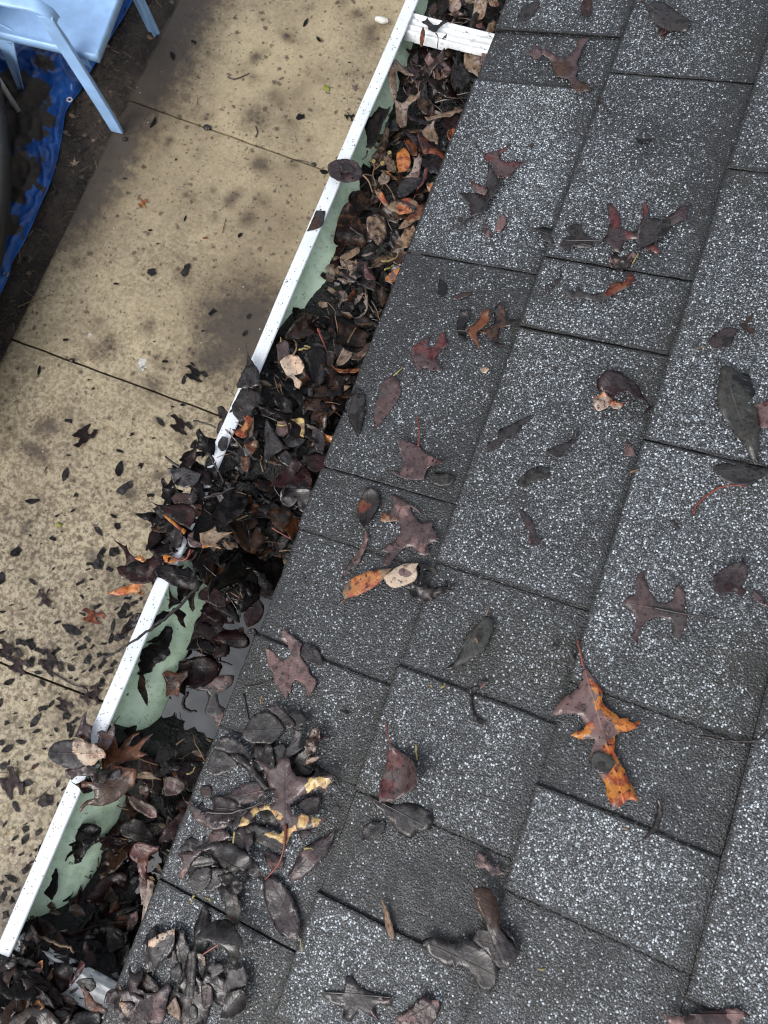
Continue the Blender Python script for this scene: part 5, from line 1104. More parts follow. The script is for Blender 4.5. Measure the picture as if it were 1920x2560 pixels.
G('ge','oval',"488,1440 560,1408 642,1430 702,1502 712,1572 640,1584 550,1542 468,1510",'mar','dkb',"smooth maroon leaf just above the green showing gutter floor",z=-.018,curl=.1)
G('ge','oval',"1000,1490 1012,1340 1042,1212 1102,1300 1162,1402 1122,1482 1050,1502",'mar','blk',"dark maroon veined leaf half sunk near the shingle edge",z=-.055,curl=.05,ax="1000,1490 1050,1215")
G('ge','oval',"700,1450 790,1400 900,1290 890,1430 850,1530 760,1520",'blk','dkb',"black leaf at the head of the open pool",z=-.050)
G('gf','curl',"563,425 582,490 643,520 622,602 562,662 500,682 440,762 382,804 338,770 333,702 350,610 430,510 530,458",'blk','dkb',"glossy black hooked leaf clinging to the clean green wall",z=-.018,tilt=(-.5,0),wrinkle=.12)
G('gf','curl',"345,778 382,790 397,902 424,1082 390,1042 338,940 328,880",'dkb','brn',"dark pointed tail hanging below the glossy hooked leaf",z=-.022,tilt=(-.5,0),curl=.1)
G('gf','oak',"558,770 602,738 680,762 780,742 798,738 792,792 740,852 722,892 702,1003 640,962 588,992 588,880",'rus','brn',"rust brown pointed oak leaf at the pool's edge",z=-.044,curl=.3,hot="760,790 620,860",hotr=.3)
G('gf','oak',"700,830 820,842 882,800 980,768 1062,790 1132,780 1224,788 1202,872 1110,942 1070,962 1082,1052 1156,1130 1132,1252 1078,1304 1040,1202 950,1142 960,1082 982,1002 960,930 880,932 790,882",'lgy','pnk',"grey pink oak leaf floating in the pool",z=-.0575,curl=.04,wrinkle=.02,edge=.0)
G('gf','curl',"1035,450 1090,380 1200,338 1302,380 1354,450 1342,512 1260,533 1180,512 1100,482",'mar','blk',"rolled blackish red leaf floating in the middle of the pool",z=-.052,cup=-1.0,curl=.2)
G('gf','curl',"1338,400 1370,350 1402,343 1442,380 1412,412 1370,412",'gry','pal',"small shiny curl at the end of the rolled floating leaf",z=-.050,curl=.6)
G('gf','oval',"1316,220 1380,120 1452,58 1503,130 1492,222 1442,292 1350,333",'mar','dkb',"maroon oval leaf with a pale midrib floating by the shingle edge",z=-.0565,curl=.05,ax="1350,330 1455,60",wrinkle=.02)
G('gf','oak',"-10,1502 60,1400 100,1300 132,1262 120,1362 132,1482 220,1382 300,1330 358,1325 290,1372 242,1452 302,1442 380,1372 462,1330 470,1338 382,1432 342,1492 422,1530 332,1572 200,1602 80,1662 0,1662",'rus','brn',"rust brown leaf with long thin claws over the green wall",z=-.010,curl=.2,tilt=(-.3,0))
G('gg','oak',"308,150 350,80 400,-50 432,-80 420,20 480,50 470,110 462,180 480,212 520,205 530,160 520,110 560,90 602,112 642,60 652,0 682,80 662,182 612,262 540,252 470,228 430,212 380,172",'dpk','rus',"red purple leaf with a hole lying on the white lip",z=.006,curl=.15)
G('gg','oval',"230,442 330,430 480,400 562,370 542,442 480,502 340,502 290,543 250,502",'dpk','gry',"purple brown leaf under the grey and cream leaf on the lip",z=.008)
G('gg','oval',"83,290 110,230 170,190 300,173 402,190 502,220 602,300 604,342 540,352 490,402 410,412 300,442 230,432 180,402 118,370 82,320",'gry','crm',"half grey, half cream oval leaf sticking out over the patio",z=.014,ax="600,310 85,290",hot="450,270 370,240 520,310 440,340",hotr=.19,curl=.12,wrinkle=.05,mat='dryleaf')
G('gg','oak',"288,535 330,572 400,540 470,558 560,442 622,400 760,420 882,430 872,522 840,602 762,662 702,722 602,762 500,772 430,764 366,836 385,762 430,720 492,702 502,642 452,602 350,602",'rus','brn',"big rust brown oak leaf bridging the lip and the muck",z=.002,curl=.25,hot="650,600 560,680",hotr=.3)
G('gg','oval',"640,470 720,430 740,500 680,540 600,530",'gry','lgy',"wet grey leaf on the big rust brown bridging leaf",z=.006)
G('gg','curl',"868,520 900,468 1002,458 1062,518 1100,535 980,532",'tan','crm',"curled tan rim with a pale edge in the lower gutter",z=-.018,cup=1.5,mat='dryleaf')
G('gg','oval',"1108,520 1200,508 1304,560 1304,620 1242,672 1128,684",'brn','pnk',"brown leaf with a wet pink shine in the lower gutter",z=-.030,hot="1180,590",hotr=.22)  # the pink shine is a colour spot painted on the blade
G('gg','curl',"798,680 852,680 962,740 1042,780 1064,872 1002,882 900,822 828,762",'brn','pnk',"tongue shaped brown leaf in the lower gutter",z=-.030,cup=1.0,hot="1010,850",hotr=.15)
G('gg','curl',"288,1060 330,960 420,928 522,940 584,1030 572,1082 492,1122 442,1182 380,1274 330,1292 308,1200 180,1334 128,1322 200,1200 280,1182",'blk','gry',"ragged black rotten leaf on the green gutter floor",z=-.034,wrinkle=.18,tilt=(-.2,0))
G('gg','oval',"690,960 860,880 980,960 1050,1080 900,1090 760,1060",'dkb','blk',"dark glossy leaf in the muck above the orange red leaf",z=-.040)
G('gg','oak',"862,1110 920,1093 1022,1130 1084,1128 1070,1172 1002,1202 980,1262 970,1382 1024,1486 960,1472 900,1402 880,1282 840,1262 806,1200",'red','rus',"orange red shiny leaf upright in the lower gutter muck",z=-.026,curl=.2,hot="950,1180 930,1300 980,1440",hotr=.22)
G('gg','oval',"900,1402 982,1480 984,1562 962,1662 918,1662 903,1520",'pal','pnk',"pale speckled leaf strip below the orange red shiny leaf",z=-.022,mat='dryleaf')
G('gi','oval',"340,210 400,230 380,400 330,640 280,690 290,500 330,330",'pal','tan',"grey tan leaf strip tight against the shingle edge low down",z=-.014,mat='dryleaf')
G('gg','oval',"1100,1002 1160,930 1302,800 1354,830 1292,962 1200,1082 1058,1113",'mar','blk',"dark maroon leaf under the shingle edge in the lower gutter",z=-.030)
G('gg','oval',"98,1330 162,1340 162,1502 120,1622 48,1562 28,1500",'blk','dkb',"black leaf slab against the green wall low in the gutter",z=-.030,tilt=(-.3,0))
G('gi','oval',"140,620 180,540 240,515 245,600 200,690 150,710",'mar','pnk',"small shiny maroon leaf low in the gutter by the eave",z=-.030)
G('gj','maple',"123,962 150,900 182,800 240,750 310,720 383,678 372,762 332,832 352,882 392,940 382,982 443,1000 402,1042 412,1083 280,1113 190,1092 180,1022 182,962",'org','pnk',"orange and pink toothed maple leaf at the photo's lower left corner",z=.006,hot="230,850 200,900 290,760",hotr=.22,curl=.25,jag=.012,mat='dryleaf')
G('gj','oval',"363,830 467,752 452,852 420,924 380,872",'tan','brn',"small olive tan leaf right of the toothed maple leaf",z=.000,mat='dryleaf')
G('gj','oval',"-12,782 90,700 152,700 112,792 22,882 -12,882",'gry','blk',"black grey leaf covering the lip above the toothed maple leaf",z=.008)
G('gj','oval',"598,902 700,690 744,720 702,802 622,908",'red','dpk',"dull red leaf strip left of the lower white hanger",z=.000)
G('gj','oak',"686,908 722,935 782,990 832,1052 943,1110 902,1144 790,1122 740,1062 718,990",'rus','brn',"rust coloured pointed leaf over the lower white hanger",z=.004)
G('gj','oak',"418,970 482,960 602,1000 684,1070 602,1084 500,1002",'brn','dpk',"long rusty purple leaf left of the rust coloured pointed one",z=.002)
G('gj','frag',"658,880 702,850 802,848 834,920 782,962 700,932",'gry','blk',"black scrap lying on the lower white hanger",z=.002,curl=.1)
G('gj','oval',"930,960 1030,930 1080,1040 1000,1110 900,1060",'pur','dpk',"purple leaf over the roof end of the lower hanger",z=.004)
G('gj','oval',"470,650 590,640 600,760 540,860 470,800",'gry','lgy',"slate leaf above the long rusty purple leaf",z=-.006)
G('gj','oval',"0,1010 130,980 170,1080 90,1200 0,1180",'mar','dkb',"dark maroon leaf at the bottom left corner",z=.000)
G('gj','oval',"300,1120 440,1060 560,1100 600,1200 460,1260 330,1220",'dkb','gry',"dark leaf below the toothed maple leaf at the bottom edge",z=-.004)
G('gj','oval',"620,1150 760,1130 860,1200 820,1260 640,1260",'dkb','brn',"dark brown leaf at the bottom edge under the lower hanger",z=-.004)
G('gj','oval',"440,880 560,860 600,930 520,980 430,950",'blk','dkb',"black leaf between the maple leaf and the lower hanger",z=-.004)
# ------------------------------------------------------------------ stalks, twigs, needles
S = strand
S('twig','gf',"880,-40 850,-8 640,200 440,345 330,430 232,492 120,560 0,622",(.008,.016),.0014,'twig',"long dark knobbly twig lying across the gutter and its white lip",rise=.004)
S('twig','t4',"1338,1112 1350,1075 1400,1030 1450,1002 1500,988 1562,996",'R',.0010,'stem_red',"thin red stalk curving below the dark lobed leaf at the right edge")
S('twig','t6',"1370,966 1450,985 1550,991 1620,980 1668,938",'R',.0011,'stem_dark',"thin dark stalk lying along a shingle crack near the right edge")
S('twig','gh',"722,55 740,130 765,280",'R',.0009,'stem_dark',"thin black stalk above the eave pile's left side")
S('twig','gh',"365,1078 430,1072 560,1080 700,1055 860,990 980,880",'R',.0013,'stem_dark',"dark stalk with a loop crossing the purple leaves of the eave pile",h=.013)
S('twig','gh',"1500,810 1560,900 1610,985",'R',.0008,'stem_dark',"thin dark stalk right of the yellow tipped oak leaf")
for i, (fr, pts, lab) in enumerate([('rg',"60,612 42,650 46,690","straw coloured needle left of the eave pile's top"),('rg',"1384,1040 1388,1175","straight yellow needle beside the purple red leaf"),('gh',"642,1235 636,1340","bright yellow needle on the eave pile"),
        ('t6',"200,748 210,755","short orange needle end in a shingle crack"),('t6',"243,758 262,750 264,740","curved yellow needle in the same shingle crack"),('gi',"780,365 760,400 745,445","yellow green needle by the wide crack"),
        ('gi',"880,395 915,400 938,420","faint green needle on the wide crack"),('gh',"1250,1388 1290,1380 1318,1392","yellow needle on the long purple oval leaf"),('gi',"75,1225 95,1300 80,1372","tan needle at the end of the lower hanger"),
        ('t8',"1038,262 1062,265","tiny tan speck of needle beside the black crescent leaf"),('t6',"395,545 405,565","tiny reddish needle bit in the middle of the dark shingle"),('t4',"1065,935 1105,920","short tan needle in the roof's middle right"),('t8',"670,872 695,868","tiny yellow needle bit low on the roof")]):
    S('needle',fr,pts,'R',.0009,'stem_yel' if i not in (0,8,9,11,10) else 'stem_tan',lab,'needle',h=.013 if 'pile' in lab and fr == 'gh' else .004)
S('twig','gc',"445,1480 470,1560 515,1665",-.012,.0011,'stem_red',"bright red stalk in the middle of the gutter")
S('twig','gd',"1050,170 1100,290 1150,400",-.004,.0009,'stem_red',"red stalk pointing at a small pinkish leaf in the heap")
S('twig','gd',"860,385 930,380 975,370 915,345",.004,.0011,'stem_yel',"kinked straw twig above the black ribbed leaf")
S('twig','ge',"1105,895 1200,950 1300,1015",-.030,.0009,'stem_red',"thin orange red stalk over the dark hollow")
S('twig','ge',"800,828 860,800 900,788",-.012,.0009,'stem_tan',"short pale stalk in the dark hollow")
S('twig','ge',"690,1000 740,1065",-.004,.0010,'stem_tan',"short pale stalk right of the orange oak lobe")
S('twig','ge',"1170,1098 1230,1092 1300,1095",-.02,.0008,'stem_tan',"pale thin stalk touching the shingle edge above the pool")
S('twig','gc',"1165,705 1250,700 1340,660 1365,600",-.014,.0010,'stem_yel',"greenish stalk loop in mid gutter")
S('twig','gc',"1205,800 1270,780 1310,740",-.014,.0009,'stem_yel',"short yellow stalk in mid gutter")
S('twig','gc',"780,255 830,330 930,400 960,410",-.020,.0010,'stem_dark',"dark curved stalk over the scoop shaped leaf")
S('twig','gc',"780,1640 820,1560 875,1470",-.024,.0009,'stem_tan',"straight tan stalk in the dark mid gutter")
S('twig','gf',"1040,520 1060,620 1025,740",-.056,.0009,'stem_dark',"left of two black stalks standing in the pool")
S('twig','gf',"1125,510 1095,600 1085,740",-.056,.0010,'stem_dark',"right of two black stalks standing in the pool")
S('twig','gf',"1070,655 1130,665 1195,688",-.055,.0010,'stem_dark',"short black stalk with a knob lying in the pool")
S('twig','gf',"780,945 740,1060 790,1120 870,1125",-.056,.0012,'stem_dark',"bent black stalk in the lower pool")
S('twig','gf',"680,1440 760,1380",-.03,.0008,'stem_tan',"thin straw bit below the pool")
S('twig','ge',"150,1130 220,1120 290,1100",.012,.0009,'stem_dark',"thin dark stalk across the white lip below the black ribbed leaf")
S('twig','ge',"400,1085 380,1140 330,1180 270,1165",.012,.0012,'stem_red',"dark red stalk curving over the white lip")
S('twig','gd',"380,820 410,900 395,1000",.016,.0008,'stem_dark',"thin black stalk lying on the slate grey lip leaf")
S('twig','gd',"300,670 330,770 330,880 380,885",.018,.0008,'stem_dark',"forked black thread on the tall black lip leaf")
S('twig','t3',"835,710 880,720 935,740",.000,.0010,'stem_dark',"dark stalk with a knobbed end sticking out left of the lip")
S('twig','ge',"560,250 600,330 650,420 690,500",.016,.0010,'stem_dark',"thin black stalk running down from the lip into the heap")
S('twig','ge',"520,630 650,600 780,550",.012,.0014,'stem_dark',"brown stalk lying across the overflowing heap")
S('twig','gg',"640,720 750,620 830,580",.000,.0014,'stem_tan',"stalk of the big rust brown bridging leaf")
S('twig','gj',"305,480 420,520 520,570 600,580 640,630",-.004,.0013,'stem_tan',"tan curled stalk above the toothed maple leaf")
S('twig','gg',"1320,490 1370,470 1400,420",-.02,.0008,'stem_yel',"straw stalk near the shingle edge in the lower gutter")
# ------------------------------------------------------------------ three seed cups on a forked stalk
o = empty('seed_stalk', P(932, 425, -.004), 'forked stalk with three small tan ringed seed cups in the upper gutter', 'seed head')
def on_px(fr, pts, z): return [P(*q, z) for q in px(fr, pts)]
for pts in ("650,1030 610,920 625,840 617,775", "625,850 660,830 700,800", "610,920 560,915 510,915", "700,800 760,720 795,680"):
    V, Fc = tube_geo(smooth_path([p+Vector((0, 0, .001*i)) for i, p in enumerate(on_px('gb', pts, -.008))]), .0007); link('stalk', mesh(V, Fc), M['stem_tan'], o, True)
for (a, b) in ((800, 672), (617, 772), (717, 792)):
    c = on_px('gb', [(a, b)], -.004)[0]; bm = bmesh.new()
    prof = [(0, -.0014), (.0015, -.0014), (.0023, -.0002), (.0022, .0006), (.0015, .0008), (.0010, .0002), (.0008, -.0010), (0, -.0012)]
    ringv = []
    for (r, z) in prof[1:-1]: ringv.append([bm.verts.new(c+Vector((r*math.cos(t*math.pi/8), r*math.sin(t*math.pi/8), z+.003))) for t in range(16)])
    for A, B in zip(ringv[:-1], ringv[1:]):
        for t in range(16): bm.faces.new((A[t], A[(t+1) % 16], B[(t+1) % 16], B[t]))
    bm.faces.new(ringv[0][::-1]); bm.faces.new(ringv[-1])
    link('seed_cup', bm_mesh(bm), M['stem_yel'], o, True)

# ------------------------------------------------------------------ filler leaves in the gutter
PROTO = []; SOD = {}
for i in range(30):
    kind = ['oval', 'oval', 'curl', 'frag', 'oak', 'oval', 'frag', 'curl', 'oak', 'oval'][i % 10]
    L = 1.0
    r = random.Random(900+i)
    L = {'oval': r.uniform(.042, .060), 'curl': r.uniform(.040, .055), 'frag': r.uniform(.024, .038), 'oak': r.uniform(.060, .080)}[kind]
    ol = [(x*L, y*L) for x, y in lib_out(kind, 900+i)]
    me = leaf_mesh(ol, L, 900+i, cup=r.choice([-1, 1])*r.uniform(.05, .45), fold=r.choice([0, .35, -.35]), bend=r.uniform(-.3, .35), wrinkle=r.uniform(.05, .12), twist=r.uniform(-.25, .25), edge=.02, curl=r.uniform(.02, .30), jag=.011)
    for v in me.vertices: v.co.x -= L*.5
    me2 = me.copy(); me2.materials[0] = M['sodden']; SOD[me.name] = me2
    PROTO.append((kind, me, L))
DARKZ = lambda y: (-.02 < y < .14) or (-.36 < y < -.16)
WORDC = {'dpk': 'dusty pink', 'blk': 'black', 'dkb': 'blackish brown', 'gry': 'dark grey', 'pur': 'grey purple', 'brn': 'brown', 'mar': 'maroon', 'tan': 'tan', 'rus': 'rust brown', 'pal': 'pale grey tan', 'lgy': 'shiny grey', 'pnk': 'pinkish'}
WORDK = {'oval': 'oval leaf', 'curl': 'curled leaf', 'frag': 'leaf scrap', 'oak': 'lobed leaf'}
def gut_zone(y, f):
    for lo, a in ((.74, 'above the upper hanger'), (.62, 'just below the upper hanger'), (.52, 'beside the rolled tan leaf'), (.42, 'level with the amber leaf'), (.33, 'by the scoop shaped leaf'), (.25, 'by the small pool'),
                  (.17, 'around the pale cream leaf'), (.10, 'in the overflowing heap'), (.03, 'in the dark hollow'), (-.06, 'at the head of the open pool'), (-.13, 'beside the open pool'), (-.19, 'under the big bridging oak leaf'),
                  (-.25, 'near the orange red leaf'), (-.33, 'low in the gutter muck'), (-9, 'around the lower hanger')):
        if y > lo: z = a; break
    s = 'near the front wall' if f < .33 else ('in mid channel' if f < .66 else 'under the shingles')
    return z, s
rf = random.Random(4242); cnt = 0; tries = 0
BARE = [(-.135, -.005, 0, .45), (-.135, .0, .45, 1.0), (-.30, -.185, .08, .42), (-.155, -.20, 0, .3)]
while cnt < 215 and tries < 3000:
    tries += 1
    y = rf.uniform(-.42, .80) if cnt < 180 else rf.uniform(-.44, -.345); f = rf.uniform(.06, .97)
    if any(a < y < b and c < f < d for a, b, c, d in BARE) and rf.random() < .96: continue
    if -.16 < y < .03 and rf.random() < .6: continue
    if y > .25 and (f < .20 or (f > .34 and rf.random() < .12)): continue
    kind, me, L = rf.choice(PROTO)
    if -.385 < y < -.345 and f > .5 and rf.random() < .75: continue
    if kind == 'oak' and (y < .05 or not (.35 < f < .75)): continue
    dark = DARKZ(y)
    col = rf.choices(['blk', 'dkb', 'gry', 'pur', 'brn', 'mar', 'tan', 'rus', 'pal', 'lgy'], [30, 22, 12, 5, 12, 8, 5, 3, 4, 3] if not dark else [60, 22, 8, 1, 5, 6, 0, 1, 0, 1])[0]
    if y > .25: col = rf.choices(['brn', 'dkb', 'tan', 'pal', 'pur', 'gry', 'blk', 'mar', 'dpk'], [26, 20, 10, 7, 8, 10, 12, 5, 4])[0]
    if .17 > y > .06 and f > .3 and rf.random() < .6: col = 'blk'
    o = D.objects.new(NAMES[kind], SOD[me.name] if (dark or col in ('blk', 'dkb', 'mar')) else me); COL.objects.link(o)
    z = heapz(y, f)+rf.uniform(.0, .007)
    x = gx(XO+(XB-XO)*f, y)
    e = Vector((rf.gauss(0, .28)-.18*(f < .25), rf.gauss(0, .28), 1)).normalized()
    if dark and f > .3: z -= .006
    if f > .82: x -= .006
    if y < -.345: z += .005; col = rf.choice(['blk', 'dkb', 'mar', 'pur', 'brn', 'gry', 'dpk', 'blk'])
    an = rf.uniform(0, 6.283)
    place_frame(o, Vector((x, y, z)), Vector((math.cos(an), math.sin(an), 0)), e)
    setcol(o, col, rf.choice(['dkb', 'gry', 'brn', 'blk']), rf.uniform(.4, .8))
    zz, ss = gut_zone(y, f)
    tag(o, f"{WORDC[col]} {WORDK[kind]} {zz}, {ss}", 'leaf', f"wet leaves filling the gutter {zz}")
    cnt += 1
# shingle-side lower pile: a few more dark leaves (under the big ones)
for (u, v, kind, col, lab) in [(330, 2520, 'oval', 'pur', "grey purple leaf at the bottom edge left of the lower pile"), (470, 2545, 'oval', 'gry', "dark leaf cut by the bottom edge under the lower pile"), (560, 2480, 'oval', 'gry', "wet dark leaf in the lower pile beside the rolled one"),
        (420, 2455, 'oval', 'dkb', "blackish leaf low in the lower pile"), (380, 2385, 'oval', 'gry', "grey leaf behind the cream edged leaf"), (505, 2330, 'oval', 'blk', "black leaf under the glossy shell like leaf"), (560, 2220, 'curl', 'dkb', "dark curl under the long purple oval leaf's stalk end"),
        (600, 2110, 'oval', 'pur', "purple leaf under the foot of the eave pile"), (650, 2060, 'oval', 'gry', "dark leaf right under the eave pile's middle"), (660, 1900, 'oval', 'dkb', "blackish leaf under the eave pile's top"), (740, 1930, 'oval', 'dkb', "dark leaf behind the shrivelled brown leaf"),
        (560, 2020, 'oval', 'pur', "purple leaf at the heart of the eave pile"), (520, 2120, 'oval', 'gry', "wet dark leaf at the foot of the eave pile"), (480, 2520, 'oval', 'pur', "purple leaf in the bottom of the lower pile")]:
    c = hit(u, v, RN*.0085, RN); kk = [p for p in PROTO if p[0] == kind]; k, me, L = rf.choice(kk)
    o = D.objects.new(NAMES[k], me); COL.objects.link(o); an = rf.uniform(0, 6.28)
    place_frame(o, c, Vector((math.cos(an), math.sin(an), 0)), (RN+Vector((rf.gauss(0, .06), rf.gauss(0, .06), 0))).normalized()); setcol(o, col, 'dkb'); tag(o, lab, 'leaf')

# sodden leaves lying flat in the black low places
for (n_, y0_, y1_, f0_, f1_, zz_, wh) in ((24, -.335, -.165, .30, .95, None, 'low in the lower gutter'), (9, -.085, .005, .36, .52, -.0572, 'half sunk beside the open pool'), (14, .02, .11, .35, .95, None, 'at the bottom of the dark hollow')):
    for _ in range(n_):
        y = rf.uniform(y0_, y1_); f = rf.uniform(f0_, f1_); kind, me, L = rf.choice([p for p in PROTO if p[0] != 'oak'])
        o = D.objects.new(NAMES[kind], SOD[me.name]); COL.objects.link(o); an = rf.uniform(0, 6.28); cc = rf.choice(['mar', 'dkb', 'brn', 'mar', 'blk', 'rus', 'pur'] if zz_ is None else ['blk', 'dkb', 'mar', 'blk'])
        z = max(heapz(y, f), WZ)+.004 if zz_ is None else zz_
        tl = .22 if zz_ is None else .04
        place_frame(o, Vector((gx(XO+(XB-XO)*f, y), y, z)), Vector((math.cos(an), math.sin(an), 0)), Vector((rf.gauss(0, tl), rf.gauss(0, tl), 1)).normalized())
        setcol(o, cc, rf.choice(['blk', 'dkb', 'mar']), rf.uniform(.6, 1)); tag(o, f"{WORDC.get(cc)} sodden {WORDK[kind]} {wh}, " + ('roof side' if f > .62 else 'patio side'), 'leaf', f"sodden leaves {wh}")

# black leaves slumped over the lip
for i, (u, v) in enumerate([(462, 1165), (440, 1200), (470, 1210), (425, 1235), (450, 1255), (405, 1275), (440, 1290), (418, 1318), (392, 1330), (455, 1330), (400, 1372), (428, 1355), (372, 1410), (470, 1140), (500, 1180), (505, 1240), (520, 1110), (238, 1905), (215, 1960), (255, 1935), (478, 1385), (440, 1420), (395, 1462), (450, 1465), (420, 1500), (385, 1530), (490, 1480), (350, 1560), (455, 1540), (400, 1590)]):
    low = v > 1415 and u > 340
    c = P(u, v, -.030 if low else .003+rf.uniform(-.002, .006)); k, me, L = rf.choice([p for p in PROTO if p[0] in ('frag', 'curl')])
    o = D.objects.new(NAMES[k], SOD[me.name]); COL.objects.link(o); an = rf.uniform(0, 6.28)
    place_frame(o, c, Vector((math.cos(an), math.sin(an), 0)), Vector((rf.gauss(-.15, .3), rf.gauss(0, .3), 1)).normalized()); setcol(o, rf.choice(['blk', 'blk', 'dkb', 'mar', 'brn']), rf.choice(['dkb', 'mar', 'blk']), .7)
    where = ['at the head of the clean green wall', 'slumped over the white lip', 'beside the half cream leaf'][0 if low else (2 if v > 1850 else 1)]
    tag(o, f"black wet {WORDK[k]} {where}, " + ('toward the lip' if u < 1030-.43*v+30 else 'inside the gutter'), 'leaf', f"black wet leaves {where}")

# the litter itself: sodden muck with small bits, threads and rotten scraps, nobody could count them
LV = [Vector(v) for v in HEAP_V]; LF = list(HEAP_F); LM = [0]*len(LF)
rl = random.Random(5)
small = [(k, me, L) for k, me, L in PROTO]
mixv = [0]*len(LV)
def add_geo(V, Fc, mi):
    n = len(LV); LV.extend(V); LF.extend([tuple(a+n for a in f) for f in Fc]); LM.extend([mi]*len(Fc))
for q in range(620):
    y = rl.uniform(-.5, .85); f = rl.uniform(.05, .97)
    if (-.135 < y < 0.0) and rl.random() < .85: continue
    if y > .25 and f < .22: continue
    n = rl.randint(5, 8); L = rl.uniform(.008, .022); a0 = rl.uniform(0, 6.28); c = Vector((gx(XO+(XB-XO)*f, y), y, heapz(y, f)+rl.uniform(.001, .006)))
    e = Vector((rl.gauss(0, .5), rl.gauss(0, .5), 1)).normalized(); t = e.cross(Vector((0, 1, .2))).normalized(); b = e.cross(t)
    st = rl.uniform(.3, .8)
    V = [c+t*math.cos(a0+6.283*i/n)*L*rl.uniform(.6, 1.1)*.5+b*math.sin(a0+6.283*i/n)*L*st*rl.uniform(.6, 1.1)*.5+e*rl.uniform(-.002, .002) for i in range(n)]
    V.append(c+e*.0015); add_geo(V, [(i, (i+1) % n, n) for i in range(n)], rl.choice([1, 1, 1, 2, 3, 1]))
for q in range(230):
    y = rl.uniform(-.5, .85); f = rl.uniform(.05, .97); L = rl.uniform(.012, .040); an = rl.uniform(0, 6.28); c = Vector((gx(XO+(XB-XO)*f, y), y, heapz(y, f)+.005))
    if (-.135 < y < 0.0) and rl.random() < .8: continue
    if y > .25 and f < .22: continue
    pts = [c+Vector((math.cos(an+k*.2*rl.uniform(-1, 2))*L*(k-2)/4, math.sin(an)*L*(k-2)/4, .004*math.sin(k)+rl.uniform(-.001, .002))) for k in range(5)]
    V, Fc = tube_geo(smooth_path(pts, 3), rl.uniform(.0003, .0007), 4); add_geo(V, Fc, rl.choice([4, 4, 5, 5, 1]))
# rim of muck clinging to the green floor
me = mesh(LV, LF)
for m_ in (M['muck'], mat_plain('black_leaf_bit', (.010, .0085, .008), .25, .4, 200, .001), mat_plain('brown_leaf_bit', (.045, .026, .016), .35, .4, 200, .001), mat_plain('tan_leaf_bit', (.13, .09, .06), .45, .4, 200, .001), M['stem_dark'], M['stem_tan']): me.materials.append(m_)
me.polygons.foreach_set('material_index', LM)
me.polygons.foreach_set('use_smooth', [m == 0 for m in LM])
o = D.objects.new('leaf_litter', me); COL.objects.link(o)
tag(o, 'black sodden leaf litter and muck filling the bottom of the gutter', 'leaf litter', None, 'stuff')
# tiny bits on the shingles and specks on the lip
BV, BF = [], []
def bit(c, n_, L, r, up, thin=.0006):
    t = up.cross(Vector((r.uniform(-1, 1), r.uniform(-1, 1), .1))).normalized(); b = up.cross(t); k = r.randint(4, 6); base = len(BV); st = r.uniform(.3, .9)
    ring = [c+t*math.cos(6.283*i/k)*L*r.uniform(.7, 1.1)+b*math.sin(6.283*i/k)*L*st*r.uniform(.7, 1.1) for i in range(k)]
    for p in ring: BV.append(p)
    for p in ring: BV.append(p*1.0+up*thin)
    BF.append(tuple(range(base, base+k))[::-1]); BF.append(tuple(range(base+k, base+2*k)))
    for i in range(k): BF.append((base+i, base+(i+1) % k, base+k+(i+1) % k, base+k+i))
rb = random.Random(77)
for q in range(170):
    s = abs(rb.gauss(0, .22)); t = rb.uniform(-.42, .85); c = roofpt(s, t, .0066)
    bit(c, 0, rb.choice([.0012, .0016, .0022, .004]), rb, RN)
for q in range(130):
    y = rb.uniform(-.4, .8); bit(Vector((gx(XO+rb.uniform(.001, .012), y), y, .0006)), 0, rb.uniform(.0004, .0010), rb, Vector((0, 0, 1)), .0003)
me = mesh(BV, BF); tag(link('leaf_crumbs', me, mat_plain('crumb_brown', (.016, .011, .009), .5, .5, 300)), 'tiny dark leaf crumbs and specks scattered on the shingles and lip', 'leaf crumbs', None, 'stuff')

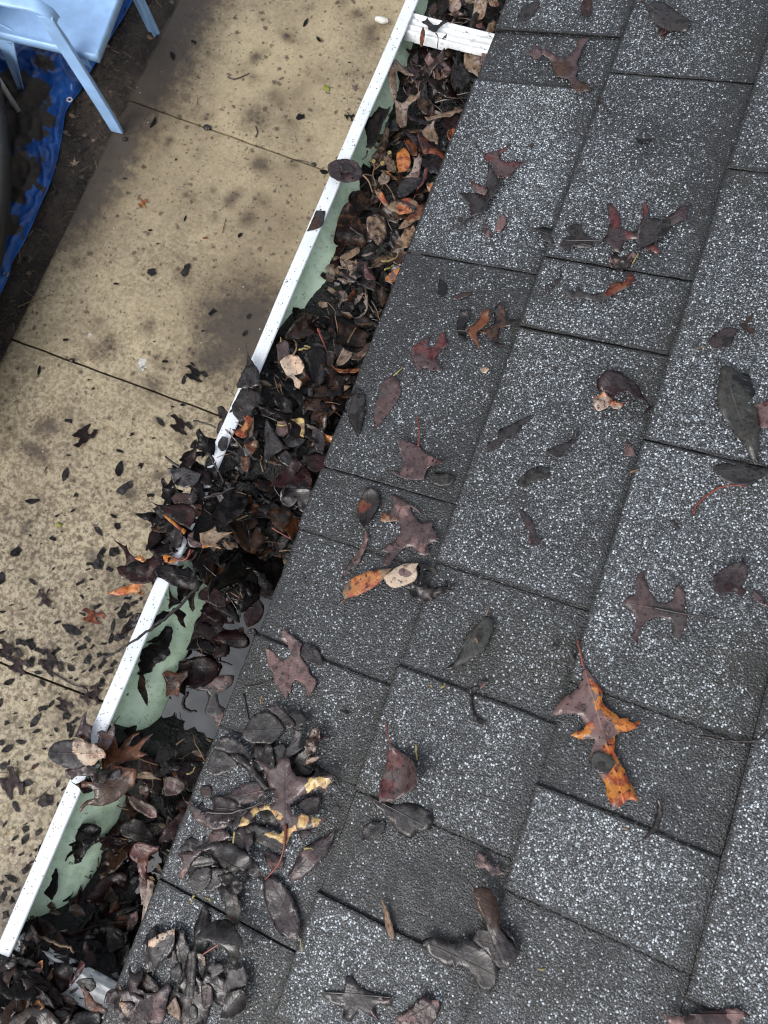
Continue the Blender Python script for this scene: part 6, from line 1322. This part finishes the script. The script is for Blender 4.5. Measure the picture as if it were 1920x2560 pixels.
# ------------------------------------------------------------------ small leaves down on the patio
PP = []
for i in range(16):
    kind = ['oval', 'oval', 'curl', 'frag', 'oval', 'oak', 'frag', 'maple'][i % 8]; r = random.Random(300+i)
    me = leaf_mesh([(x, y) for x, y in lib_out(kind, 300+i)], 1.0, 300+i, cup=r.uniform(-.8, .9), bend=r.uniform(-.3, .6), wrinkle=.12, edge=.04, curl=.2, lift=True, jag=.016, thick=.008)
    for v in me.vertices: v.co.x -= .5
    me.materials[0] = M['sodden']
    PP.append((kind, me))
GL = """re 280,42,130,10,o,0 615,125,60,30,o,0 480,165,50,30,o,0 545,165,25,0,o,0 955,170,80,150,o,0 990,255,95,-60,f,0 828,300,115,-50,o,1 450,355,80,-20,f,0 145,470,160,40,f,0 255,330,40,-40,o,0 450,610,45,45,o,0 545,610,22,0,o,0 740,615,55,20,o,0 280,720,95,-40,o,1 685,725,135,35,f,0 770,700,50,0,o,0 8,690,130,80,o,0 375,860,190,-60,k,2 690,850,60,-60,o,0 745,780,30,0,o,0 820,920,100,30,f,0 860,480,140,60,f,0 960,460,150,30,f,0 830,570,150,-10,f,0 750,565,70,0,f,0 1000,485,30,0,o,0 920,620,90,-30,f,0 1040,750,30,0,o,0 25,970,60,0,o,0 825,1040,160,20,k,3 700,990,90,-30,f,0 485,1060,75,20,o,0 605,1120,200,-28,o,1 20,1140,80,20,o,0 175,1075,35,0,o,0 185,1235,150,-15,f,0 270,1240,140,-60,f,0 355,1300,160,-30,f,0 480,1290,140,30,f,0 700,1270,140,30,f,0 740,1200,90,-40,f,1 110,1350,200,0,k,4 270,1390,130,65,f,0 200,1455,150,20,k,2 80,1555,110,25,o,0 175,1500,60,-70,f,2 320,1480,90,-10,o,1 450,1465,180,-10,k,4 600,1440,90,-40,o,1 355,1570,80,-60,o,1 260,1600,30,0,o,0 300,1660,40,0,o,0 595,1525,40,0,o,0 550,1355,30,0,o,0 615,1370,45,30,o,0 745,1370,120,60,f,1 780,1440,110,60,f,0 830,1330,120,30,f,0 770,1660,220,20,k,2 430,1740,90,60,o,0 365,1785,120,10,f,0 300,1870,150,50,o,1 565,1785,120,10,k,2 560,1850,110,-30,f,0 640,1870,120,30,f,0 600,1960,180,70,f,0 310,1970,80,20,o,0 430,2005,30,0,o,0 470,1960,60,-60,o,0 180,2060,100,-10,o,1 65,2120,115,30,o,1 10,2060,70,0,o,1 10,1730,90,80,o,0
re 1060,930,160,60,f,0 1020,980,140,70,f,0 1090,1000,120,40,f,0 950,1080,120,80,o,1 1060,1120,170,70,o,1 1000,1180,130,20,f,0 930,1190,110,80,o,0 880,1240,90,10,f,0 1120,1060,100,70,f,4 870,1400,160,60,f,0 910,1480,120,20,f,4 960,1400,110,60,f,4 860,1560,110,80,f,0 800,1600,120,30,f,2 890,1330,80,0,o,0 1130,900,90,20,f,0 1180,860,80,50,f,0 1080,860,100,10,f,0 700,1470,60,30,o,0 980,940,70,30,f,0 1140,1180,80,60,f,2
re 520,300,30,10,o,0 390,120,25,0,o,0 60,150,30,40,o,0 350,400,20,0,o,0 600,480,28,30,o,0 100,620,35,10,o,0 200,950,45,20,o,0 100,915,50,10,o,0 560,900,35,30,o,0 450,940,30,0,o,0 640,1240,50,50,o,0 560,1620,35,0,o,0 640,1540,50,20,f,0 500,1660,45,60,f,0 220,1710,50,0,f,0 130,1820,40,0,o,0 180,1940,45,0,o,0 60,1900,70,20,f,0 380,2120,60,0,f,0 240,2180,60,20,o,0 340,1400,60,20,f,0 420,1380,70,-30,f,0 150,1290,60,0,f,0 60,1260,60,20,f,0 640,1330,60,0,f,0 690,1100,60,20,f,0 780,1260,80,60,f,0
rf 405,128,95,10,o,1 380,30,140,50,o,1 235,240,135,-10,o,1 85,310,160,30,o,1 20,265,90,0,o,1 295,430,80,-20,f,0 100,470,85,80,o,1 40,500,140,60,f,1 395,512,115,35,o,5 300,705,160,5,o,1 640,705,95,80,o,1 520,878,280,8,f,4 150,800,260,-20,k,2 185,960,160,-60,o,1 55,1150,105,60,o,0 285,1150,60,20,o,0 170,1300,110,40,o,1 285,1320,150,60,o,1 290,1210,120,0,f,0 430,1230,150,50,f,2 130,1445,120,-60,m,6 15,660,60,10,o,0 365,1110,40,0,o,0 620,110,60,-70,o,0 565,170,35,0,o,0 760,60,180,80,f,0 130,1750,190,-30,o,0 290,1640,170,50,f,4 380,1560,140,10,f,4 40,1960,200,60,f,1 130,2000,180,-60,f,0 60,2150,190,20,f,4 200,1880,150,30,f,0 90,1860,120,-10,f,1 20,1800,130,30,f,0 250,1480,110,40,f,2 460,1390,100,60,f,1 400,1440,90,20,f,0 340,1500,80,60,f,0 170,2100,120,70,f,0 640,930,70,80,o,1 700,760,80,40,f,0
t3 503,122,30,-10,o,0 660,72,60,-50,f,1 800,60,85,70,f,1 285,365,32,0,f,0 715,455,36,0,f,0 403,575,32,60,f,0 865,530,80,10,k,0 793,535,48,80,o,1 833,468,28,-40,o,0 790,645,26,0,o,0 748,653,20,0,o,0 577,705,16,0,o,0 303,712,52,-20,f,0 385,750,85,0,k,4 570,770,50,15,f,0 693,718,62,-50,o,1 800,755,80,10,k,4 665,787,20,0,o,0 842,815,55,60,f,0 520,845,42,-20,o,0 520,920,80,80,o,0 298,862,26,0,o,1 283,945,70,75,o,1 607,905,62,70,f,4 545,1005,110,35,f,1 652,1037,45,0,f,0 143,1058,72,5,o,1 330,1035,50,60,f,4 867,860,32,-10,o,1 375,913,20,0,o,0 680,930,16,0,o,0 200,918,20,60,o,0 385,535,18,0,o,0 668,370,14,0,o,0 878,325,18,0,o,0 170,495,50,80,c,0 920,240,60,30,f,0 1075,260,40,60,f,1 1060,335,36,50,o,1
t1 1300,505,62,10,f,0 1512,505,55,0,k,0 1535,380,40,60,m,6 620,880,55,50,k,7 890,1028,36,0,f,3 1038,1018,30,45,o,0 800,945,32,70,c,0 683,1055,18,0,o,0 650,997,24,0,o,0 745,245,40,-70,o,0 838,185,36,-20,f,0 1378,172,34,-60,f,0 1320,100,44,60,c,0 1510,272,18,0,o,0 1545,305,9,0,o,0 323,705,44,90,m,8 540,772,22,0,f,1 1197,595,14,0,o,0 1487,427,14,0,o,0 990,157,10,0,o,0 540,603,28,0,o,0 660,530,60,60,c,0 760,690,26,0,f,4 205,290,48,80,f,1 640,10,60,0,f,4"""
GC = {'0': ('blk', 'blk', 'black'), '1': ('gry', 'blk', 'dark slate'), '2': ('pur', 'mar', 'purple'), '3': ('red', 'org', 'red'), '4': ('dkb', 'mar', 'dark brown'), '5': ('mar', 'rus', 'dark red'), '6': ('pnk', 'pal', 'pale pink'), '7': ('org', 'rus', 'orange'), '8': ('crm', 'pal', 'whitish')}
KIND = {'o': ('oval', 'oval leaf'), 'f': ('frag', 'crumpled leaf'), 'k': ('oak', 'lobed leaf'), 'm': ('maple', 'star shaped maple leaf'), 'c': ('curl', 'curled leaf')}
def patio_place(u, v):
    for lim, a in ((330, 'at its upper end'), (640, 'above the bare patio middle'), (940, 'above the lower joint'), (1180, 'below the lower joint'), (1420, 'left of the overflowing heap'), (1640, 'left of the clean lip'),
                   (1820, 'above the half cream leaf'), (2000, 'beside the half cream leaf'), (2150, 'beside the lower lip')):
        if v < lim: return a
    return 'in the patio corner'
rg = random.Random(31); seen = {}
LIPX = lambda v: 1030-.43*v
for line in GL.split('\n'):
    fr, *items = line.split()
    for it in items:
        x, y, L, an, k, c = it.split(','); ox, oy, kk = FR[fr]; x, y, L, an = map(float, (x, y, L, an))
        u, v = ox+x/kk, oy+y/kk; Lp = L/kk
        ctr = P(u, v, GZ); a = math.radians(an); p2 = P(u+Lp*math.cos(a), v-Lp*math.sin(a), GZ)
        Lm = (p2-ctr).length*.92; kd, kw = KIND[k]
        cand = [m for kq, m in PP if kq == kd] or [PP[0][1]]
        me = rg.choice(cand)
        o = D.objects.new(NAMES[kd], me); COL.objects.link(o)
        if Lm < .012: Lm = .012
        e1 = (p2-ctr).normalized(); n_ = Vector((rg.gauss(0, .05), rg.gauss(0, .05), 1)).normalized()
        m = place_frame(o, Vector((ctr.x, ctr.y, GZ+.003)), e1, n_)
        o.matrix_world = m @ Matrix.Diagonal((Lm, Lm*rg.uniform(.8, 1.25)*(1 if rg.random() < .5 else -1), Lm*.45, 1))
        c1, c2, cw = GC[c]; setcol(o, c1, c2, 1.0)
        size = 'tiny' if Lm < .022 else ('small' if Lm < .05 else ('medium' if Lm < .085 else 'large'))
        side = 'far out' if LIPX(v)-u > 330 else ('midway out' if LIPX(v)-u > 150 else 'close in')
        lab = f"{size} {cw} {kw} on the patio {patio_place(u, v)}, {side}".replace("leaf on the patio", "patio leaf")
        tag(o, lab, 'leaf', f"leaves on the concrete {patio_place(u, v)}")
# patio oddments
def strandg(name, fr, pts, rad, mat, lab, cat): return strand(name, fr, pts, GZ+.006, rad, mat, lab, cat)
strandg('twig', 're', "440,1490 520,1530 600,1575 715,1612", .0032, 'stem_dark', "dark straight stick on the patio left of the white lip", 'twig')
strandg('twig', 'rf', "-5,575 120,597 230,590 320,560 345,548", .0018, 'stem_tan', "long thin straw curving on the patio left of the half cream leaf", 'twig')
strandg('twig', 'rf', "35,1280 90,1230 165,1185", .0022, 'stem_yel', "short pale straw on the patio beside the lower white lip", 'twig')
strandg('twig', 'rf', "320,820 328,770", .0035, 'crumb' if False else 'stem_tan', "tiny pale stick near a slate leaf on the lower patio", 'twig')
strandg('twig', 'rf', "350,905 440,850 530,775", .0018, 'stem_dark', "thin dark stalk of the long crumpled patio leaf", 'twig')
strandg('twig', 't1', "985,333 1010,342 1050,330 1075,315", .003, 'stem_dark', "dark curved twig on the stained upper patio", 'twig')
strandg('twig', 't1', "1105,545 1112,570 1105,592", .0022, 'stem_dark', "short dark hooked twig above the upper joint", 'twig')
strandg('twig', 't1', "960,1005 975,945", .0016, 'stem_red', "thin brown stalk on the patio between the joints", 'twig')
strandg('twig', 't1', "1255,700 1270,690 1330,700 1350,712", .0018, 'stem_dark', "thin dark stalk beside the upper joint near the lip", 'twig')
strandg('twig', 't3', "75,220 150,190 230,165", .0022, 'stem_tan', "thin pale stick across the worn patio edge", 'twig')
strandg('twig', 't1', "850,450 855,420 845,410", .0016, 'stem_red', "tiny reddish stalk on the middle of the upper patio", 'twig')
pts = on_px('ga', "-8,225 50,240 100,250 150,252", GZ+.02)
V, Fc = tube_geo(smooth_path(pts), [.006+.010*math.sin(.3+2.6*i/15) for i in range(16)], 8); tag(link('plastic_strip', mesh(V, Fc), M['stone'], None, True), 'small curved whitish strip lying on the patio beside the upper gutter', 'strip')
def lump(name, u, v, r, hgt, mat, lab, cat, fr=None, seed=0):
    if fr: (u, v), = px(fr, [(u, v)])
    c = P(u, v, GZ); bm = bmesh.new(); bmesh.ops.create_icosphere(bm, subdivisions=3, radius=1.0)
    for q in bm.verts:
        k = 1+.3*fbm(q.co.x*1.3+seed, q.co.y*1.3, q.co.z*1.3); q.co = Vector((q.co.x*r*k*1.15, q.co.y*r*k*.85, q.co.z*hgt*k))
    me = bm_mesh(bm); o = link(name, me, M[mat], None, True); o.location = (c.x, c.y, GZ+hgt*.5); return tag(o, lab, cat)
lump('moss_tuft', 895, 553, .016, .008, 'stem_dark', 'dark tuft of moss growing in the upper patio joint', 'moss', 't1', 1)
lump('moss_tuft', 1355, 712, .010, .006, 'stem_dark', 'small dark tuft at the lip end of the upper patio joint', 'moss', 't1', 2)
lump('moss_tuft', 1410, 382, .016, .006, 'moss', 'yellow green bit of moss on the upper patio', 'moss', 't1', 3)
lump('moss_tuft', 495, 240, .011, .005, 'moss', 'tiny yellow green bit of moss on the patio left of the heap', 'moss', 're', 4)
lump('pebble', 310, 452, .010, .007, 'stem_dark', 'small dark pebble on the lower patio joint', 'pebble', 't3', 5)
lump('pebble', 540, 603, .011, .008, 'stem_dark', 'dark round pebble below the foot of the blue chair leg', 'pebble', 't1', 6)
lump('pebble', 650, 163, .014, .006, 'stem_tan', 'tan chip beside the far foot of the blue chair', 'pebble', 't1', 7)

# ------------------------------------------------------------------ blue tarp
EDGE = [(345, -40), (324, 14), (275, 95), (220, 188), (200, 226), (186, 246), (174, 262), (162, 284), (156, 324), (142, 400), (123, 462), (104, 504), (83, 554), (56, 612), (31, 653), (19, 695), (0, 734), (-30, 800)]
EDGE3 = [P(a, b, GZ+.01) for a, b in EDGE]
def edge_x(y):
    for a, b in zip(EDGE3[:-1], EDGE3[1:]):
        if b.y <= y <= a.y: return b.x+(a.x-b.x)*(y-b.y)/max(1e-6, a.y-b.y)
    return EDGE3[0].x if y > EDGE3[0].y else EDGE3[-1].x
DIRT = [(75, 290, .12, .9), (45, 340, .10, 1), (55, 430, .10, 1), (40, 470, .08, 1), (95, 255, .07, .8), (120, 310, .05, .9), (110, 340, .04, .8), (65, 360, .05, .6), (120, 170, .06, .7), (95, 130, .05, .7), (300, 20, .04, .8), (35, 570, .05, .8), (45, 590, .04, .8), (55, 500, .05, .6), (110, 480, .04, .6), (30, 230, .10, .9), (110, 235, .06, .8), (60, 210, .05, .7), (10, 640, .03, .6)]
DW = [(P(a, b, GZ+.01), r, k) for a, b, r, k in DIRT]
y0, y1 = -.0, 3.1; NX, NY = 90, 200; V = []; Fc = []; dd = []
yy0 = P(-30, 800, GZ).y; yy1 = 3.2
for j in range(NY+1):
    y = yy0+(yy1-yy0)*j/NY; ex = edge_x(y)+.004*ns(y*25, 1)
    for i in range(NX+1):
        f = i/NX; x = ex-1.3*f**1.25
        ridge = 1-abs(ns(x*5+ns(y*3, 2)*.7, y*2.6, 3))*2
        r2 = 1-abs(ns(x*11, y*7+x*6, 8))*2
        r3 = 1-abs(ns(x*19+y*4, y*16, 6))*2
        z = GZ+.012+.040*max(0, ridge)**4+.022*max(0, r2)**4+.010*max(0, r3)**3+.006*ns(x*20, y*20)+.01
        z = GZ+.006+(z-GZ-.006)*sstep(0, .05, f*1.3+.012)
        V.append((x, y, z)); d = 0
        for p, r, k in DW:
            q = ((x-p.x)**2+(y-p.y)**2)/(r*r)
            if q < 5: d = max(d, k*math.exp(-q))
        dd.append(d*.8+.20)
for j in range(NY):
    for i in range(NX):
        a = j*(NX+1)+i; Fc.append((a, a+NX+1, a+NX+2, a+1))
me = mesh(V, Fc); fattr(me, 'dirt', dd)
tarp = link('blue_tarp', me, M['tarp'], None, True); tag(tarp, 'crumpled blue plastic tarp with dirt in its folds and white eyelets along the edge', 'tarp')
HV, HF = tube_geo(smooth_path([p+Vector((0, 0, .002)) for p in EDGE3], 3), .0035, 6); link('hem', mesh(HV, HF), M['tarp'], tarp, True)
def torus(c, R, r, mat, parent, name):
    bm = bmesh.new(); A = []
    for i in range(24):
        a = 6.2832*i/24; ring = []
        for k in range(8):
            b = 6.2832*k/8; ring.append(bm.verts.new(c+Vector(((R+r*math.cos(b))*math.cos(a), (R+r*math.cos(b))*math.sin(a), r*.7*math.sin(b)))))
        A.append(ring)
    for i in range(24):
        for k in range(8): bm.faces.new((A[i][k], A[(i+1) % 24][k], A[(i+1) % 24][(k+1) % 8], A[i][(k+1) % 8]))
    return link(name, bm_mesh(bm), mat, parent, True)
torus(P(174, 249, GZ+.040), .0105, .0035, M['white'], tarp, 'eyelet'); torus(P(14, 685, GZ+.035), .010, .0032, M['metal'], tarp, 'eyelet')

# ------------------------------------------------------------------ pale blue plastic armchair
F1 = P(292, 332, GZ); F2 = P(384, 82, GZ); F1.z = F2.z = GZ
CW = (F2-F1).normalized(); CB = Vector((-CW.y, CW.x, 0))     # across, backwards
chair = empty('plastic_chair', F1, 'pale blue moulded plastic armchair standing half on the blue tarp', 'chair')
def C3(w_, b_, z_): return F1+CW*w_+CB*b_+Vector((0, 0, z_+.006))
def loft(sections, name, cap=True, mat='chair'):
    V = []; Fc = []; n = len(sections[0])
    for s in sections: V += [C3(*q) for q in s]
    for j in range(len(sections)-1):
        for i in range(n): Fc.append((j*n+i, j*n+(i+1) % n, (j+1)*n+(i+1) % n, (j+1)*n+i))
    if cap: Fc.append(tuple(range(n))[::-1]); Fc.append(tuple((len(sections)-1)*n+i for i in range(n)))
    bm = bmesh.new(); me0 = mesh(V, Fc); bm.from_mesh(me0); D.meshes.remove(me0); bmesh.ops.recalc_face_normals(bm, faces=bm.faces[:])
    me = D.meshes.new('m'); bm.to_mesh(me); bm.free(); o = link(name, me, M[mat], chair, True)
    bv = o.modifiers.new('b', 'BEVEL'); bv.width = .004; bv.segments = 2; bv.limit_method = 'ANGLE'; bv.angle_limit = math.radians(50)
    me.set_sharp_from_angle(angle=math.radians(40))
    return o
W_ = .553
for sgn, w0 in ((1, 0.0), (-1, W_)):
    # front leg: a wide tapering L shaped strip rising to the arm
    secs = []
    for k in range(11):
        t = k/10; b = -.004+.090*t**1.1; z = .602*t; hw = .0285+.003*t; wo = w0+sgn*(.004*t)
        secs.append([(wo-sgn*.004, b-hw, z), (wo+sgn*.010, b-hw, z), (wo+sgn*.010, b-hw+.010, z), (wo+sgn*.030*(1 if t < .9 else .6), b-hw+.016, z), (wo+sgn*.030, b-hw+.021, z), (wo+sgn*.008, b-hw+.022, z), (wo+sgn*.006, b+hw, z), (wo-sgn*.004, b+hw, z)])
    loft(secs, 'leg')
    # armrest: bends from the leg and runs back, dished with a rolled edge
    secs = []
    pth = [(.052, .575, .0), (.066, .606, .3), (.100, .628, .6), (.135, .634, 1), (.20, .636, 1), (.30, .640, 1), (.40, .650, 1), (.47, .665, .8)]
    for b, z, t in pth:
        wi = .040+.008*t; wo = w0+sgn*.004-sgn*.022*min(1, (b-.06)/.2)
        secs.append([(wo-sgn*.006, b-.0*t, z-.010), (wo-sgn*.006, b, z+.000), (wo+sgn*.002, b, z+.007), (wo+sgn*(wi-.008), b, z+.009), (wo+sgn*wi, b, z+.002), (wo+sgn*wi, b, z-.012), (wo+sgn*(wi-.004), b, z-.012), (wo+sgn*(wi-.006), b, z-.001), (wo+sgn*.000, b, z-.003)])
    loft(secs, 'armrest')
    # back leg: broad and folded, narrowing to its foot
    secs = []
    for k in range(9):
        t = k/8; b = .470-.085*t; z = .40*t; hw = .016+.036*t**1.4; wo = w0+sgn*(.062+.008*t)
        secs.append([(wo-sgn*.004, b-hw, z), (wo+sgn*.004, b-hw, z), (wo+sgn*.018, b, z), (wo+sgn*.010, b+hw, z), (wo+sgn*.002, b+hw, z), (wo+sgn*.010, b, z)])
    loft(secs, 'leg')
# seat: dished shell with a rolled front lip and side skirts
V = []; Fc = []; nu, nv = 24, 24
def seat_pt(a, b):
    w_ = .052+(W_-.104)*a; bb = -.028+.46*b
    z = .408-.018*math.sin(math.pi*a)*math.sin(math.pi*min(1, b*1.1))-.012*b
    return w_, bb, z
for j in range(nv+1):
    for i in range(nu+1): V.append(C3(*seat_pt(i/nu, j/nv)))
for j in range(nv):
    for i in range(nu): a = j*(nu+1)+i; Fc.append((a, a+1, a+nu+2, a+nu+1))
loop = [i for i in range(nu+1)]+[(nu+1)*(j+1)+nu for j in range(nv)]+[nv*(nu+1)+i for i in range(nu-1, -1, -1)]+[(nu+1)*j for j in range(nv-1, 0, -1)]
n = len(V); cw, cb = W_/2, .2
def local(i_): 
    r = Vector(V[i_])-F1; return r.dot(CW), r.dot(CB), r.z-.006
L2 = []
for lvl, (ex, dz) in enumerate(((.006, .004), (.010, -.006), (.009, -.034), (.004, -.036), (.002, -.010))):
    for q in loop:
        w_, b_, z_ = local(q); dw = ex if w_ > W_-.056 else (-ex if w_ < .056 else 0); db = -ex if b_ < -.02 else (ex if b_ > .42 else 0)
        sk = dz*(1 if b_ > -.02 else 1.1) if dz < -.01 else dz
        V.append(C3(w_+dw, b_+db, z_+sk))
m = len(loop)
prev = loop
for lvl in range(5):
    cur = [n+lvl*m+q for q in range(m)]
    for q in range(m): Fc.append((prev[(q+1) % m], prev[q], cur[q], cur[(q+1) % m]))
    prev = cur
me0 = mesh(V, Fc); link('seat', me0, M['chair'], chair, True)
# apron below the seat side, joining front and back legs
for sgn, w0 in ((1, 0.0), (-1, W_)):
    secs = []
    for k in range(9):
        t = k/8; b = .02+.37*t; dp = .030+.05*abs(2*t-1)**3
        wo = w0+sgn*(.048+.014*t)
        secs.append([(wo, b, .395), (wo+sgn*.005, b, .395), (wo+sgn*.006, b, .395-dp), (wo, b, .395-dp)])
    loft(secs, 'apron')
# slatted back
secs = []
for k in range(9):
    t = k/8; a = math.pi*t
    secs.append([(.045+(W_-.09)*t, .47+.05*math.sin(a)+.02, .64+.22*math.sin(a)), (.045+(W_-.09)*t, .44+.05*math.sin(a)+.02, .64+.22*math.sin(a)), (.045+(W_-.09)*t, .44+.05*math.sin(a)+.02, .59+.22*math.sin(a)), (.045+(W_-.09)*t, .47+.05*math.sin(a)+.02, .59+.22*math.sin(a))])
loft(secs, 'backrest_rim')
for k in range(6):
    t = .14+.144*k; a = math.pi*t; w_ = .045+(W_-.09)*t
    loft([[(w_-.016, .425, .39), (w_+.016, .425, .39), (w_+.016, .433, .39), (w_-.016, .433, .39)], [(w_-.020, .455+.05*math.sin(a), .60+.2*math.sin(a)), (w_+.020, .455+.05*math.sin(a), .60+.2*math.sin(a)), (w_+.020, .465+.05*math.sin(a), .60+.2*math.sin(a)), (w_-.020, .465+.05*math.sin(a), .60+.2*math.sin(a))]], 'back_slat')

# pale tubular table leg with a rusty foot (its table stands outside the photo)
tf = P(55, 292, GZ); tab = empty('side_table', tf, 'white tubular table leg with a rusty foot beside the blue chair', 'table')
for dx, dy in ((0, 0), (-.42, .05), (.0, -.0)):
    pass
for (dx, dy) in ((0, 0), (-.45, -.02), (-.47, .43), (-.02, .45)):
    b0 = tf+Vector((dx, dy, 0)); b0.z = GZ+.004
    V, Fc = tube_geo([b0+Vector((0, 0, .03)), b0+Vector((-.003, 0, .25)), b0+Vector((-.012, .0, .52))], .0125, 14); lg = link('leg', mesh(V, Fc), M['white'], tab, True)
    V, Fc = tube_geo([b0, b0+Vector((0, 0, .032))], .0132, 14); f_ = link('foot_cap', mesh(V, Fc), M['rust'], tab, True)
bm = bmesh.new(); box_bm(bm, tf+Vector((-.27, .215, .535)), .53, .50, .018, None, .006); link('table_top', bm_mesh(bm), M['white'], tab)
# round tub at the far left
q1, q2, q3 = P(-2, 190, GZ+.30), P(17, 420, GZ+.30), P(-3, 600, GZ+.30)
ax_, ay_, bx_, by_, cx_, cy_ = q1.x, q1.y, q2.x, q2.y, q3.x, q3.y
dd_ = 2*(ax_*(by_-cy_)+bx_*(cy_-ay_)+cx_*(ay_-by_))
ux = ((ax_*ax_+ay_*ay_)*(by_-cy_)+(bx_*bx_+by_*by_)*(cy_-ay_)+(cx_*cx_+cy_*cy_)*(ay_-by_))/dd_
uy = ((ax_*ax_+ay_*ay_)*(cx_-bx_)+(bx_*bx_+by_*by_)*(ax_-cx_)+(cx_*cx_+cy_*cy_)*(bx_-ax_))/dd_
RT_ = math.hypot(ux-ax_, uy-ay_); print('tub', ux, uy, RT_)
tub = empty('round_tub', (ux, uy, GZ), 'dark grey rounded side of a plastic tub at the left edge by the tarp', 'tub')
bm = bmesh.new(); prof = [(.88, .02), (.93, .06), (.985, .18), (1.0, .30), (.99, .315), (.965, .31), (.95, .28), (.90, .10), (.80, .06), (.0, .06)]
RR = []
for (r, z) in prof: RR.append([bm.verts.new((ux+RT_*r*math.cos(6.2832*t/96), uy+RT_*r*math.sin(6.2832*t/96), GZ+z)) for t in range(96)] if r > 0 else None)
for A, B in zip(RR[:-2], RR[1:-1]):
    for t in range(96): bm.faces.new((A[t], A[(t+1) % 96], B[(t+1) % 96], B[t]))
bm.faces.new(RR[-2]); bm.faces.new(RR[0][::-1])
link('tub_wall', bm_mesh(bm), M['tub'], tub, True)
# twigs and scraps in the wet soil beside the tarp, too many to count
SV, SF = [], []
rs = random.Random(12)
for q in range(420):
    y = rs.uniform(-.4, 3.0); ex = edge_x(y) if y > yy0 else -2.2
    x = rs.uniform(ex-.05, -1.77); x = min(x, -1.74+rs.uniform(0, .05)); L = rs.uniform(.01, .06); an = rs.uniform(0, 3.14)
    c = Vector((x, y, max(soilz(x, y), GZ-.004)+.006))
    if rs.random() < .6:
        pts = [c+Vector((math.cos(an)*L*(k-1.5)/3, math.sin(an)*L*(k-1.5)/3, rs.uniform(0, .006))) for k in range(4)]
        V, Fc = tube_geo(pts, rs.uniform(.0008, .002), 4); n = len(SV); SV += V; SF += [tuple(a+n for a in f) for f in Fc]
    else:
        n = len(SV); k = 5; SV += [c+Vector((math.cos(6.283*i/k)*L*.4*rs.uniform(.5, 1), math.sin(6.283*i/k)*L*.3*rs.uniform(.5, 1), rs.uniform(0, .008))) for i in range(k)]; SF.append(tuple(n+i for i in range(k)))
s = NT('soil_debris'); g = s.n('NewGeometry').outputs['Random Per Island']; 
cr = s.n('ValToRGB'); s.l(g, cr.inputs[0]); cr.color_ramp.elements[0].color = (.008, .006, .005, 1); cr.color_ramp.elements[1].color = (.17, .12, .08, 1)
e_ = cr.color_ramp.elements.new(.7); e_.color = (.03, .02, .014, 1)
tag(link('ground_debris', mesh(SV, SF), s.fin(cr.outputs[0], .5)), 'twigs and rotten scraps in the dark soil beside the tarp', 'debris', None, 'stuff')
bpy.context.view_layer.update()
# things that still read alike are told apart by where they come in their small bunch
byl = {}
for o in D.objects:
    if o.parent is None and 'label' in o.keys(): byl.setdefault(o['label'], []).append(o)
NW = ['topmost', 'second from top', 'third from top', 'fourth from top', 'fifth from top', 'sixth from top']
for lab, L in byl.items():
    n = len(L)
    if n < 2: continue
    L.sort(key=lambda o: proj(o.matrix_world.translation)[1])
    names = {2: ['upper one', 'lower one'], 3: ['upper one', 'middle one', 'lower one']}.get(n)
    if names is None and n <= 7: names = NW[:n-1]+['lowest one']
    if names:
        for o, s_ in zip(L, names):
            if len((lab+' '+s_).split()) <= 16: o['label'] = lab+', '+s_
dup_l = {}
for o in D.objects:
    if o.parent is None and 'label' in o.keys(): dup_l.setdefault(o['label'], []).append(o)
n_dup = sum(len(v) for v in dup_l.values() if len(v) > 1)
print('LONG', [o['label'] for o in D.objects if 'label' in o.keys() and len(o['label'].replace('-', ' ').split()) > 15][:40])
print('objects', len(D.objects), 'shared labels', n_dup)
for k, v in dup_l.items():
    if len(v) > 1:
        if not v[0].get('group'): print('DUP no group', k)
